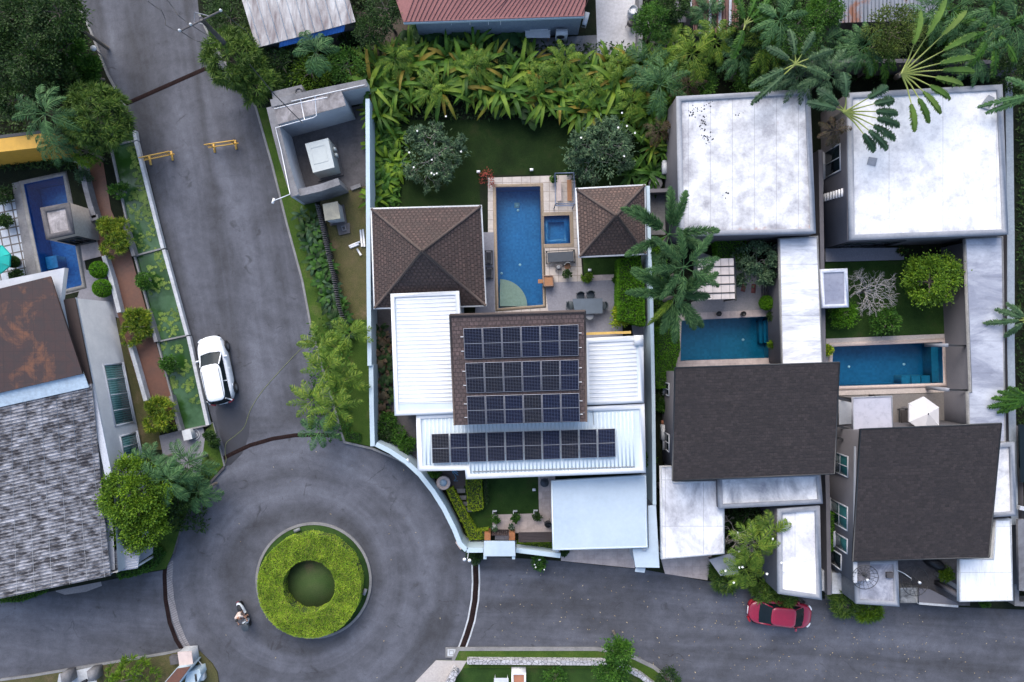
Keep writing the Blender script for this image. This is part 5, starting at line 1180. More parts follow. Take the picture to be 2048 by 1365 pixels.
b = MB(); b.prism(WL([(90, 515), (112, 511), (117, 535), (95, 540)], -.5), -1.49, 0); b.build('pool_step', m_pool, t)
# lily ponds
PONDS = [[(220, 293), (271, 283), (325, 497), (268, 512)], [(269, 514), (327, 500), (374, 671), (314, 684)], [(315, 687), (376, 673), (415, 851), (362, 862)], [(214, 270), (268, 262), (271, 281), (219, 292)]]
PN = ['uppermost lily pond beside the road below the yellow barrier', 'middle lily pond with a potted shrub between two golden bushes', 'lowest lily pond beside the parked white car', 'short dark end pond under the bushy tree by the road']
for P_, nm in zip(PONDS, PN):
    t = thing('lily_pond', nm, 'pond', W(sum(p[0] for p in P_)/4, sum(p[1] for p in P_)/4, .12))
    b = MB(); b.prism(WL(P_, .26), .12, 0); b.build('water', m_watergreen, t)
    b = MB(); b.strip(WL([P_[1], P_[2]], .46), .22, .12, .46); b.build('road_side_rim', m_kerbw, t)
    b = MB(); b.strip(WL([P_[0], P_[3]], .44), .11, .12, .44); b.strip(WL([P_[3], P_[2]], .40), .10, .12, .40); b.build('garden_side_rim', m_kerb, t)
def lilies():
    b = MB(); rng = np.random.default_rng(2)
    for i in range(9):
        a, d = rng.uniform(0, 6.28), rng.uniform(.05, .32); r = rng.uniform(.07, .13); x, y = d*math.cos(a), d*math.sin(a); n0 = rng.uniform(0, 6)
        b.poly([(x, y, .004*i)]+[(x+r*math.cos(n0+k*.55), y+r*math.sin(n0+k*.55), .004*i+.003) for k in range(11)])
    return b
lb = lilies().build('water_lily', L_pad); k = 0; rng = np.random.default_rng(12)
LP = [(300, 310), (303, 345), (285, 333), (276, 390), (283, 392), (297, 398), (303, 418), (262, 415), (308, 445), (268, 458), (300, 470), (277, 487), (290, 497), (318, 518), (307, 540), (305, 580), (315, 578), (342, 625), (322, 655), (350, 660), (340, 668), (300, 360), (290, 300), (365, 745), (378, 776), (352, 740), (360, 700), (395, 800), (312, 455), (275, 440), (296, 376), (318, 560), (346, 645)]+[(rng.uniform(262, 410), y_) for y_ in rng.uniform(300, 800, 34)]
for x, y in LP:
    lx = np.interp(y, [293, 512, 684, 862], [220, 268, 314, 362])+9; rx = np.interp(y, [283, 497, 671, 851], [271, 325, 374, 415])-11; x = min(max(x, lx), rx)
    o = lb if k == 0 else lb.copy(); k += 1
    if k > 1: SC.collection.objects.link(o)
    o.location = W(x+rng.uniform(-2, 2), y+rng.uniform(-2, 2), .268); o.rotation_euler = (0, 0, rng.uniform(0, 6)); s = rng.uniform(.7, 1.15); o.scale = (s, s, 1)
    props(o, 'small cluster of round lily pads floating on a green pond beside the road', 'water lily', 'lily pad clusters on the ponds')
# garden walls beside the terracotta path
for lab, pts, w, h, m in (('stone coped wall on the left of the upper terracotta path with a notch by the tower', [(148, 320), (160, 322), (164, 350), (178, 405), (188, 436)], .28, .9, m_conc), ('grey wall stub above the uppermost golden bush', [(178, 438), (196, 434)], .3, .9, m_conc),
    ('white and dark edged low wall beside the round topiary bushes', [(207, 512), (222, 560), (238, 625)], .24, .7, m_kerbw), ('low grey wall beside the lowest terracotta path piece', [(259, 690), (275, 745), (291, 802)], .22, .7, m_kerbw), ('short wall right of the uppermost golden bush', [(247, 446), (257, 480), (267, 512)], .2, .8, m_conc),
    ('short wall right of the middle golden bush', [(293, 622), (302, 650), (312, 684)], .2, .8, m_conc), ('short wall right of the lowest golden bush', [(341, 792), (349, 825), (360, 862)], .2, .8, m_conc)):
    wallthing(lab, pts, w, h, m, z0=.12, name='garden_wall')

# ---------------------------------------------------------------- vehicles
def superel(a, b, n, e): return [(a*abs(math.cos(t))**(2/e)*(1 if math.cos(t) >= 0 else -1), b*abs(math.sin(t))**(2/e)*(1 if math.sin(t) >= 0 else -1)) for t in [i*2*math.pi/n for i in range(n)]]
def car(name, label, cat_, loc, rz, L, Wd, H, belt, xs, paint, suv, group=None):
    t = thing(name, label, cat_, loc); M_ = Matrix.Translation(Vector(loc)); t.rotation_euler = (0, 0, rz)
    # parts are modelled along +x about the car's own origin; the Empty turns them
    def put(b, nm, m, sm=False, par=None):
        b.v = [tuple(M_ @ Vector(v)) for v in b.v]; return b.build(nm, m, par or t, smooth=sm)
    n = 48; xb, xr, xf, xw = xs      # rear glass base, roof rear, roof front, windscreen base
    lay = [(.20, .93, .90), (.30, .985, .96), (.50, 1, 1), (belt-.22, .995, 1), (belt-.08, .98, .975), (belt-.02, .955, .94), (belt+.02, .90, .86), (belt+.045, .72, .62), (belt+.055, .35, .3)]
    b = MB(); vs = []
    for z, sl, sw in lay:
        for x, y in superel(L/2*sl, Wd/2*sw, n, 3.6):
            # front and tail taper in plan, bonnet and boot fall away
            f = max(0, abs(x)/(L/2)-.72); zz = z-(.22 if x > 0 else .10)*min(1, f*3.2)*(1 if z > belt-.25 else 0)*(z/belt)
            yy = y*(1-.35*f*f*4)
            for wx in (L/2*.64, -L/2*.60):
                pass
            vs.append((x, yy, zz))
    k = len(lay); b.add(vs, [[i*n+j, i*n+(j+1) % n, (i+1)*n+(j+1) % n, (i+1)*n+j] for i in range(k-1) for j in range(n)]+[[(k-1)*n+j for j in range(n)]]); put(b, 'body', paint, True)
    wb, wt = Wd/2*.86, Wd/2*.66; z0, z1 = belt+.0, H-.04
    B = [(xb, -wb*.92, z0), (xw, -wb*.90, z0), (xw, wb*.90, z0), (xb, wb*.92, z0)]; T = [(xr, -wt, z1), (xf, -wt, z1), (xf, wt, z1), (xr, wt, z1)]
    g = MB(); g.add(B+T, [[0, 1, 5, 4], [2, 3, 7, 6], [4, 5, 6, 7]]); put(g, 'side_windows', m_glass)
    for nm, i0, i1, i2, i3 in (('windscreen', 1, 2, 6, 5), ('rear_window', 3, 0, 4, 7)):
        c = [Vector((B+T)[i]) for i in (i0, i1, i2, i3)]; g = MB(); rows = []
        for s in np.linspace(0, 1, 5):
            a, e = c[0].lerp(c[3], s), c[1].lerp(c[2], s); sgn = 1 if nm == 'windscreen' else -1
            rows += [tuple(a.lerp(e, u)+Vector((sgn*.13*(1-(2*u-1)**2)*(1-s*.5), 0, .01))) for u in np.linspace(0, 1, 7)]
        g.add(rows, [[i*7+j, i*7+j+1, (i+1)*7+j+1, (i+1)*7+j] for i in range(4) for j in range(6)]); put(g, nm, m_glass, True)
    r = MB(); vs = []; cx, lx = (xr+xf)/2, (xf-xr)/2
    for z, s in ((z1-.05, 1.06), (z1, 1.08), (z1+.04, 1.03), (z1+.065, .85), (z1+.075, .4)): vs += [(cx+x, y*(1+.05*(x/lx)), z) for x, y in superel(lx*s, wt*s, 32, 5)]
    r.add(vs, [[i*32+j, i*32+(j+1) % 32, (i+1)*32+(j+1) % 32, (i+1)*32+j] for i in range(4) for j in range(32)]+[[4*32+j for j in range(32)]]); put(r, 'roof_panel', paint, True)
    for i in range(4): p = MB(); p.tube([Vector(B[i])+Vector((0, 0, -.02)), Vector(T[i])+Vector((0, 0, 0))], .045, 6); put(p, 'pillar', paint)
    mx = (xr+xf)/2
    for s in (-1, 1): p = MB(); p.tube([(mx, s*wb*.93, z0-.01), (mx, s*wt, z1)], .035, 5); put(p, 'pillar', paint)
    if suv:
        for s in (-1, 1): q = MB(); q.tube([(xr+.15, s*wt*.93, z1+.085), (xf-.25, s*wt*.93, z1+.085)], .018, 5); put(q, 'roof_rail', m_grey)
    for s in (-1, 1):
        q = MB(); q.add([(xw-.30, s*(wb+.02), belt+.02), (xw-.30, s*(wb+.24), belt+.04), (xw-.42, s*(wb+.24), belt+.04), (xw-.42, s*(wb+.02), belt+.02), (xw-.32, s*(wb+.02), belt+.16), (xw-.34, s*(wb+.22), belt+.17), (xw-.40, s*(wb+.22), belt+.17), (xw-.40, s*(wb+.02), belt+.16)],
              [[0, 1, 2, 3], [4, 5, 6, 7], [0, 1, 5, 4], [1, 2, 6, 5], [2, 3, 7, 6], [3, 0, 4, 7]]); put(q, 'mirror', paint)
        for nm, xx, m in (('headlight', L/2*.90, m_hl), ('taillight', -L/2*.955, m_tl)):
            q = MB(); sgn = 1 if xx > 0 else -1
            arc = [(xx+sgn*.08*math.cos(a)-sgn*.10*abs(math.sin(a))**2, s*(Wd/2*.80-.30+.30*math.sin(a))) for a in np.linspace(.1, 1.5, 6)]
            q.strip(arc, .10, belt-.30, belt-.185 if xx > 0 else belt-.08); put(q, nm, m)
        for wx in (L/2*.62, -L/2*.60):
            w_ = MB(); m2 = Matrix.Translation((wx, s*(Wd/2-.20), .33)) @ Matrix.Rotation(-s*math.pi/2, 4, 'X')
            w_.rev((0, 0, 0), [(.20, 0), (.33, .01), (.335, .12), (.335, .18), (.30, .225), (.22, .23)], 24, M_=m2); wh = put(w_, 'wheel', m_black, True)
            h = MB(); h.rev((0, 0, .215), [(.21, 0), (.215, .02), (.16, .012), (.05, .03), (.03, .035)], 12, M_=m2); put(h, 'rim', m_steel, False, wh)
            q = MB(); m3 = Matrix.Translation((wx, s*(Wd/2-.03), .34)) @ Matrix.Rotation(-s*math.pi/2, 4, 'X'); q.cyl((0, 0, -.02), .40, .40, .035, 24, M_=m3); put(q, 'wheel_arch', m_black)
        q = MB()
        for dx in (mx-.35, mx+.75): q.box((dx, s*(Wd/2-.005), belt-.20), (.16, .05, .03))
        put(q, 'door_handles', paint)
        q = MB(); q.box((0, s*(Wd/2-.03), .22), (L*.5, .07, .10)); put(q, 'sill_trim', m_black)
    q = MB(); q.box((L/2-.06, 0, .32), (.10, Wd*.6, .16)); put(q, 'grille', m_black)
    q = MB(); q.box((-L/2+.01, 0, .55), (.03, .5, .13)); put(q, 'number_plate', m_whitep)
    q = MB(); q.tube([(xw+.06, -.05, belt+.10), (xw-.2, .45, belt+.17)], .012, 4); q.tube([(xw+.06, -.6, belt+.08), (xw-.2, -.1, belt+.17)], .012, 4); put(q, 'wiper', m_black)
    return t
def paintm(name, c, r=.25):
    m, n, p = newmat(name); p.inputs['Base Color'].default_value = (*c, 1); p.inputs['Roughness'].default_value = r; p.inputs['Coat Weight'].default_value = .6; p.inputs['Coat Roughness'].default_value = .08
    f = noise(n, wpos(n), 6, 6, .7); n.links.new(ramp(n, f, [(.3, tuple(x*.86 for x in c)), (.6, c)]), p.inputs['Base Color']); return m
m_hl = plain('lamp lens', (.62, .66, .70), .15); m_tl = plain('red lens', (.30, .012, .02), .2)
hd = math.radians(101.7); d = Vector((math.cos(hd), math.sin(hd), 0)); o = W(425.5, 766, 1.65)+d*.80
car('parked_car', 'white estate type car with roof rails parked beside the lily ponds', 'car', (o.x, o.y, .021), hd, 4.55, 1.84, 1.66, 1.02, (-2.12, -1.92, .30, 1.12), paintm('white car paint', (.74, .77, .80)), True)
o = W(1561, 1228, .8); car('parked_car', 'dark red saloon car parked under the plants at the road edge', 'car', (o.x, o.y, .021), math.radians(-6), 4.25, 1.72, 1.45, .93, (-1.42, -.78, .72, 1.38), paintm('crimson car paint', (.25, .010, .035)), False)

# scooter and rider
def skin_mesh(name, joints, bones, mat, parent, root=0, sub=2, loc=None):
    me = bpy.data.meshes.new(name); me.from_pydata([j[:3] for j in joints], bones, []); o = bpy.data.objects.new(name, me); SC.collection.objects.link(o)
    o.modifiers.new('skin', 'SKIN'); sv = me.skin_vertices[0].data
    for i, j in enumerate(joints): sv[i].radius = (j[3], j[3]) if len(j) == 4 else (j[3], j[4]); sv[i].use_root = (i == root)
    s = o.modifiers.new('sub', 'SUBSURF'); s.levels = sub; s.render_levels = sub
    dg = bpy.context.evaluated_depsgraph_get(); nm = bpy.data.meshes.new_from_object(o.evaluated_get(dg)); o.modifiers.clear(); o.data = nm
    for p in nm.polygons: p.use_smooth = True
    nm.materials.clear(); nm.materials.append(mat); nm.name = name
    if parent is not None: o.parent = parent
    return o
def scooter():
    hd = math.atan2(-(1252-1203), 1500-478+0 if 0 else (500-479)); o = W(489, 1228, .4); loc = (o.x, o.y, .021)
    t = thing('motor_scooter', 'white and black motor scooter circling the left side of the roundabout island', 'scooter', loc); t.rotation_euler = (0, 0, hd); M_ = Matrix.Translation(Vector(loc)); wht = paintm('scooter white', (.70, .74, .76))
    def put(b, nm, m, sm=False): b.v = [tuple(M_ @ Vector(v)) for v in b.v]; return b.build(nm, m, t, smooth=sm)
    for x in (-.62, .66):
        b = MB(); m2 = Matrix.Translation((x, -.055, .25)) @ Matrix.Rotation(-math.pi/2, 4, 'X'); b.rev((0, 0, 0), [(.12, 0), (.22, .0), (.25, .03), (.25, .08), (.22, .11), (.12, .11)], 20, M_=m2); put(b, 'wheel', m_black, True)
    def loft(sec, e=2.6, n=16):
        b = MB(); vs = []
        for x, w, zb, zt in sec: vs += [(x, y, (zb+zt)/2+z) for y, z in superel(w, (zt-zb)/2, n, e)]
        k = len(sec); b.add(vs, [[i*n+j, i*n+(j+1) % n, (i+1)*n+(j+1) % n, (i+1)*n+j] for i in range(k-1) for j in range(n)]+[list(range(n)), [(k-1)*n+j for j in range(n)][::-1]]); return b
    put(loft([(-.92, .05, .62, .70), (-.80, .13, .48, .74), (-.55, .19, .36, .74), (-.25, .20, .30, .70), (-.05, .16, .26, .56)]), 'rear_body', wht, True)
    put(loft([(-.78, .06, .72, .76), (-.68, .13, .70, .80), (-.4, .15, .68, .82), (-.12, .12, .66, .79), (-.02, .05, .64, .72)]), 'seat', m_black, True)
    b = MB(); b.box((.16, 0, .24), (.50, .36, .06)); put(b, 'floorboard', m_black)
    put(loft([(.36, .20, .25, .85), (.44, .22, .28, .98), (.52, .18, .36, .96), (.60, .10, .45, .80)]), 'front_shield', wht, True)
    b = MB(); b.tube([(.50, 0, .9), (.66, 0, .26)], .035, 6); put(b, 'fork', m_steel)
    b = MB(); b.tube([(.33, -.34, 1.0), (.40, -.2, 1.02), (.46, 0, 1.02), (.40, .2, 1.02), (.33, .34, 1.0)], .022, 6); put(b, 'handlebar', m_black)
    b = MB(); b.rev((.72, 0, .72), [(.19, 0), (.23, .12), (.25, .30), (.24, .33), (.20, .34), (.05, .36)], 20); put(b, 'front_box', plain('dark basket', (.035, .045, .055), .5), True)
    for s in (-1, 1):
        b = MB(); b.tube([(.42, s*.22, 1.0), (.38, s*.30, 1.16)], .01, 4); b.box((.38, s*.31, 1.15), (.02, .12, .08)); put(b, 'mirror', m_black)
    b = MB(); b.box((-.93, 0, .58), (.04, .16, .08)); put(b, 'taillight', m_tl)
    # rider
    person = thing('person', 'person in a beige shirt and brown shorts riding the white scooter by the island', 'person', loc); person.rotation_euler = (0, 0, hd)
    sk = plain('skin', (.38, .20, .13), .6, 0, .06)
    J = [(-.30, 0, .90, .13, .12), (-.24, 0, 1.08, .12, .11), (-.17, 0, 1.26, .13, .12), (-.12, 0, 1.40, .06), (-.09, 0, 1.48, .055), (-.06, 0, 1.58, .092), (-.05, 0, 1.68, .088)]; B = [(0, 1), (1, 2), (2, 3), (3, 4), (4, 5), (5, 6)]
    for s in (-1, 1):
        i = len(J); J += [(-.16, s*.17, 1.34, .058), (.02, s*.28, 1.15, .045), (.22, s*.31, 1.05, .032), (.31, s*.30, 1.03, .028), (.345, s*.30, 1.032, .033)]
        B += [(2, i), (i, i+1), (i+1, i+2), (i+2, i+3), (i+3, i+4)]
        for f in range(4):
            j = len(J); yy = s*(.262+f*.025); J += [(.385, yy, 1.045-.004*f, .0105), (.40, yy, 1.020, .0095), (.385, yy, .998, .0085)]; B += [(i+4, j), (j, j+1), (j+1, j+2)]
        j = len(J); J += [(.335, s*.255, 1.01, .011), (.365, s*.245, .995, .010)]; B += [(i+4, j), (j, j+1)]
        j = len(J); J += [(-.26, s*.10, .86, .085), (.08, s*.20, .82, .068), (.16, s*.19, .80, .06), (.14, s*.15, .50, .042), (.12, s*.14, .33, .036), (.24, s*.15, .30, .032)]
        B += [(0, j)]+[(j+q, j+q+1) for q in range(5)]
    skin_mesh('body', J, B, sk, person)
    sh = plain('beige shirt', (.50, .42, .38), .9)
    J = [(-.30, 0, .88, .155, .145), (-.24, 0, 1.08, .145, .135), (-.17, 0, 1.27, .155, .14), (-.13, 0, 1.36, .085)]; B = [(0, 1), (1, 2), (2, 3)]
    for s in (-1, 1): i = len(J); J += [(-.16, s*.175, 1.34, .078), (-.03, s*.255, 1.21, .066)]; B += [(2, i), (i, i+1)]
    skin_mesh('shirt', J, B, sh, person)
    J = [(-.30, 0, .87, .15, .14)]; B = []
    for s in (-1, 1): i = len(J); J += [(-.22, s*.11, .86, .10), (.06, s*.195, .825, .086)]; B += [(0, i), (i, i+1)]
    skin_mesh('shorts', J, B, plain('brown shorts', (.12, .075, .06), .9), person)
    b = MB(); M2 = M_
    prof = [(.098*math.sin(a), 1.655-.105*math.cos(a)) for a in np.linspace(1.25, 3.1, 8)]; b.rev((-.068, 0, 0), prof, 18, M_=M2); o_ = b.build('hair', plain('black hair', (.012, .01, .01), .6), person, smooth=True)
    b = MB(); b.add([M2 @ Vector(p) for p in ((.025, -.014, 1.60), (.025, .014, 1.60), (.058, 0, 1.588), (.028, 0, 1.635))], [[0, 1, 2], [0, 2, 3], [1, 3, 2]]); b.build('nose', sk, person)
    for s in (-1, 1):
        b = MB(); b.rev((.022, s*.034, 1.628), [(.004, 0), (.012, .006), (.012, .012), (.004, .016)], 10, M_=M2); b.build('eye', m_black, person)
        b = MB(); b.rev((-.06, s*.094, 1.59), [(.008, 0), (.018, .02), (.016, .04), (.004, .052)], 10, M_=M2); b.build('ear', sk, person)
        b = MB(); b.box(M2 @ Vector((.19, s*.15, .265)), (.25, .09, .05)); b.build('shoe', m_black, person)
    b = MB(); b.box(M2 @ Vector((.030, 0, 1.558)), (.012, .05, .010)); b.build('mouth', plain('lips', (.28, .10, .08), .6), person)
scooter()

# yellow road barriers
def barrier(x0, y0, x1, y1, label):
    A, B = W(x0, y0, 1.0), W(x1, y1, 1.0); c = (A+B)/2; L = (B-A).length; a = math.atan2((B-A).y, (B-A).x)
    t = thing('road_barrier', label, 'barrier', (c.x, c.y, .021), 'yellow road barriers'); t.rotation_euler = (0, 0, a); M_ = Matrix.Translation((c.x, c.y, .021))
    def put(b, nm): b.v = [tuple(M_ @ Vector(v)) for v in b.v]; return b.build(nm, m_yellow, t)
    for z, nm in ((.98, 'top_rail'), (.30, 'bottom_rail')): b = MB(); b.tube([(-L/2, 0, z), (L/2, 0, z)], .038, 6); put(b, nm)
    for k in range(15): b = MB(); x = -L/2+L*(k+.5)/15; b.tube([(x, 0, .30), (x, 0, .98)], .014, 5); put(b, 'bar')
    for s in (-1, 1): b = MB(); b.tube([(s*L*.36, 0, .05), (s*L*.36, 0, .98)], .032, 6); put(b, 'post'); b = MB(); b.box((s*L*.36, 0, 0), (.12, .62, .09)); put(b, 'foot')
barrier(277, 316, 339, 303, 'yellow metal barrier at the left edge of the road above the lily pond'); barrier(408, 290, 469, 281, 'yellow metal barrier in the middle of the road')
# utility pole and wires
t = thing('utility_pole', 'dark utility pole with a crossarm leaning over the bushy plant beside the road', 'utility pole', W(497, 137, 0.1)); tp = W(402, 38, 7.2); bp = W(497, 137, .1)
b = MB(); b.tube([bp, bp.lerp(tp, .5), tp], [.17, .15, .12], 8); b.build('pole', m_concd, t)
a1, a2 = W(362, 62, 7.1), W(444, 21, 7.1); b = MB(); b.tube([a1, a2], .055, 5); b.build('crossarm', m_concd, t)
b = MB(); b.tube([W(390, 25, 6.6), W(388, 45, 6.6), tp-Vector((0, 0, .8))], .025, 5); b.tube([W(390, 25, 6.6), W(420, 33, 6.9)], .025, 5); b.build('brace', m_parap, t)
for x, y in ((360, 62), (382, 50), (442, 22)): b = MB(); p = W(x, y, 7.15); b.rev((p.x, p.y, 7.12), [(.04, 0), (.09, .05), (.05, .09), (.08, .13), (.04, .18)], 10); b.build('insulator', m_aircon, t)
def wire(pts, label, r=.018, m=None, sagn=10):
    P = [Vector(p) for p in pts]; out = []
    for i in range(len(P)-1):
        for k in range(sagn):
            s = k/sagn; q = P[i].lerp(P[i+1], s); out.append(q-Vector((0, 0, .25*math.sin(s*math.pi))))
    out.append(P[-1]); b = MB(); b.tube(out, r, 5); return one('cable', b, m or m_dark, label, 'cable', 'overhead cables')
wire([W(296, 3, 7.2), W(322, 20, 7.1), W(330, 50, 7.0), W(360, 62, 7.15), W(395, 83, 6.8), W(430, 85, 5.5)], 'overhead cable curving from the top edge to the left end of the pole crossarm')
wire([W(330, -5, 7.2), W(355, 30, 7.1), W(382, 50, 7.15), W(420, 72, 6.6), W(445, 80, 5.5)], 'overhead cable passing the middle insulator of the pole crossarm')
wire([W(500, 130, 6.0), W(545, 185, 4.6), W(606, 247, 3.1)], 'dark cable sagging down to the substation roof', .03)
wire([W(442, 22, 7.1), W(490, 60, 6.2), W(508, 85, 4.5)], 'short overhead cable from the right end of the crossarm toward the rusty white shed')
t = thing('street_lamp', 'small white street lamp head over the dark trees on the left of the road', 'street lamp', W(203, 110, .12)); b = MB(); b.tube([W(203, 110, .12), W(187, 97, 1.7)], [.05, .035], 6); b.build('pole', m_steel, t)
p = W(187, 97, 1.75); b = MB(); b.rev((p.x, p.y, 1.68), [(.1, 0), (.2, .04), (.18, .12), (.06, .16)], 14); b.build('lamp_head', m_aircon, t)
t = thing('oval_basin', 'dark oval basin with pale blue rim among the trees top left', 'basin', W(44, 92, 1.0)); M_ = Matrix.Translation(W(44, 92, 3.6)) @ Matrix.Rotation(-.55, 4, 'Z') @ Matrix.Scale(2.6, 4, (1, 0, 0))
b = MB(); b.rev((0, 0, 0), [(.10, -.15), (.30, -.1), (.36, .1), (.38, .14), (.33, .14), (.28, .0), (.05, -.05)], 24, M_=M_); b.build('shell', m_parap, t); b = MB(); b.cyl((0, 0, .0), .29, .29, .06, 24, M_=M_); b.build('lining', m_black, t)
# hoses
def hose(pts, label, m, r=.02, z=.04, name='garden_hose', sm=6):
    P = WL(pts, z); out = []
    for i in range(len(P)-1):
        p0, p1, p2, p3 = P[max(0, i-1)], P[i], P[i+1], P[min(len(P)-1, i+2)]
        for k in range(sm): s = k/sm; out.append(.5*((2*p1)+(p2-p0)*s+(2*p0-5*p1+4*p2-p3)*s*s+(3*p1-p0-3*p2+p3)*s**3))
    out.append(P[-1]); b = MB(); b.tube(out, r, 5); return one(name, b, m, label, 'hose')
m_hose = plain('yellow green hose', (.22, .25, .10), .6)
hose([(619, 660), (622, 648), (632, 652), (630, 670), (610, 690), (592, 708), (560, 742), (525, 782), (505, 812), (497, 830), (488, 855), (470, 872), (453, 886), (450, 905), (452, 922), (440, 944), (418, 970), (408, 985), (404, 992), (410, 996), (412, 988)], 'long thin yellow green hose snaking across the road past the white car', m_hose, .013)
hose([(389, 858), (384, 868), (388, 878), (396, 877), (399, 868), (393, 860), (387, 866), (390, 874), (395, 871), (392, 866)], 'coiled pale hose beside the white box at the end of the lily ponds', m_aircon, .025, .2)
hose([(910, 941), (916, 946), (906, 942), (917, 951), (904, 943), (910, 952), (912, 958), (908, 962), (916, 962)], 'tangled light blue hose on the dark timber deck', plain('blue hose', (.12, .30, .45), .5), .02, .16)
b = MB(); b.slab(WL([(363, 862), (380, 858), (385, 878), (368, 882)], .75), .62); one('pump_box', b, m_aircon, 'white square box beside the coiled hose at the end of the ponds', 'box')

# ---------------------------------------------------------------- villa furniture
t = thing('dining_table', 'dark grey outdoor dining table on the grey terrace', 'table', W(1176, 611, .15)); z = .86
b = MB(); b.slab(WL([(1145, 598), (1205, 597), (1205, 627), (1150, 629)], z), .05); b.build('table_top', plain('slate grey top', (.085, .11, .14), .5), t)
for x, y in ((1149, 602), (1202, 601), (1152, 625), (1201, 624)): b = MB(); p = W(x, y, z); b.box((p.x, p.y, .15), (.08, .08, .66)); b.build('leg', m_dark, t)
mch = plain('charcoal chair', (.045, .06, .07), .6)
for x, y, rz, lab in ((1161, 593, 0, 'left of the two dark dining chairs on the upper side of the grey table'), (1181, 591, 0, 'right of the two dark dining chairs on the upper side of the grey table'), (1141, 611, 1.57, 'dark dining chair at the left end of the grey table'), (1206, 612, -1.57, 'dark dining chair tucked under the right end of the grey table'), (1179, 632, 3.14, 'pale blue grey dining chair below the grey table')):
    chair(x, y, .155, rz, lab, m=mch, sm=mch if y < 630 else m_parap, group='dining chairs round the grey table', w=.56)
def lounger(P, z, label, m, fm=None, head=0):
    Q = WL(P, z); t = thing('sun_lounger', label, 'sun lounger', (sum(p.x for p in Q)/4, sum(p.y for p in Q)/4, .15)); f = MB(); f.strip(Q, .05, z-.06, z, closed=True); f.build('frame', fm or m_dark, t)
    I = inset(Q, .10); b = MB(); b.slab(at_z(I, z+.06), .09); b.build('cushion', m, t)
    h = [I[1].lerp(I[0], .28), I[1], I[2], I[2].lerp(I[3], .28)]; b = MB(); b.slab([h[0]+Vector((0, 0, .07)), h[1]+Vector((0, 0, .20)), h[2]+Vector((0, 0, .20)), h[3]+Vector((0, 0, .07))], .06); b.build('head_rest', m, t)
    for p in inset(Q, .05): b = MB(); b.box((p.x, p.y, .14), (.05, .05, z-.20)); b.build('leg', fm or m_dark, t)
    return t
mlg = plain('grey lounger fabric', (.055, .065, .08), .85)
lounger([(1092, 503), (1149, 500), (1150, 526), (1093, 528)], .45, 'grey sun lounger with thin frame between the spa pool and the steps', mlg)
lounger([(970, 502), (970, 530), (985, 530), (985, 502)], .35, 'upper of two dark loungers left of the main pool', plain('black mat', (.018, .02, .026), .8)); lounger([(971, 536), (971, 558), (986, 558), (986, 536)], .35, 'lower of two dark loungers left of the main pool', plain('black mat two', (.018, .02, .026), .8))
t = thing('pergola_swing', 'blue grey metal frame bench with timber boards at the top right of the main pool', 'bench', W(1128, 385, .15)); z = 1.9; mf = plain('blue grey frame', (.10, .13, .20), .5)
C4 = [(1110, 347), (1148, 346), (1149, 408), (1111, 408)]; Q = WL(C4, z)
for i in range(4): b = MB(); b.tube([Q[i], Q[(i+1) % 4]], .035, 5); b.build('frame_rail', mf, t); b = MB(); b.tube([Q[i], (Q[i].x, Q[i].y, .15)], .035, 5); b.build('post', mf, t)
b = MB(); b.strip([(Q[3].x, Q[3].y-.12), (Q[2].x, Q[2].y-.12)], .05, z-.05, z); b.tube([Q[3]+Vector((0, 0, -.5)), Q[2]+Vector((0, 0, -.5))], .025, 5); b.build('end_ladder', mf, t)
for k, (x, m) in enumerate(((1117, m_pave2), (1138, m_wood))): b = MB(); b.slab(WL([(x-4, 360), (x+5, 360), (x+6, 402), (x-3, 402)], .55), .06); b.build('board', m, t)
for x, y, s in ((1108, 361, 1), (1158, 352, 1.2), (1104, 420, .7), (1143, 417, .7)): pass
t = thing('fountain_basin', 'square brown basin with orange spout at the right edge of the main pool', 'fountain', W(1097, 562, .13)); z = .75
Q = WL([(1086, 551), (1107, 551), (1108, 573), (1087, 574)], z); b = MB(); b.prism(at_z(inset(Q, .0), z-.03), .125, 0, cap=False); ring(b, Q, .07, z-.03, z); b.build('basin', S('brown stone', (.20, .13, .10), (.15, .10, .08), 2, 12, .7, .1), t)
b = MB(); b.poly(at_z(inset(Q, .07), z-.06)[::-1]); b.build('filling', m_wood, t); b = MB(); b.slab(WL([(1076, 559), (1087, 559), (1087, 567), (1076, 567)], .5), .06); b.build('spout', m_wood, t)
t = thing('side_table', 'small dark box table with a planter below the grey lounger', 'table', W(1117, 535, .15)); b = MB(); b.slab(WL([(1111, 529), (1124, 529), (1124, 541), (1111, 541)], .55), .05); b.build('table_top', m_concd, t)
for x, y in ((1112, 530), (1123, 530), (1112, 540), (1123, 540)): b = MB(); p = W(x, y, .55); b.box((p.x, p.y, .15), (.04, .04, .35)); b.build('leg', m_dark, t)
b = MB(); p = W(1117, 535, .6); b.rev((p.x, p.y, .55), [(.08, 0), (.13, .1), (.12, .14), (.04, .1)], 12); b.build('bowl', m_grey, t)
chair(1135, 533, .155, .3, 'small chair with an orange towel beside the dark box table', m=m_grey, sm=m_wood, w=.42)
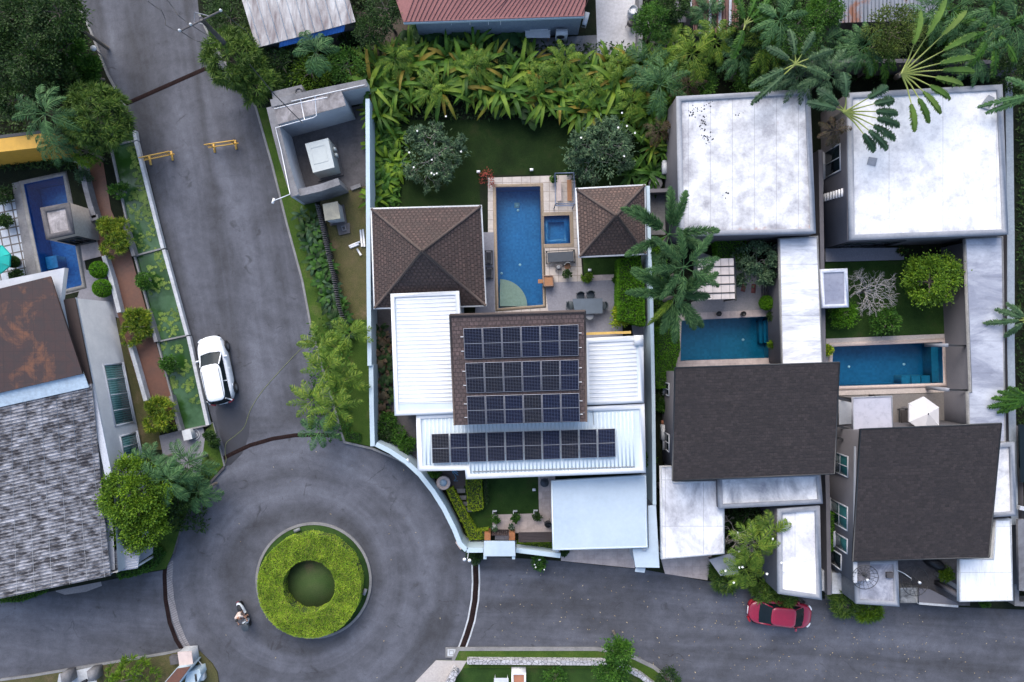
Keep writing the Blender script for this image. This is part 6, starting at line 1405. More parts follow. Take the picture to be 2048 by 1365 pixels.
def pot(x, y, z, r, label, m, plant_m=None, h=.5, pr=1.5, n=220, base=.14, leaf=.16):
    p = W(x, y, z); t = thing('potted_plant', label, 'potted plant', (p.x, p.y, base)); b = MB(); b.rev((p.x, p.y, base), [(r*.6, 0), (r*.9, h*.5), (r, h*.95), (r, h), (r*.85, h), (r*.8, h*.85)], 18); b.build('pot', m, t)
    if plant_m:
        V, F = crown_broad(r*pr, r*pr*.9, n, leaf, leaf*.45, np.random.default_rng(int(x+y)), 24, .3); mb = MB(); mb.addnp(V+np.array([p.x, p.y, base+h]), F); mb.build('foliage', plant_m, t)
        s = MB(); s.tube([(p.x, p.y, base+h*.8), (p.x, p.y, base+h+r*.4)], .03, 5); s.build('stem', m_bark, t)
    return t
m_terrc = plain('terracotta', (.33, .14, .08), .8); m_beige = plain('beige glaze', (.55, .45, .41), .5)
pot(1134, 549, .5, .17, 'potted plant on the deck just below the small chair', m_concd, L_dark)
pot(1174, 556, .4, .14, 'bright green bush at the left corner of the terrace edge', m_concd, L_yel, .25, 2.2, 420)
pot(1233, 557, .4, .14, 'green bush at the right corner of the terrace edge by the hedge', m_concd, L_mid, .25, 2.0, 380)
pot(1158, 352, .6, .18, 'dark leafy plant at the top right corner of the metal frame bench', m_concd, L_dark, .4, 2.0)
pot(1107, 358, .6, .13, 'small orange pot at the top left corner of the metal frame bench', m_terrc, L_mid, .4, 1.3)
pot(1137, 342, .6, .12, 'small orange pot above the metal frame bench', m_terrc, L_mid, .35, .9)
t = thing('red_shrub', 'thin red leaved shrub at the top left corner of the main pool deck', 'shrub', W(975, 352, .12)); c = W(974, 354, .8); V, F = crown_broad(.55, .55, 220, .16, .05, np.random.default_rng(4), 20, .4); mb = MB(); mb.addnp(V+np.array([c.x, c.y, .5]), F); mb.build('foliage', leafm('red leaves', [(.20, .03, .03), (.35, .08, .06)]), t)
b = MB(); b.tube([(c.x, c.y, .12), (c.x, c.y, .8)], .03, 5); b.build('stem', m_bark, t)
for x, y, lab in ((957, 345, 'small white lawn lamp above the top left corner of the main pool'), (1063, 341, 'small white lawn lamp above the middle of the main pool'), (1179, 541, 'small white lamp on the little lawn below the smaller gazebo'), (1068, 979, 'small white corner lamp at the right edge of the front lawn')):
    t = thing('lawn_lamp', lab, 'lamp', W(x, y, .12)); p = W(x, y, .2); b = MB(); b.box((p.x, p.y, .28), (.22, .16, .12)); b.build('lamp_head', m_whitep, t); b = MB(); b.tube([(p.x, p.y, .12), (p.x, p.y, .3)], .025, 5); b.build('stake', m_dark, t)
# front garden
pt = thing('water_jar', 'large round beige pot with blue water left of the front hedges', 'pot', W(887, 966, .12)); p = W(887, 966, .8)
b = MB(); b.rev((p.x, p.y, .12), [(.22, 0), (.38, .25), (.44, .55), (.42, .72), (.46, .76), (.45, .80), (.28, .79), (.24, .70)], 28); b.build('jar', m_beige, pt); b = MB(); b.cyl((p.x, p.y, .84), .24, .24, .012, 20); b.build('water', plain('pale water', (.33, .45, .55), .1), pt)
for i, (x, y) in enumerate(((922, 982), (924, 996), (929, 1008), (936, 1020))):
    b = MB(); b.prism(WL([(x-9, y-4), (x+9, y-4), (x+8, y+4), (x-7, y+5)], .2), .12, 0); one('stepping_stone', b, m_kerb, f'{ORD[i]} grey stepping stone down from the timber deck beside the front hedge', 'stepping stone', 'grey stepping stones')
hedge('strip_hedge', 'golden green clipped hedge following the inside of the curved wall', [(893, 981), (905, 977), (928, 1016), (946, 1050), (953, 1062), (976, 1060), (978, 1079), (938, 1081), (926, 1050), (905, 1010)], .9, L_gold, 520, shag=.1)
hedge('block_hedge', 'golden green block hedge in the middle of the front garden', [(931, 960), (963, 960), (967, 1018), (953, 1023), (936, 1022)], 1.0, L_gold, 520, shag=.1)
hedge('dark_hedge', 'dark leafy hedge right of the golden block hedge', [(965, 961), (976, 961), (977, 1005), (968, 1016)], .8, L_dark, 520, shag=.1)
hedge('strip_hedge', 'bright strip hedge between the dark slatted canopy and the front wall', [(1034, 1087), (1104, 1088), (1104, 1103), (1034, 1098)], 1.0, L_yel, 520)
for i, (x, y, lab) in enumerate(((990, 1038, 'potted bush at the left end of the front paving edge'), (1030, 1036, 'potted bush at the middle of the front paving edge'), (1074, 1034, 'brownish potted bush at the right end of the front paving edge'))):
    pot(x, y, .5, .15, lab, m_conc, L_mid if i < 2 else L_dark, .4, 1.7, 260)
for x, y, lab in ((989, 1055, 'white urn left of the front path above the entrance gate'), (1023, 1053, 'white urn right of the front path above the entrance gate')):
    pot(x, y, .6, .16, lab, m_whitep, L_grey, .7, 1.1, 160, leaf=.12)
for x, y in ((990, 1026), (1031, 1026), (1072, 1025)): t = thing('path_lamp', {990: 'left', 1031: 'middle', 1072: 'right'}[x]+' of three small square lamps on the upper edge of the front paving', 'lamp', W(x, y, .14), 'square lamps along the front paving'); b = MB(); p = W(x, y, .4); b.strip([(p.x-.14, p.y-.13), (p.x-.14, p.y+.1), (p.x+.12, p.y+.1)], .04, .14, .42); b.build('bracket', m_whitep, t); b = MB(); b.box((p.x, p.y-.05, .14), (.17, .15, .22)); b.build('lamp_body', m_dark, t)
chair(1089, 966, .155, 0, 'round seated grey wicker chair beside the carport', m=mlg, round_=True, w=.55); chair(1096, 1049, .155, .4, 'dark round wicker chair at the left corner of the carport', m=m_dark, round_=True, w=.45)
t = thing('wall_bracket_box', 'beige box fixed outside the corner of the curved wall', 'box', W(918, 1090, .12)); b = MB(); b.prism(WL([(911, 1086), (922, 1081), (931, 1094), (921, 1100)], .5), .12, 0); b.build('casing', m_beige, t)
t = thing('security_light', 'white twin headed floodlight on a thin arm outside the villa wall corner', 'floodlight', W(936, 1105, .2)); b = MB(); b.tube([W(937, 1104, 2.1), W(935, 1118, 2.3)], .02, 5); b.tube([(W(937, 1104, 2.1))[:], (W(937, 1104, .12))[:]], .03, 5); b.build('arm', m_aircon, t)
for s in (-1, 1): b = MB(); p = W(934+s*5, 1120+s*1, 2.3); b.cyl((p.x, p.y, 2.22), .07, .11, .14, 12); b.build('lamp_head', m_whitep, t)
t = thing('wall_camera', 'small white camera on the curved wall left of the villa', 'camera', W(816, 921, 2.2)); b = MB(); p = W(816, 921, 2.25); b.box((p.x, p.y, 2.2), (.1, .22, .08), .5); b.build('housing', m_whitep, t)
b = MB(); b.tube([(p.x, p.y, 2.2), (p.x-.1, p.y-.18, 2.12)], .02, 5); b.build('bracket', m_whitep, t)
t = thing('stone_millstone', 'round grey millstone fountain between the garden wall and the first right hand house', 'fountain', W(1313, 366, .12)); p = W(1312, 366, .5)
b = MB(); b.rev((p.x, p.y, .12), [(.42, 0), (.46, .12), (.46, .28), (.40, .34), (.22, .34), (.20, .40), (.06, .44)], 24); b.build('stone', m_conc, t); b = MB(); b.cyl((p.x, p.y, .51), .14, .12, .06, 16); b.build('spout', m_aircon, t)
wallthing('short grey cross wall below the millstone fountain', [(1300, 382), (1352, 380)], .2, 1.2, m_wallg)
t = thing('white_table', 'white square table at the bottom edge left of the orange topped box', 'table', W(1002, 1360, .13)); b = MB(); b.slab(WL([(988, 1357), (1017, 1357), (1017, 1400), (988, 1400)], .8), .05); b.build('table_top', m_aircon, t); 
for x in (990, 1015):
    for y in (1360, 1396): b = MB(); p = W(x, y, .8); b.box((p.x, p.y, .13), (.05, .05, .62)); b.build('leg', m_aircon, t)
t = thing('planter_box', 'white box with orange top at the bottom edge of the picture', 'planter', W(1037, 1360, .13)); b = MB(); Q = WL([(1023, 1346), (1052, 1346), (1052, 1400), (1023, 1400)], 1.0); b.prism(at_z(Q, .97), .13, 0, cap=False); ring(b, Q, .13, .97, 1.0); b.build('box', m_whitep, t); b = MB(); b.poly(at_z(inset(Q, .13), .95)[::-1]); b.build('filling', m_terrc, t)
t = thing('stone_wall', 'low wall faced with pale and dark crazy stone along the bottom lawn', 'wall', W(1100, 1330, .12))
def crazym():
    m, n, p = newmat('crazy stone'); P = wpos(n); vo = nd(n, 'ShaderNodeTexVoronoi'); vo.feature = 'DISTANCE_TO_EDGE'; vo.inputs['Scale'].default_value = 4.2; n.links.new(P, vo.inputs['Vector'])
    c2 = nd(n, 'ShaderNodeTexVoronoi'); c2.inputs['Scale'].default_value = 4.2; n.links.new(P, c2.inputs['Vector']); s = nd(n, 'ShaderNodeSeparateColor'); n.links.new(c2.outputs['Color'], s.inputs[0])
    col = mixc(n, ramp(n, vo.outputs[0], [(.03, (0, 0, 0)), (.09, (1, 1, 1))]), (.08, .08, .085), ramp(n, s.outputs[0], [(0, (.30, .30, .32)), (1, (.46, .46, .48))])); n.links.new(col, p.inputs['Base Color']); p.inputs['Roughness'].default_value = .85; bump(n, p, vo.outputs[0], .5, .03); return m
b = MB(); b.strip(WL([(934, 1325), (1080, 1326), (1205, 1327), (1245, 1336), (1280, 1352), (1330, 1390)], .6), .30, .12, .6); b.build('masonry', crazym(), t)
b = MB(); b.prism(WL([(906, 1340), (916, 1347), (899, 1390), (880, 1390)], .9), .12, 0); one('stone_pillar', b, crazym(), 'grey stone faced wall end beside the pale driveway at the bottom', 'wall')
# bottom left gate and box
t = thing('gate_pillar', 'white topped gate pillar at the bottom left of the roundabout', 'pillar', W(369, 1320, .12)); b = MB(); b.prism(WL([(356, 1306), (382, 1304), (386, 1330), (360, 1334)], 1.1), .12, 0); b.build('pillar', m_kerbw, t)
b = MB(); b.slab(WL([(355, 1305), (382.5, 1303), (386.5, 1331), (359, 1335)], 1.16), .055); b.build('cap', m_beige, t); b = MB(); b.prism(WL([(338, 1314), (355, 1312), (357, 1328), (341, 1331)], .5), .12, 0); b.build('side_pit', m_concd, t)
t = thing('slanted_wall', 'pale blue wall with a brown top running off the bottom edge left of the roundabout', 'wall', W(355, 1350, .12)); b = MB(); b.slab(WL([(354, 1338), (381, 1334), (350, 1375), (322, 1375)], 1.6), .06); b.build('top', m_brown, t); b = MB(); b.prism(WL([(353, 1337), (384, 1333), (352, 1376), (320, 1376)], 1.52), .12, 0); b.build('wall', m_wallb, t)
t = thing('blue_cabinet', 'pale blue cabinet beside the gate pillar at the bottom left', 'cabinet', W(385, 1355, .12)); b = MB(); b.prism(WL([(374, 1345), (399, 1339), (402, 1352), (390, 1375), (368, 1375)], 1.0), .12, 0); b.build('casing', m_wallb, t); b = MB(); b.box(W(407, 1348, .15), (.4, .5, .5), .2); b.build('meter_box', m_aircon, t); b = MB(); b.box(W(392, 1356, 1.0), (.12, .5, .03), .1); b.build('vent_slot', m_dark, t)
t = thing('front_step', 'white paved entrance slab with a dark parasol tip at the bottom left edge', 'entrance', W(155, 1352, .12))
for x, y in ((130, 1358), (183, 1352)): b = MB(); p = W(x, y, 1); b.box((p.x, p.y, .13), (.5, .7, .9), .15); b.build('pillar', m_conc, t)
b = MB(); b.tube([W(160, 1372, .9), W(174, 1361, .9)], [.22, .10], 8); b.build('dark_cover', m_black, t)
b = MB(); b.tube([W(384, 1306, .3), W(407, 1334, .3)], .04, 5); one('edge_rail', b, m_kerbw, 'thin white rail at the grass corner below the roundabout drain', 'rail')
# right garden furniture
t = thing('glass_pergola', 'pale gridded pergola roof in the first right hand garden beside the big palm', 'pergola', W(1430, 560, .12)); z = 2.4
Q = WL([(1396, 519), (1467, 517), (1470, 598), (1395, 600)], z); b = MB(); b.slab(Q, .06); b.build('canopy', plain('cream canopy', (.55, .49, .46), .6), t)
for k in range(4): s = (k+.9)/4.6; b = MB(); b.tube([Q[0].lerp(Q[3], s)+Vector((0, 0, .03)), Q[1].lerp(Q[2], s)+Vector((0, 0, .03))], .035, 4); b.build('beam', m_dark, t)
for k in range(4): s = (k+.8)/4.4; b = MB(); b.tube([Q[0].lerp(Q[1], s)+Vector((0, 0, .02)), Q[3].lerp(Q[2], s)+Vector((0, 0, .02))], .012, 4); b.build('batten', m_grey, t)
b = MB(); b.tube([Q[1]+Vector((.06, .1, 0)), Q[2]+Vector((.06, -.15, 0))], .06, 4); b.build('edge_beam', m_dark, t)
for p in Q: b = MB(); b.box((p.x, p.y, .13), (.1, .1, z-.2)); b.build('post', m_dark, t)
for i, (x, y, a) in enumerate(((1470, 567, .25), (1487, 575, .2), (1507, 578, .08))): b = MB(); p = W(x, y, .14); b.box((p.x, p.y, .125), (.28, .58, .05), -a); one('stepping_stone', b, plain(f'red stone {i}', (.22, .07, .06), .8), f'{ORD[i]} red stepping stone from the left beside the gridded pergola', 'stepping stone', 'red stepping stones')
for i, x in enumerate((1438, 1487)): pot(x, 628, .5, .17, ('left' if i == 0 else 'right')+' of two round black pots on the upper edge of the first right hand pool', m_black, None, .45)
b = MB(); b.prism(WL([(1539, 571), (1551, 571), (1551, 588), (1539, 588)], .3), .13, 0); one('door_mat', b, m_dark, 'small dark mat right of the red stepping stones', 'mat')
b = MB(); 
for x in (1524, 1529, 1534): b.strip(WL([(x, 562), (x+1, 598)], .3), .05, .14, .3)
one('timber_edging', b, m_concd, 'three thin dark timber rails left of the dark mat', 'edging')
t = thing('skylight_box', 'white framed grey skylight box on the wall of the second right hand garden', 'skylight', W(1668, 577, .12)); Q = WL([(1640, 539), (1695, 537), (1698, 615), (1643, 617)], 2.7)
b = MB(); b.prism(at_z(inset(Q, .03), 2.6), .12, 0, cap=False); b.build('wall', m_wallg, t); b = MB(); ring(b, Q, .22, 2.55, 2.7); b.build('rim', S('silver rim', (.52, .55, .62), (.45, .48, .55), 1, 6, .5, 0), t); b = MB(); b.poly(at_z(inset(Q, .21), 2.62)[::-1]); b.build('glass', roofm('cloudy glass', (.36, .38, .46), (.24, .26, .34), .5, scale=.5, rough=.25), t)
t = thing('flat_canopy', 'pale grey flat canopy left of the white parasol', 'canopy', W(1745, 832, .12)); Q = WL([(1705, 795), (1784, 792), (1786, 872), (1706, 876)], 2.7); b = MB(); b.slab(Q, .14); b.build('roof', roofm('pale canopy', (.56, .56, .64), (.36, .38, .46), .4, scale=.3, rough=.4), t); b = MB(); ring(b, Q, .06, 2.7, 2.74); b.build('rim', m_parap, t)
for p in inset(Q, .15): b = MB(); b.box((p.x, p.y, .13), (.12, .12, 2.43)); b.build('post', m_dark, t)
t = thing('white_door_screen', 'white panelled screen in a dark frame between the two charcoal roofs', 'screen', W(1690, 820, .12)); b = MB(); b.slab(WL([(1678, 800), (1703, 806), (1703, 848), (1678, 850)], .9), .06); b.build('panel', m_wallw, t)
for pts in ([(1676, 796), (1704, 803)], [(1676, 852), (1706, 862)], [(1676, 876), (1722, 893)]): b = MB(); b.strip(WL(pts, 2.3), .14, 2.2, 2.36); b.build('beam', m_dark, t)
for x, y in ((1678, 797), (1703, 803), (1678, 853)): b = MB(); p = W(x, y, 2.2); b.box((p.x, p.y, .13), (.09, .09, 2.06)); b.build('post', m_dark, t)
lounger([(1799, 818), (1817, 818), (1817, 862), (1799, 862)], .5, 'dark brown bench between the flat canopy and the white parasol', plain('brown black cushion', (.035, .03, .03), .7))
b = MB(); b.prism(WL([(1651, 497), (1808, 496), (1808, 520), (1651, 524)], .35), .12, 0); one('concrete_plinth', b, m_terr, 'long grey step under the windows of the far right house', 'step')
for x, y, lab in ((1893, 691, 'upper'), (1895, 780, 'lower')): t = thing('outrigger_beam', lab+' short dark beam with grey end block right of the second right hand pool', 'beam', W(x+15, y, .13)); b = MB(); b.strip(WL([(x, y), (x+40, y+1)], 2.4), .10, 2.25, 2.4); b.build('beam', m_dark, t); b = MB(); p = W(x, y, 2.4); b.box((p.x, p.y, .13), (.22, .22, 2.3)); b.build('post', m_parap, t)
# mesh satellite dishes
def dish(x, y, r, z, base, label, tilt):
    p = W(x, y, z); t = thing('satellite_dish', label, 'satellite dish', (p.x, p.y, base), 'mesh satellite dishes by the road'); rm = r*(CAMH-z)/1440; M_ = Matrix.Translation(p) @ Matrix.Rotation(tilt[0], 4, 'X') @ Matrix.Rotation(tilt[1], 4, 'Y')
    b = MB()
    for q in (.25, .5, .75, 1): b.tube([M_ @ Vector((rm*q*math.cos(a), rm*q*math.sin(a), rm*.35*q*q)) for a in np.linspace(0, 6.2832, 33)], .022 if q == 1 else .009, 4)
    b.build('mesh_rings', m_dark, t); b = MB()
    for k in range(16): a = k*6.2832/16; b.tube([M_ @ Vector((rm*q*math.cos(a), rm*q*math.sin(a), rm*.35*q*q)) for q in (.04, .4, .7, 1)], .012, 4)
    b.build('spokes', m_dark, t)
    f = M_ @ Vector((0, 0, rm*.8)); b = MB()
    for k in range(3): a = k*2.094; b.tube([M_ @ Vector((rm*.9*math.cos(a), rm*.9*math.sin(a), rm*.28)), f], .01, 4)
    b.build('feed_arm', m_dark, t); b = MB(); b.cyl((f.x, f.y, f.z-.08), .07, .09, .16, 12); b.build('receiver', m_aircon, t); b = MB(); b.tube([(p.x, p.y, base), p], .05, 6); b.build('mast', m_grey, t)
dish(1727, 1151, 25, 3.9, 3.0, 'mesh satellite dish overlapping the left side of the small grey parapet roof', (.15, -.1)); dish(1823, 1160, 29, 2.6, .12, 'mesh satellite dish right of the small grey parapet roof over the yard', (-.1, .12))
b = MB(); b.tube([W(1793, 1140, 3.25), W(1808, 1147, 3.1), W(1822, 1157, 2.6)], .03, 5); one('pipe', b, m_aircon, 'white curved pipe from the small grey roof toward the dish', 'pipe')
b = MB(); b.prism(WL([(1774, 1146), (1787, 1146), (1787, 1157), (1774, 1157)], 3.22), 2.95, 0); one('chimney_box', b, m_concd, 'little dark square box on the small grey parapet roof', 'box', loc=tuple(W(1780, 1151, 2.95)))
t = thing('motorbike_cover', 'black covered heap in the yard below the second charcoal roof', 'cover', W(1872, 1128, .13)); c = W(1872, 1128, .6); M_ = Matrix.Translation((c.x, c.y, .13)) @ Matrix.Rotation(-.5, 4, 'Z') @ Matrix.Scale(2.0, 4, (1, 0, 0)); b = MB(); b.rev((0, 0, 0), [(.38, 0), (.36, .4), (.28, .7), (.12, .85)], 14, M_=M_); b.build('cover', m_black, t)
b = MB(); b.strip(WL([(1876, 1150), (1916, 1176)], .5), .25, .12, .5); one('low_wall', b, m_kerb, 'diagonal pale low wall in the yard left of the bottom right carport', 'wall')
aircon(1329, 866, .2, .32, 1.0, .8, 0, 'white air conditioner left of the first charcoal roof below the orange box'); b = MB(); p = W(1329, 846, .5); b.box((p.x, p.y, .12), (.36, .30, .4)); one('orange_box', b, m_terrc, 'small orange brown box above the white air conditioner at the first charcoal roof', 'box')
aircon(1340, 925, .2, .5, .45, .7, 0, 'small white air conditioner at the lower left corner of the first charcoal roof')
pot(1806, 501, .6, .22, 'reddish pot plant on the right end of the long grey step', m_terrc, L_dark, .35, 1.3)

# ---------------------------------------------------------------- vegetation
rng = np.random.default_rng(21)
# big trees
L_tuft = leafm('tuft leaves', [(.02, .055, .012), (.05, .11, .018), (.09, .16, .03), (.13, .19, .04)])
def T(lab, x, y, z, r, kind, mat, n, leaf, lw, **k): return plant('tree' if z > 1.6 else 'shrub', lab, 'tree' if z > 1.6 else 'shrub', x, y, z, r, kind, mat, n, leaf, lw, **k)
T('bushy green tree with star shaped leaf tufts left of the road above the ponds', 188, 232, 3.6, 72, 'tufts', L_tuft, 230, .50, .05, per=34, base=.12)
T('large bushy tuft leaved shrub right of the road under the utility pole', 462, 118, 3.2, 68, 'tufts', L_tuft, 210, .50, .05, per=34, base=.12)
T('lower bushy tuft leaved shrub just below the utility pole shrub', 505, 160, 2.6, 45, 'tufts', L_tuft, 110, .48, .05, per=30, base=.12)
T('small yellow green tuft shrub at the foot of the bushy tree by the barrier', 168, 300, 2.2, 33, 'tufts', L_yel, 50, .36, .03, per=28, base=.12)
L_gb = leafm('bush leaves', [(.03, .08, .008), (.08, .16, .014), (.17, .25, .02), (.27, .30, .03), (.05, .12, .01)])
G = 'golden bushes between the ponds and the terracotta path'
for lab, x, y, r in (('uppermost golden green bush beside the lily ponds', 225, 473, 33), ('middle golden green bush beside the lily ponds', 271, 654, 34), ('lowest golden green bush beside the lily ponds', 318, 833, 33)):
    plant('golden_bush', lab, 'bush', x, y, 1.1, r*1.02, 'tufts2', L_gb, 96, .36, .045, h=1.0, group=G, base=.12, per=30, part='foliage', amp=.4); 
T('dense yellow green tree overlapping the ribbed roof', 262, 990, 4.2, 76, 'broad', L_yel, 15000, .16, .10, base=.12, clumps=130, spread=.11)
T('lower part tree of yellow green leaves beside the porch roof', 278, 1055, 3.4, 55, 'broad', L_yel, 7000, .16, .10, base=.12, clumps=80, spread=.13)
T('dark green shrub between the yellow green tree and the verge', 345, 985, 2.2, 46, 'broad', L_dark, 3500, .24, .09, base=.12)
DARK = 'dark trees in the top left wood'
for i, (x, y, z, r, m) in enumerate(((30, 25, 5, 62, L_dark), (110, 20, 5.5, 58, L_dark), (60, 110, 5, 60, L_dark), (122, 90, 3.2, 52, L_mid), (30, 190, 4, 50, L_dark), (108, 42, 3.2, 46, L_dark), (120, 160, 3.4, 40, L_dark), (176, 138, 1.8, 26, L_mid), (-30, 80, 5, 60, L_dark))):
    T('dark leafy tree crown in the dense wood at the top left', x, y, z, r, 'broad', m, 4200, .2, .09, base=.12, group=DARK, spread=.16, clumps=75, amp=.4)
def branches(label, x, y, z, r, n, seed, mat=m_bark, leaves_=None, base=.12, name='bare_tree'):
    rg = np.random.default_rng(seed); c = W(x, y, z); rm = r*(CAMH-z)/1440; t = thing(name, label, 'tree', (c.x, c.y, base)); mb = MB(); tips = []
    o = Vector((c.x, c.y, base+(z-base)*.35)); mb.tube([(c.x, c.y, base), o], .11, 7)
    def grow(p, d, L, r0, lev):
        q = p+d*L; m = (p+q)/2+Vector(rg.normal(0, .04, 3)); mb.tube([p, m, q], [r0, r0*.85, r0*.65], 5)
        if lev <= 1 or rg.uniform() < .25: tips.append(q)
        if lev == 0: return
        for _ in range(2 if lev > 2 else 3):
            e = (d+Vector(rg.normal(0, .6, 3)*np.array([1, 1, .6]))).normalized(); grow(q, e, L*rg.uniform(.66, .9), r0*.62, lev-1)
    for k in range(n): a = k*6.283/n+rg.uniform(-.3, .3); grow(o, Vector((math.cos(a), math.sin(a), rg.choice([.15, .6, 1.6]))).normalized(), rm*.30, .045, 4)
    mb.build('branches', mat, t)
    if leaves_:
        P = np.array([tuple(p) for p in tips]); V, F = tufts_at(P, leaves_[1], leaves_[2], leaves_[3], rg); mb = MB(); mb.addnp(V, F)
        if len(leaves_) > 4: V, F = crown_broad(rm*.88, rm*.55, leaves_[4], .24, .085, rg, 70, .35, 1, .13); mb.addnp(V+np.array([c.x, c.y, o.z+.35]), F); mb.build('crown', leaves_[0], t)
    return t
m_pale = S('pale bare bark', (.32, .29, .27), (.22, .20, .19), 3, 12, .9, .2)
branches('pale leafless branching tree in the second right hand garden', 1752, 580, 2.3, 66, 13, 5, S('whitish bark', (.42, .40, .39), (.30, .28, .28), 3, 12, .9, .2))
L_fr = leafm('frangipani leaves', [(.035, .075, .045), (.075, .14, .08), (.14, .21, .125)])
fr = [(866, 300, 72, 31, 'left frangipani tree with grey green leaves at the edge of the villa lawn'), (1205, 287, 80, 32, 'right frangipani tree with dense grey green leaves above the smaller gazebo')]
for x, y, r, s, lab in fr:
    t = branches(lab, x, y, 2.6, r, 9, s, m_pale, (L_fr, 11 if x > 1000 else 9, .28, .08, 2400 if x > 1000 else 700), name='frangipani_tree')
    flowers(t, x, y, 2.6, r, 9 if x < 1000 else 6, L_white, .075, rng=rng)
t = branches('frangipani tree with sparse leaves overhanging the first long white roof', 1535, 522, 3.3, 58, 7, 41, m_pale, (L_fr, 12, .28, .09, 700), name='frangipani_tree')
t = branches('large frangipani with white flowers beside the garage by the road', 1495, 1085, 3.0, 62, 9, 55, m_pale, (L_mid, 14, .34, .10), name='frangipani_tree'); flowers(t, 1505, 1110, 2.6, 70, 12, L_white, .09, rng=rng)
T('round yellow green tree in the second right hand garden', 1868, 563, 2.8, 60, 'broad', L_yel, 7000, .17, .09, base=.12, clumps=90, spread=.14, amp=.35)
T('small bright green bush below the pale bare tree', 1692, 630, 1.2, 26, 'broad', L_hedgeg, 2200, .13, .07, base=.12)
T('green leafy bush under the right of the pale bare tree', 1775, 640, 1.3, 30, 'broad', L_mid, 1500, .2, .08, base=.12, amp=.45)
T('slender leafy tree crossing the stone wall at the bottom', 1237, 1300, 3.2, 28, 'broad', L_mid, 2400, .18, .08, base=.12, amp=.5)
T('loose leafy tree at the bottom edge below the stone wall', 1228, 1345, 2.6, 36, 'broad', L_mid, 2600, .18, .08, base=.12, amp=.5)
T('low green bush at the bottom lawn edge', 1110, 1358, .9, 24, 'broad', L_mid, 1100, .16, .07, base=.12, amp=.5); T('dark bush at the end of the bottom verge', 1335, 1362, 1.0, 24, 'broad', L_dark, 1200, .16, .07, base=.12)
plant('verge_shrub', 'bright feathery shrub at the bottom left edge', 'shrub', 262, 1362, 1.2, 52, 'tufts', L_yel, 80, .40, .05, h=.9, base=.12, per=22, part='foliage')
# top right jungle
TR_ = [(1590, 60, 5.0, 66, L_mid, 'bushy green tree left of the pale rusty roof at the top'), (1650, 20, 5, 42, L_mid, 'smaller green tree against the pale rusty roof'), (1790, 62, 5.5, 62, leafm('olive fine leaves', [(.04, .06, .015), (.07, .11, .02), (.10, .14, .03)]), 'fine leaved olive tree over the pale rusty roof'),
       (1310, 40, 4, 40, L_mid, 'leafy tree right of the white concrete yard'), (1345, 10, 4, 34, L_dark, 'dark tree beside the dark red rusty roof'), (1545, 130, 3, 40, L_dark, 'dark shrub behind the first large white roof'), (1900, 50, 4, 48, L_mid, 'green tree right of the olive tree'), (2030, 150, 3.5, 44, L_dark, 'dark tree at the right edge behind the wall'),
       (1870, 105, 3, 34, L_dark, 'dark shrub in front of the dark grey boundary wall'), (1500, 60, 4, 42, L_dark, 'dark tree behind the banana leaves at the top'), (1560, 5, 5, 45, L_dark, 'dark tree at the top edge right of the red rusty roof')]
for x, y, z, r, m, lab in TR_: T(lab, x, y, z, r, 'broad', m, 4200, .15, .07, base=.12, spread=.14, clumps=80, amp=.4)
# top middle plants
for x, y, z, r, m, lab in ((560, 125, 2.2, 42, L_dark, 'dark shrub between the utility pole and the substation'), (618, 140, 1.8, 46, L_yel, 'yellow flecked shrub above the substation wall'), (690, 130, 2.0, 42, L_mid, 'green shrub above the right end of the substation wall'), (740, 60, 3, 34, L_dark, 'dark shrub beside the rusty white shed'), (575, 165, 1.4, 26, L_mid, 'low shrub above the concrete side block'), (770, 15, 3.5, 40, L_dark, 'dark tree left of the pinkish red roof'), (455, 35, 2.5, 45, L_dark, 'dark leafy mass left of the rusty white shed'), (1000, 130, 1.5, 22, L_dark, 'dark low bush in the gap behind the ginger row'), (700, 60, 1.5, 26, L_dark, 'dark low bush under the blue sheeting')):
    T(lab, x, y, z, r, 'broad', m, 2200, .17, .07, base=.12, amp=.4)
def palm(label, x, y, z, bx, by, n, L, mat, pairs, ll, lw, brush=False, upr=(-.1, 1.0), seed=0, group=None, tr=.12, bend=1.25, base=.12, cat2='palm', name='palm_tree'):
    c = W(x, y, z); b0 = W(bx, by, base); t = thing(name, label, cat2, (b0.x, b0.y, base), group); rg = np.random.default_rng(seed)
    V, F = palm_crown(n, L, rg, pairs, ll, lw, brush, upr, bend); mb = MB(); mb.addnp(V+np.array(tuple(c)), F); mb.build('crown', mat, t)
    q = MB(); q.tube([b0, b0.lerp(c, .5)+Vector((.1, .05, 0)), c], [tr*1.2, tr, tr*.8], 8); q.build('trunk', m_bark, t)
    s = MB(); s.tube([c, c+Vector((.05, -.08, L*.28))], [tr*.7, .01], 6); s.build('spear_leaf', mat, t); return t
FG = 'foxtail palms beside the garden wall'
palm('upper of the three plume leaved palms overhanging the smaller gazebo and white roof', 1338, 470, 6.5, 1322, 492, 11, 3.1, L_palm, 80, .50, .045, True, (-.2, .8), 3, FG, .13)
palm('middle of the three plume leaved palms with an upright bright spear', 1368, 535, 7.2, 1338, 558, 8, 2.7, L_palm, 58, .42, .03, True, (-.1, .7), 4, FG, .13)
palm('lowest of the three plume leaved palms reaching over the first right hand pool', 1350, 592, 6.2, 1325, 602, 11, 2.9, L_palm, 78, .50, .045, True, (-.25, .7), 6, FG, .13)
c = W(1352, 590, 6.4); V, F = frond(tuple(c), math.radians(228), 2.6, .35, rng, 60, .32, .035, True); mb = MB(); mb.addnp(V, F); one('young_frond', mb, L_palmy, 'single bright yellow green young frond hanging over the blue wall', 'palm frond', loc=tuple(c))
AG = 'areca palms on the verge by the villa wall'
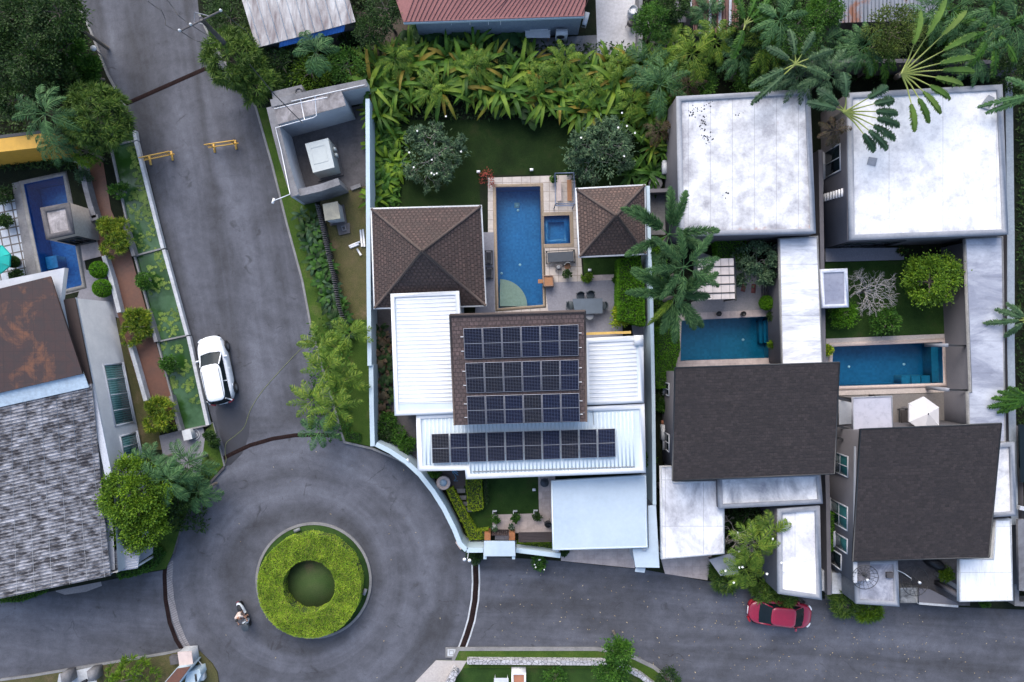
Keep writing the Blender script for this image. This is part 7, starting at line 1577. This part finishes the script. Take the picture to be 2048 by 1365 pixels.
for i, (x, y, L, lab) in enumerate(((640, 690, 1.6, 'uppermost bright areca palm of the verge clump beside the road'), (700, 668, 1.5, 'bright areca palm touching the straight blue wall'), (655, 735, 1.8, 'yellow green areca palm in the middle of the verge clump'), (690, 760, 1.6, 'right hand areca palm of the verge clump'), (625, 800, 1.7, 'left areca palm of the verge clump leaning over the road'), (672, 815, 1.6, 'lower yellow areca palm of the verge clump'), (640, 858, 1.4, 'darker areca palm hanging over the curved drain'))):
    palm(lab, x, y, 2.6+.3*(i % 3), x+12, y-6, 10, L, L_palmy if i < 6 else L_palm, 17, .40, .065, False, (.2, 1.2), 50+i, AG, .06, .8)
for i, (x, y, z, L, m, lab) in enumerate(((90, 228, 5.0, 2.2, L_palm, 'feather palm left of the bushy tree at the left edge'), (108, 285, 3.2, 1.4, L_palm, 'feather palm in front of the mustard building'), (630, 104, 3.2, 1.5, L_palm, 'feathery palm in front of the blue sheeting'), (1385, 108, 3.6, 2.0, L_palmy, 'yellow green areca palm behind the first large white roof'), (1530, 90, 4.0, 2.0, L_palmy, 'yellow green areca palm near the dark red rusty roof'), (1565, 170, 3.0, 1.7, L_palm, 'palm fronds lying over the top of the first white roof'),
    (1320, 170, 3.4, 2.2, L_palm, 'feathery palm at the right end of the ginger row'), (1290, 130, 3.0, 1.8, L_palm, 'palm behind the right end of the ginger row'), (375, 925, 3.0, 1.9, L_palm, 'dark feather palm over the paving at the end of the ponds'), (335, 960, 4.0, 2.0, L_palm, 'dark feather palm beside the yellow green tree'), (300, 925, 3.6, 1.5, L_palm, 'dark palm crown beside the lower teal window'), (395, 985, 2.2, 1.5, L_palm, 'low palm beside the triangular verge'), (1505, 1090, 3.6, 1.9, L_palmy, 'yellow green areca palm among the white flowered frangipani'), (1490, 1140, 2.8, 1.6, L_palmy, 'lower areca palm by the road beside the frangipani'), (1540, 1060, 3.2, 1.4, L_palmy, 'small areca palm right of the frangipani'),
    (1905, 20, 5, 2.4, L_palm, 'feather palm at the top edge right of the olive tree'), (2030, 50, 5, 2.3, L_palm, 'feather palm at the top right corner'), (1640, 90, 4, 1.9, L_palm, 'feather palm below the smaller green tree at the top'))):
    palm(lab, x, y, z, x-(x-1024)*.06, y-(y-682)*.06, 11, L, m, 26, .45, .05, False, (.0, 1.15), 80+i, None, .09)
for x, y, r, lab in ((1455, 1150, 40, 'low bushy plant by the road left of the red car'), (1568, 1193, 28, 'grassy green bush hanging over the red car'), (1530, 1185, 24, 'small grassy bush at the tail of the red car'), (1690, 1205, 30, 'grassy bush below the pale square block by the road'), (1740, 1222, 24, 'yellow green grassy bush below the small grey roof')):
    plant('grassy_bush', lab, 'bush', x, y, .9, r, 'tufts', L_tuft if x < 1735 else L_yel, 60, .46, .045, h=.7, base=.1, per=26, part='foliage')
# broad leaved plants
def stp(n, L, w, z, upr, seed, seg=7, torn=0, fold=.25, r0=.12): return lambda: rosette(n, L, w, np.random.default_rng(seed), z, upr, r0, seg, torn, fold)
k = 0
LB = 'tall ginger plant with long arching leaves in the dense row above the villa lawn'
for row, (y0, sp) in enumerate(((134, 30), (156, 28), (180, 28), (204, 30), (226, 36))):
    x = 735+row*7
    while x < 1352:
        gap = (995 < x < 1035 and row < 1) or (row == 4 and (800 < x < 1130)) or (row == 3 and 905 < x < 935)
        if not gap:
            s = k % 6; yy = y0+rng.uniform(-9, 9)+(14*math.sin(x*.012)); tall = (s in (1, 4))
            spot(('g', s), stp(24, 2.1 if tall else 1.8, .21, .9, (.75, 1.45), 100+s, seg=8, torn=.12), 'ginger_plant', L_strap, LB, 'ginger plant', x, yy, .12, rng.uniform(0, 6.28), rng.uniform(.68, 1.25), 'ginger plants above the villa lawn'); k += 1
        x += sp*rng.uniform(.8, 1.15)
for i in range(16):
    x, y = 1300+rng.uniform(-12, 44), 215+i*6.5+rng.uniform(-5, 5)
    spot(('g', i % 6), None, 'ginger_plant', L_strap, 'brown edged ginger plant in the column left of the first white roof', 'ginger plant', x, y, .12, rng.uniform(0, 6.28), rng.uniform(.55, .85), 'ginger plants left of the first white roof')
for i in range(26):
    x, y = 755+rng.uniform(-8, 42), 235+i*6.8+rng.uniform(-6, 6)
    spot(('f', i % 3), stp(20, 1.15, .20, .15, (.5, 1.3), 200+i % 3, seg=6), 'strap_fern', L_mid if i % 3 else L_yel, 'bright strap leaved fern in the bed between the blue wall and the villa lawn', 'fern', x, y, .12, rng.uniform(0, 6.28), rng.uniform(.8, 1.15), 'strap ferns left of the villa lawn')
for i, (x, y) in enumerate(((1290, 345), (1262, 350), (1306, 352))): spot(('f', 4), stp(16, 1.6, .20, .15, (.4, 1.2), 207), 'strap_fern', L_mid, 'large strap fern between the smaller gazebo and the millstone', 'fern', x, y, .12, i*2.0, 1, 'ferns by the millstone')
L_taro = leafm('taro leaves', [(.016, .05, .018), (.03, .085, .03), (.05, .12, .035)])
TB = 'big round leaved taro plant below the pinkish red roof'
for i in range(24):
    x, y = 822+i*9.2+rng.uniform(-6, 6), 70+rng.uniform(-20, 32)
    spot(('t', i % 3), stp(8, .95, .66, .35, (.7, 1.3), 300+i % 3, 6, 0, .12), 'taro_plant', L_taro, TB, 'taro', x, y, .3, rng.uniform(0, 6.28), rng.uniform(.8, 1.15), 'taro plants below the red roof')
for i, (x, y) in enumerate(((1048, 195), (1035, 215), (1060, 235), (1020, 190), (990, 215))): spot(('t2', 0), stp(8, 1.3, .8, .6, (.7, 1.2), 310, 6, 0, .12), 'elephant_ear', L_dark, 'large dark elephant ear plant at the front of the ginger row between the two frangipanis', 'elephant ear', x, y, .12, i*1.3, 1, 'elephant ears')
for i in range(60):
    s = i/59; x = 622+s*68+rng.uniform(-20, 14); y = 440+s*225+rng.uniform(-10, 10)
    spot(('c', i % 3), stp(11, .62, .17, .35, (.6, 1.4), 400+i % 3, 5, 0, .15), 'canna_plant', [L_grey, L_dark, L_mid][i % 3], 'broad leaved canna plant in the row beside the leaning slatted fence', 'canna', x, y, .12, rng.uniform(0, 6.28), rng.uniform(1.0, 1.5), 'canna row by the slatted fence')
for i in range(16):
    x, y = 766+rng.uniform(-8, 14), 660+i*11
    spot(('d', i % 2), stp(10, .75, .24, .3, (.5, 1.3), 500+i % 2, 5, 0, .15), 'foliage_plant', L_brownl if i < 6 and i % 2 else L_dark, 'broad leaved plant in the narrow bed between the blue wall and the white villa', 'foliage plant', x, y, .12, rng.uniform(0, 6.28), rng.uniform(.8, 1.2), 'plants in the narrow side bed')
for x, y, r, m, lab in ((775, 845, 22, L_mid, 'leafy shrub at the left of the villa side bed'), (795, 872, 18, L_mid, 'second leafy shrub below the villa side bed'), (813, 892, 17, L_mid, 'small round shrub beside the curved wall'), (770, 868, 18, L_dark, 'dark shrub by the inside corner of the blue walls'), (868, 944, 12, L_mid, 'little fern bush beside the round beige pot'), (1320, 790, 14, L_dark, 'dark shrub left of the first charcoal roof'), (1328, 812, 14, L_mid, 'green shrub above the orange box'), (950, 1112, 16, L_dark, 'dark bush left of the gate canopy at the road edge'), (1128, 1102, 10, L_dark, 'small dark bush at the left of the driveway'), (1080, 1128, 14, L_mid, 'sprig with white flowers over the road edge below the gate'), (1296, 920, 14, L_mid, 'bush in the side passage beside the carport'), (1655, 700, 10, L_gold, 'small yellow red bush at the left corner of the second pool'), (1548, 690, 9, L_yel, 'small potted bush at the lower right of the first pool'), (1550, 632, 13, L_dark, 'dark bush at the upper right corner of the first pool'), (1495, 1030, 30, L_dark, 'dark shrub behind the frangipani by the garage'), (165, 352, 16, L_grey, 'grey green shrub beside the stone coped wall'), (5, 390, 18, L_dark, 'dark shrub at the left edge above the tiled terrace'), (8, 440, 12, L_dark, 'dark little shrub at the left edge of the tiled terrace'), (32, 552, 12, L_dark, 'dark plant beside the turquoise parasol'), (1893, 1150, 14, L_yel, 'yellow green bush in the yard beside the white bottom right carport'), (418, 872, 10, L_dark, 'small clipped bush right of the coiled hose'), (428, 888, 9, L_dark, 'small bush on the verge edge right of the paving'), (1970, 1207, 7, L_mid, 'tiny bush at the road edge below the bottom right carport')):
    plant('shrub', lab, 'shrub', x, y, .8, r, 'broad', m, 900, .15, .08, h=.6, base=.12, part='foliage', amp=.4)
flowers(bpy.data.objects[[o.name for o in bpy.data.objects if o.get('label', '').startswith('sprig with white')][0]], 1080, 1130, .9, 14, 5, L_white, .06, rng=rng)
for x, y, h, lab in ((237, 380, .9, 'large potted shrub standing in the uppermost lily pond'), (287, 560, .9, 'large potted shrub standing in the middle lily pond'), (338, 728, .9, 'large potted shrub standing in the lowest lily pond')):
    pot(x, y, .9, .36, lab, m_conc, L_mid, .6, 1.5, 1100, .25, .16)
ball_bush(198, 540, .8, 17, 'upper round clipped ball bush beside the navy pool'); ball_bush(205, 577, .8, 18, 'lower round clipped ball bush beside the navy pool'); ball_bush(1533, 606, .8, 14, 'round clipped ball bush right of the red stepping stones')
# hedges
hedge('tall_hedge', 'tall bright green hedge right of the grey terrace', [(1238, 518), (1280, 512), (1288, 560), (1290, 652), (1236, 640)], 1.9, L_hedgeg, 620, .12, .07, shag=.12)
plant('yellow_shrub', 'yellow tinged shrub at the lower end of the tall green hedge', 'shrub', 1243, 632, 1.3, 20, 'broad', L_gold, 1100, .18, .09, h=.7, base=.12, part='foliage')
hedge('long_hedge', 'bright green clipped hedge left of the first right hand pool', [(1311, 655), (1358, 652), (1361, 700), (1350, 737), (1348, 776), (1313, 777)], 1.5, L_hedgeg, 620, .10, .06)
hedge('wall_hedge', 'green hedge below the first large white roof', [(1432, 482), (1492, 478), (1494, 520), (1436, 522)], 1.3, L_hedgeg, 520, .10, .06)
hedge('wall_hedge', 'small hedge strip left of the big palms against the wall', [(1304, 478), (1334, 476), (1334, 560), (1306, 560)], 1.3, L_hedgeg, 520, .12, .07)
hedge('climbing_hedge', 'narrow dark green climber strip on the wall left of the second charcoal roof', [(1660, 1028), (1673, 1026), (1673, 1100), (1661, 1104)], 1.4, L_hedgeg, 520, .10, .06)
hedge('wall_hedge', 'dark hedge in the strip between the blue wall and the big palms', [(1308, 565), (1336, 565), (1340, 650), (1310, 652)], .9, L_mid, 420, .14, .08)
hedge('low_hedge', 'low green hedge between the ribbed roof and the left road', [(230, 1140), (268, 1128), (312, 1098), (322, 1112), (300, 1142), (262, 1154), (240, 1158)], .9, L_mid, 420, .16, .07, shag=.15)
hedge('low_hedge', 'low green hedge under the eave at the bottom left road', [(0, 1196), (88, 1180), (90, 1186), (40, 1204), (0, 1206)], .5, L_mid, 420, .14, .07)
hedge('corner_hedge', 'small clipped green patch at the tip of the villa verge', [(690, 862), (722, 868), (720, 886), (694, 880)], .4, L_mid, 420, .12, .06)
hedge('low_hedge', 'narrow dark hedge strip outside the curved wall by the kerb', [(893, 1030), (900, 1032), (926, 1090), (932, 1104), (925, 1104), (912, 1078)], .25, L_mid, 420, .10, .05)
# banana like giants at the top right
def giant(label, x, y, z, leaves_, seed, mat=None, name='travellers_palm', w=.65, torn=True, ks=1.0):
    c = W(x, y, z); bk = 1.13 if x > 1780 else 1.08; t = thing(name, label, 'palm', (c.x*bk, c.y*bk, .12)); rg = np.random.default_rng(seed); cr = []; st = MB()
    for az, L, up, pet in leaves_:
        L *= 1.12*ks; pet *= ks
        a = math.radians(az); d = Vector((math.cos(a), math.sin(a), 0)); e = c+d*pet*math.cos(up)+Vector((0, 0, pet*math.sin(up)*.8)); st.tube([c, (c+e)/2+Vector((0, 0, .1)), e], [.07, .045, .03], 5)
        V, F = strapV(tuple(e), a, L, w*.55 if ks > 1 else w*.22, up*.6, rg, 14, .15, .15, .45); cr.append((V, F))
        Q = []; D = []
        for k in range(60):     # torn side strips
            s = k/60; q = np.array(tuple(e))+np.array(tuple(d))*L*s*.92; q[2] = np.interp(s, np.linspace(0, 1, 15), V[15:30, 2])
            sd = np.array([-d.y, d.x, 0])
            for sg in (-1, 1): Q.append(q); D.append(sd*sg+np.array(tuple(d))*.55+np.array([0, 0, -.2]))
        V2, F2 = leafquads(np.array(Q), nrm(np.array(D)+rg.normal(0, .06, (len(Q), 3))), w*np.tile(np.repeat(np.sin(np.linspace(.25, 3.0, 60))**.5, 2), 1)*.62*rg.uniform(.55, 1.15, len(Q)), .085, rg, .15); cr.append((V2, F2))
    V, F = cat(cr); mb = MB(); mb.addnp(V, F); mb.build('leaves', mat or L_mid, t); st.build('leaf_stalks', plain('yellow green stalk '+str(seed), (.20, .24, .05), .5), t)
    tk = MB(); tk.tube([(c.x*bk, c.y*bk, .12), tuple(c)], [.2, .14], 8); tk.build('trunk', m_bark, t); return t
giant('fan shaped palm with bright yellow green stalks above the far right white roof', 1803, 148, 6.2, [(62, 1.9, .5, 1.9), (45, 1.6, .4, 2.3), (28, 1.8, .3, 2.0), (12, 1.7, .3, 1.7), (2, 1.6, .2, 1.8), (-10, 1.4, .2, 1.5), (-25, 1.2, .1, 1.4), (-42, 1.3, .1, 1.3), (-58, 1.2, .1, 1.4), (-75, 1.2, .1, 1.5), (78, 1.5, .6, 1.4)], 61, leafm('traveller leaves', [(.05, .11, .02), (.08, .16, .03), (.14, .20, .05)]), w=.52, torn=True, ks=1.25)
giant('pale fan palm between the two large white roofs with drooping dark fronds', 1688, 225, 6.0, [(30, 1.4, .3, 1.5), (14, 1.3, .2, 1.7), (0, 1.4, .1, 1.8), (-12, 1.5, .1, 1.9), (-24, 1.6, .0, 1.9), (-36, 1.6, .0, 1.8), (-48, 1.2, .0, 1.7), (95, 1.4, .6, .9), (140, 1.5, .5, .6), (165, 1.6, .4, .6)], 62, leafm('dark traveller leaves', [(.02, .055, .03), (.035, .085, .045), (.05, .10, .06)]))
giant('tattered grey green banana plant leaning over the first white roof corner', 1590, 130, 5.5, [(205, 2.0, .2, .8), (222, 2.3, .1, .9), (150, 1.4, .5, .6), (60, 1.5, .5, .7), (20, 1.6, .4, .8), (100, 1.5, .5, .6), (-20, 1.5, .3, .7)], 63, L_grey, 'banana_plant', .55)
giant('banana plant with broad leaves at the top right corner', 1985, 60, 5.0, [(100, 1.6, .6, .5), (160, 1.8, .4, .5), (200, 2.0, .3, .6), (240, 1.9, .2, .6), (275, 2.1, .2, .6), (310, 1.9, .3, .5), (20, 1.6, .4, .5)], 64, L_mid, 'banana_plant', .6)
giant('banana plant with long leaves below the dark red rusty roof', 1490, 50, 5.2, [(70, 2.1, .5, .5), (45, 2.0, .5, .5), (110, 1.5, .6, .4), (250, 1.6, .3, .4), (20, 1.5, .4, .5)], 65, L_mid, 'banana_plant', .6)
giant('banana plant with brown tipped leaves at the right edge beside the streaky roof', 2052, 640, 3.4, [(160, 1.5, .3, .4), (185, 1.9, .2, .5), (140, 1.3, .5, .3), (220, 1.3, .3, .3)], 66, L_grey, 'banana_plant', .45)
giant('bright green banana plant at the right edge with dry brown leaf tips over the roof', 2060, 800, 3.6, [(178, 1.8, .2, .3), (192, 2.0, .1, .3), (165, 1.6, .3, .3), (205, 1.6, .1, .3), (150, 1.2, .4, .3)], 67, L_mid, 'banana_plant', .5)
giant('frond of a palm hanging over the top right corner of the far right roof', 2070, 190, 5.2, [(190, 2.6, .1, .4), (200, 2.2, .0, .4), (150, 1.6, .5, .4)], 68, L_palm, 'palm_tree', .5)
for i, (x, y, z, L, m, lab) in enumerate(((1655, 150, 5.2, 2.0, L_grey, 'grey green feather palm between the two large white roofs'), (1600, 150, 4.6, 1.8, L_grey, 'grey green feather palm over the corner of the first white roof'), (1725, 95, 4.5, 1.7, L_palm, 'dark feather palm left of the olive tree'), (1430, 85, 3.6, 1.7, L_palmy, 'light feather palm below the dark red rusty roof'), (1480, 110, 3.2, 1.7, L_palm, 'feather palm behind the first large white roof'), (1860, 25, 5.0, 2.0, L_palm, 'feather palm over the right end of the pale rusty roof'),
    (1950, 110, 4.6, 2.1, L_palm, 'feather palm above the far right white roof'), (1990, 20, 5.2, 2.2, L_palm, 'feather palm at the top edge near the right corner'), (1340, 95, 3.4, 1.6, L_palmy, 'yellowish feather palm right of the white concrete yard'), (1415, 30, 3.0, 1.4, L_palm, 'small feather palm against the dark red rusty roof'), (1560, 40, 5.4, 1.9, L_palm, 'feather palm standing out of the green tree at the top'), (1760, 120, 3.4, 1.5, L_mid, 'low feather palm by the dark grey boundary wall'))):
    palm(lab, x, y, z, x-(x-1024)*.06, y-(y-682)*.06, 13, L, m, 34, .36, .05, False, (-.1, 1.1), 140+i, None, .09)
T('mid green bushy mass above the first large white roof', 1500, 150, 2.4, 44, 'broad', L_mid, 3800, .13, .06, base=.12, clumps=90, amp=.45); T('mid green leafy mass right of the ginger row', 1400, 165, 2.2, 34, 'broad', L_mid, 2600, .15, .06, base=.12, amp=.45)
for i, (x, y, z, L, lab) in enumerate(((1668, 262, 4.2, 1.1, 'dry brown dead fronds hanging beside the window of the far right house'), (1376, 172, 3.0, 1.2, 'dry brown dead fronds at the upper left corner of the first white roof'), (1318, 262, 2.2, 1.0, 'dry brown fronds in the ginger column left of the first white roof'))):
    palm(lab, x, y, z, x-6, y+6, 9, L, L_brownl, 16, .30, .05, False, (-.6, .6), 170+i, None, .05)
for i, (x, y) in enumerate(((790, 118), (860, 180), (948, 130), (1075, 150), (1130, 118), (1180, 175), (1240, 130), (1262, 205))):
    palm(f'{ORD[i]} small yellow green palm from the left standing among the ginger row', x, y, 2.3, x, y, 9, 1.35, L_palmy, 18, .32, .05, False, (.1, 1.2), 190+i, 'small palms in the ginger row', .05)
ball_bush(26, 524, .8, 11, 'dark green rounded leafy ball beside the turquoise parasol', L_dark)  # leafy ball filling the round dark green spot next to the parasol
# undergrowth nobody could count
areas = [((-60, 235), (-40, 330), 5200, L_dark), ((395, 745), (-20, 175), 4200, L_dark), ((1285, 2110), (-40, 165), 9500, L_dark), ((-40, 160), (318, 342), 500, L_dark), ((2030, 2120), (150, 1100), 4200, L_dark), ((735, 1360), (90, 240), 5000, L_dark), ((742, 800), (230, 415), 1500, L_mid), ((300, 420), (930, 1060), 1200, L_dark), ((620, 705), (640, 880), 900, L_mid), ((1440, 1560), (1020, 1160), 900, L_dark)]
for m in (L_dark, L_mid):
    mb = MB()
    for (x0, x1), (y0, y1), n, mm in areas:
        if mm is not m: continue
        x, y = rng.uniform(x0, x1, n), rng.uniform(y0, y1, n)
        ok = np.ones(n, bool)
        if x0 < 0 and y0 < 0: ok = x < 140+y*.45
        if x0 == 395: ok = (x > 400+y*.52)
        x, y = x[ok], y[ok]; P = np.stack([(x-1024)/30, (682.5-y)/30, np.full(len(x), .15)+rng.uniform(0, .3, len(x))], 1)
        V, F = leafquads(P, nrm(rng.normal(0, 1, P.shape)*np.array([1, 1, .5])+np.array([0, 0, .4])), rng.uniform(.15, .38, len(P)), .11, rng, .2); mb.addnp(V, F)
    props(mb.build('undergrowth', m), 'dark leafy undergrowth covering the soil among the trees' if m is L_dark else 'bright low ground cover leaves between the palms and ferns', 'undergrowth', None, 'stuff')
# every object built as one mesh of the setting keeps its kind; drop helper bookkeeping
for o in bpy.data.objects:
    if '_o' in o: del o['_o']
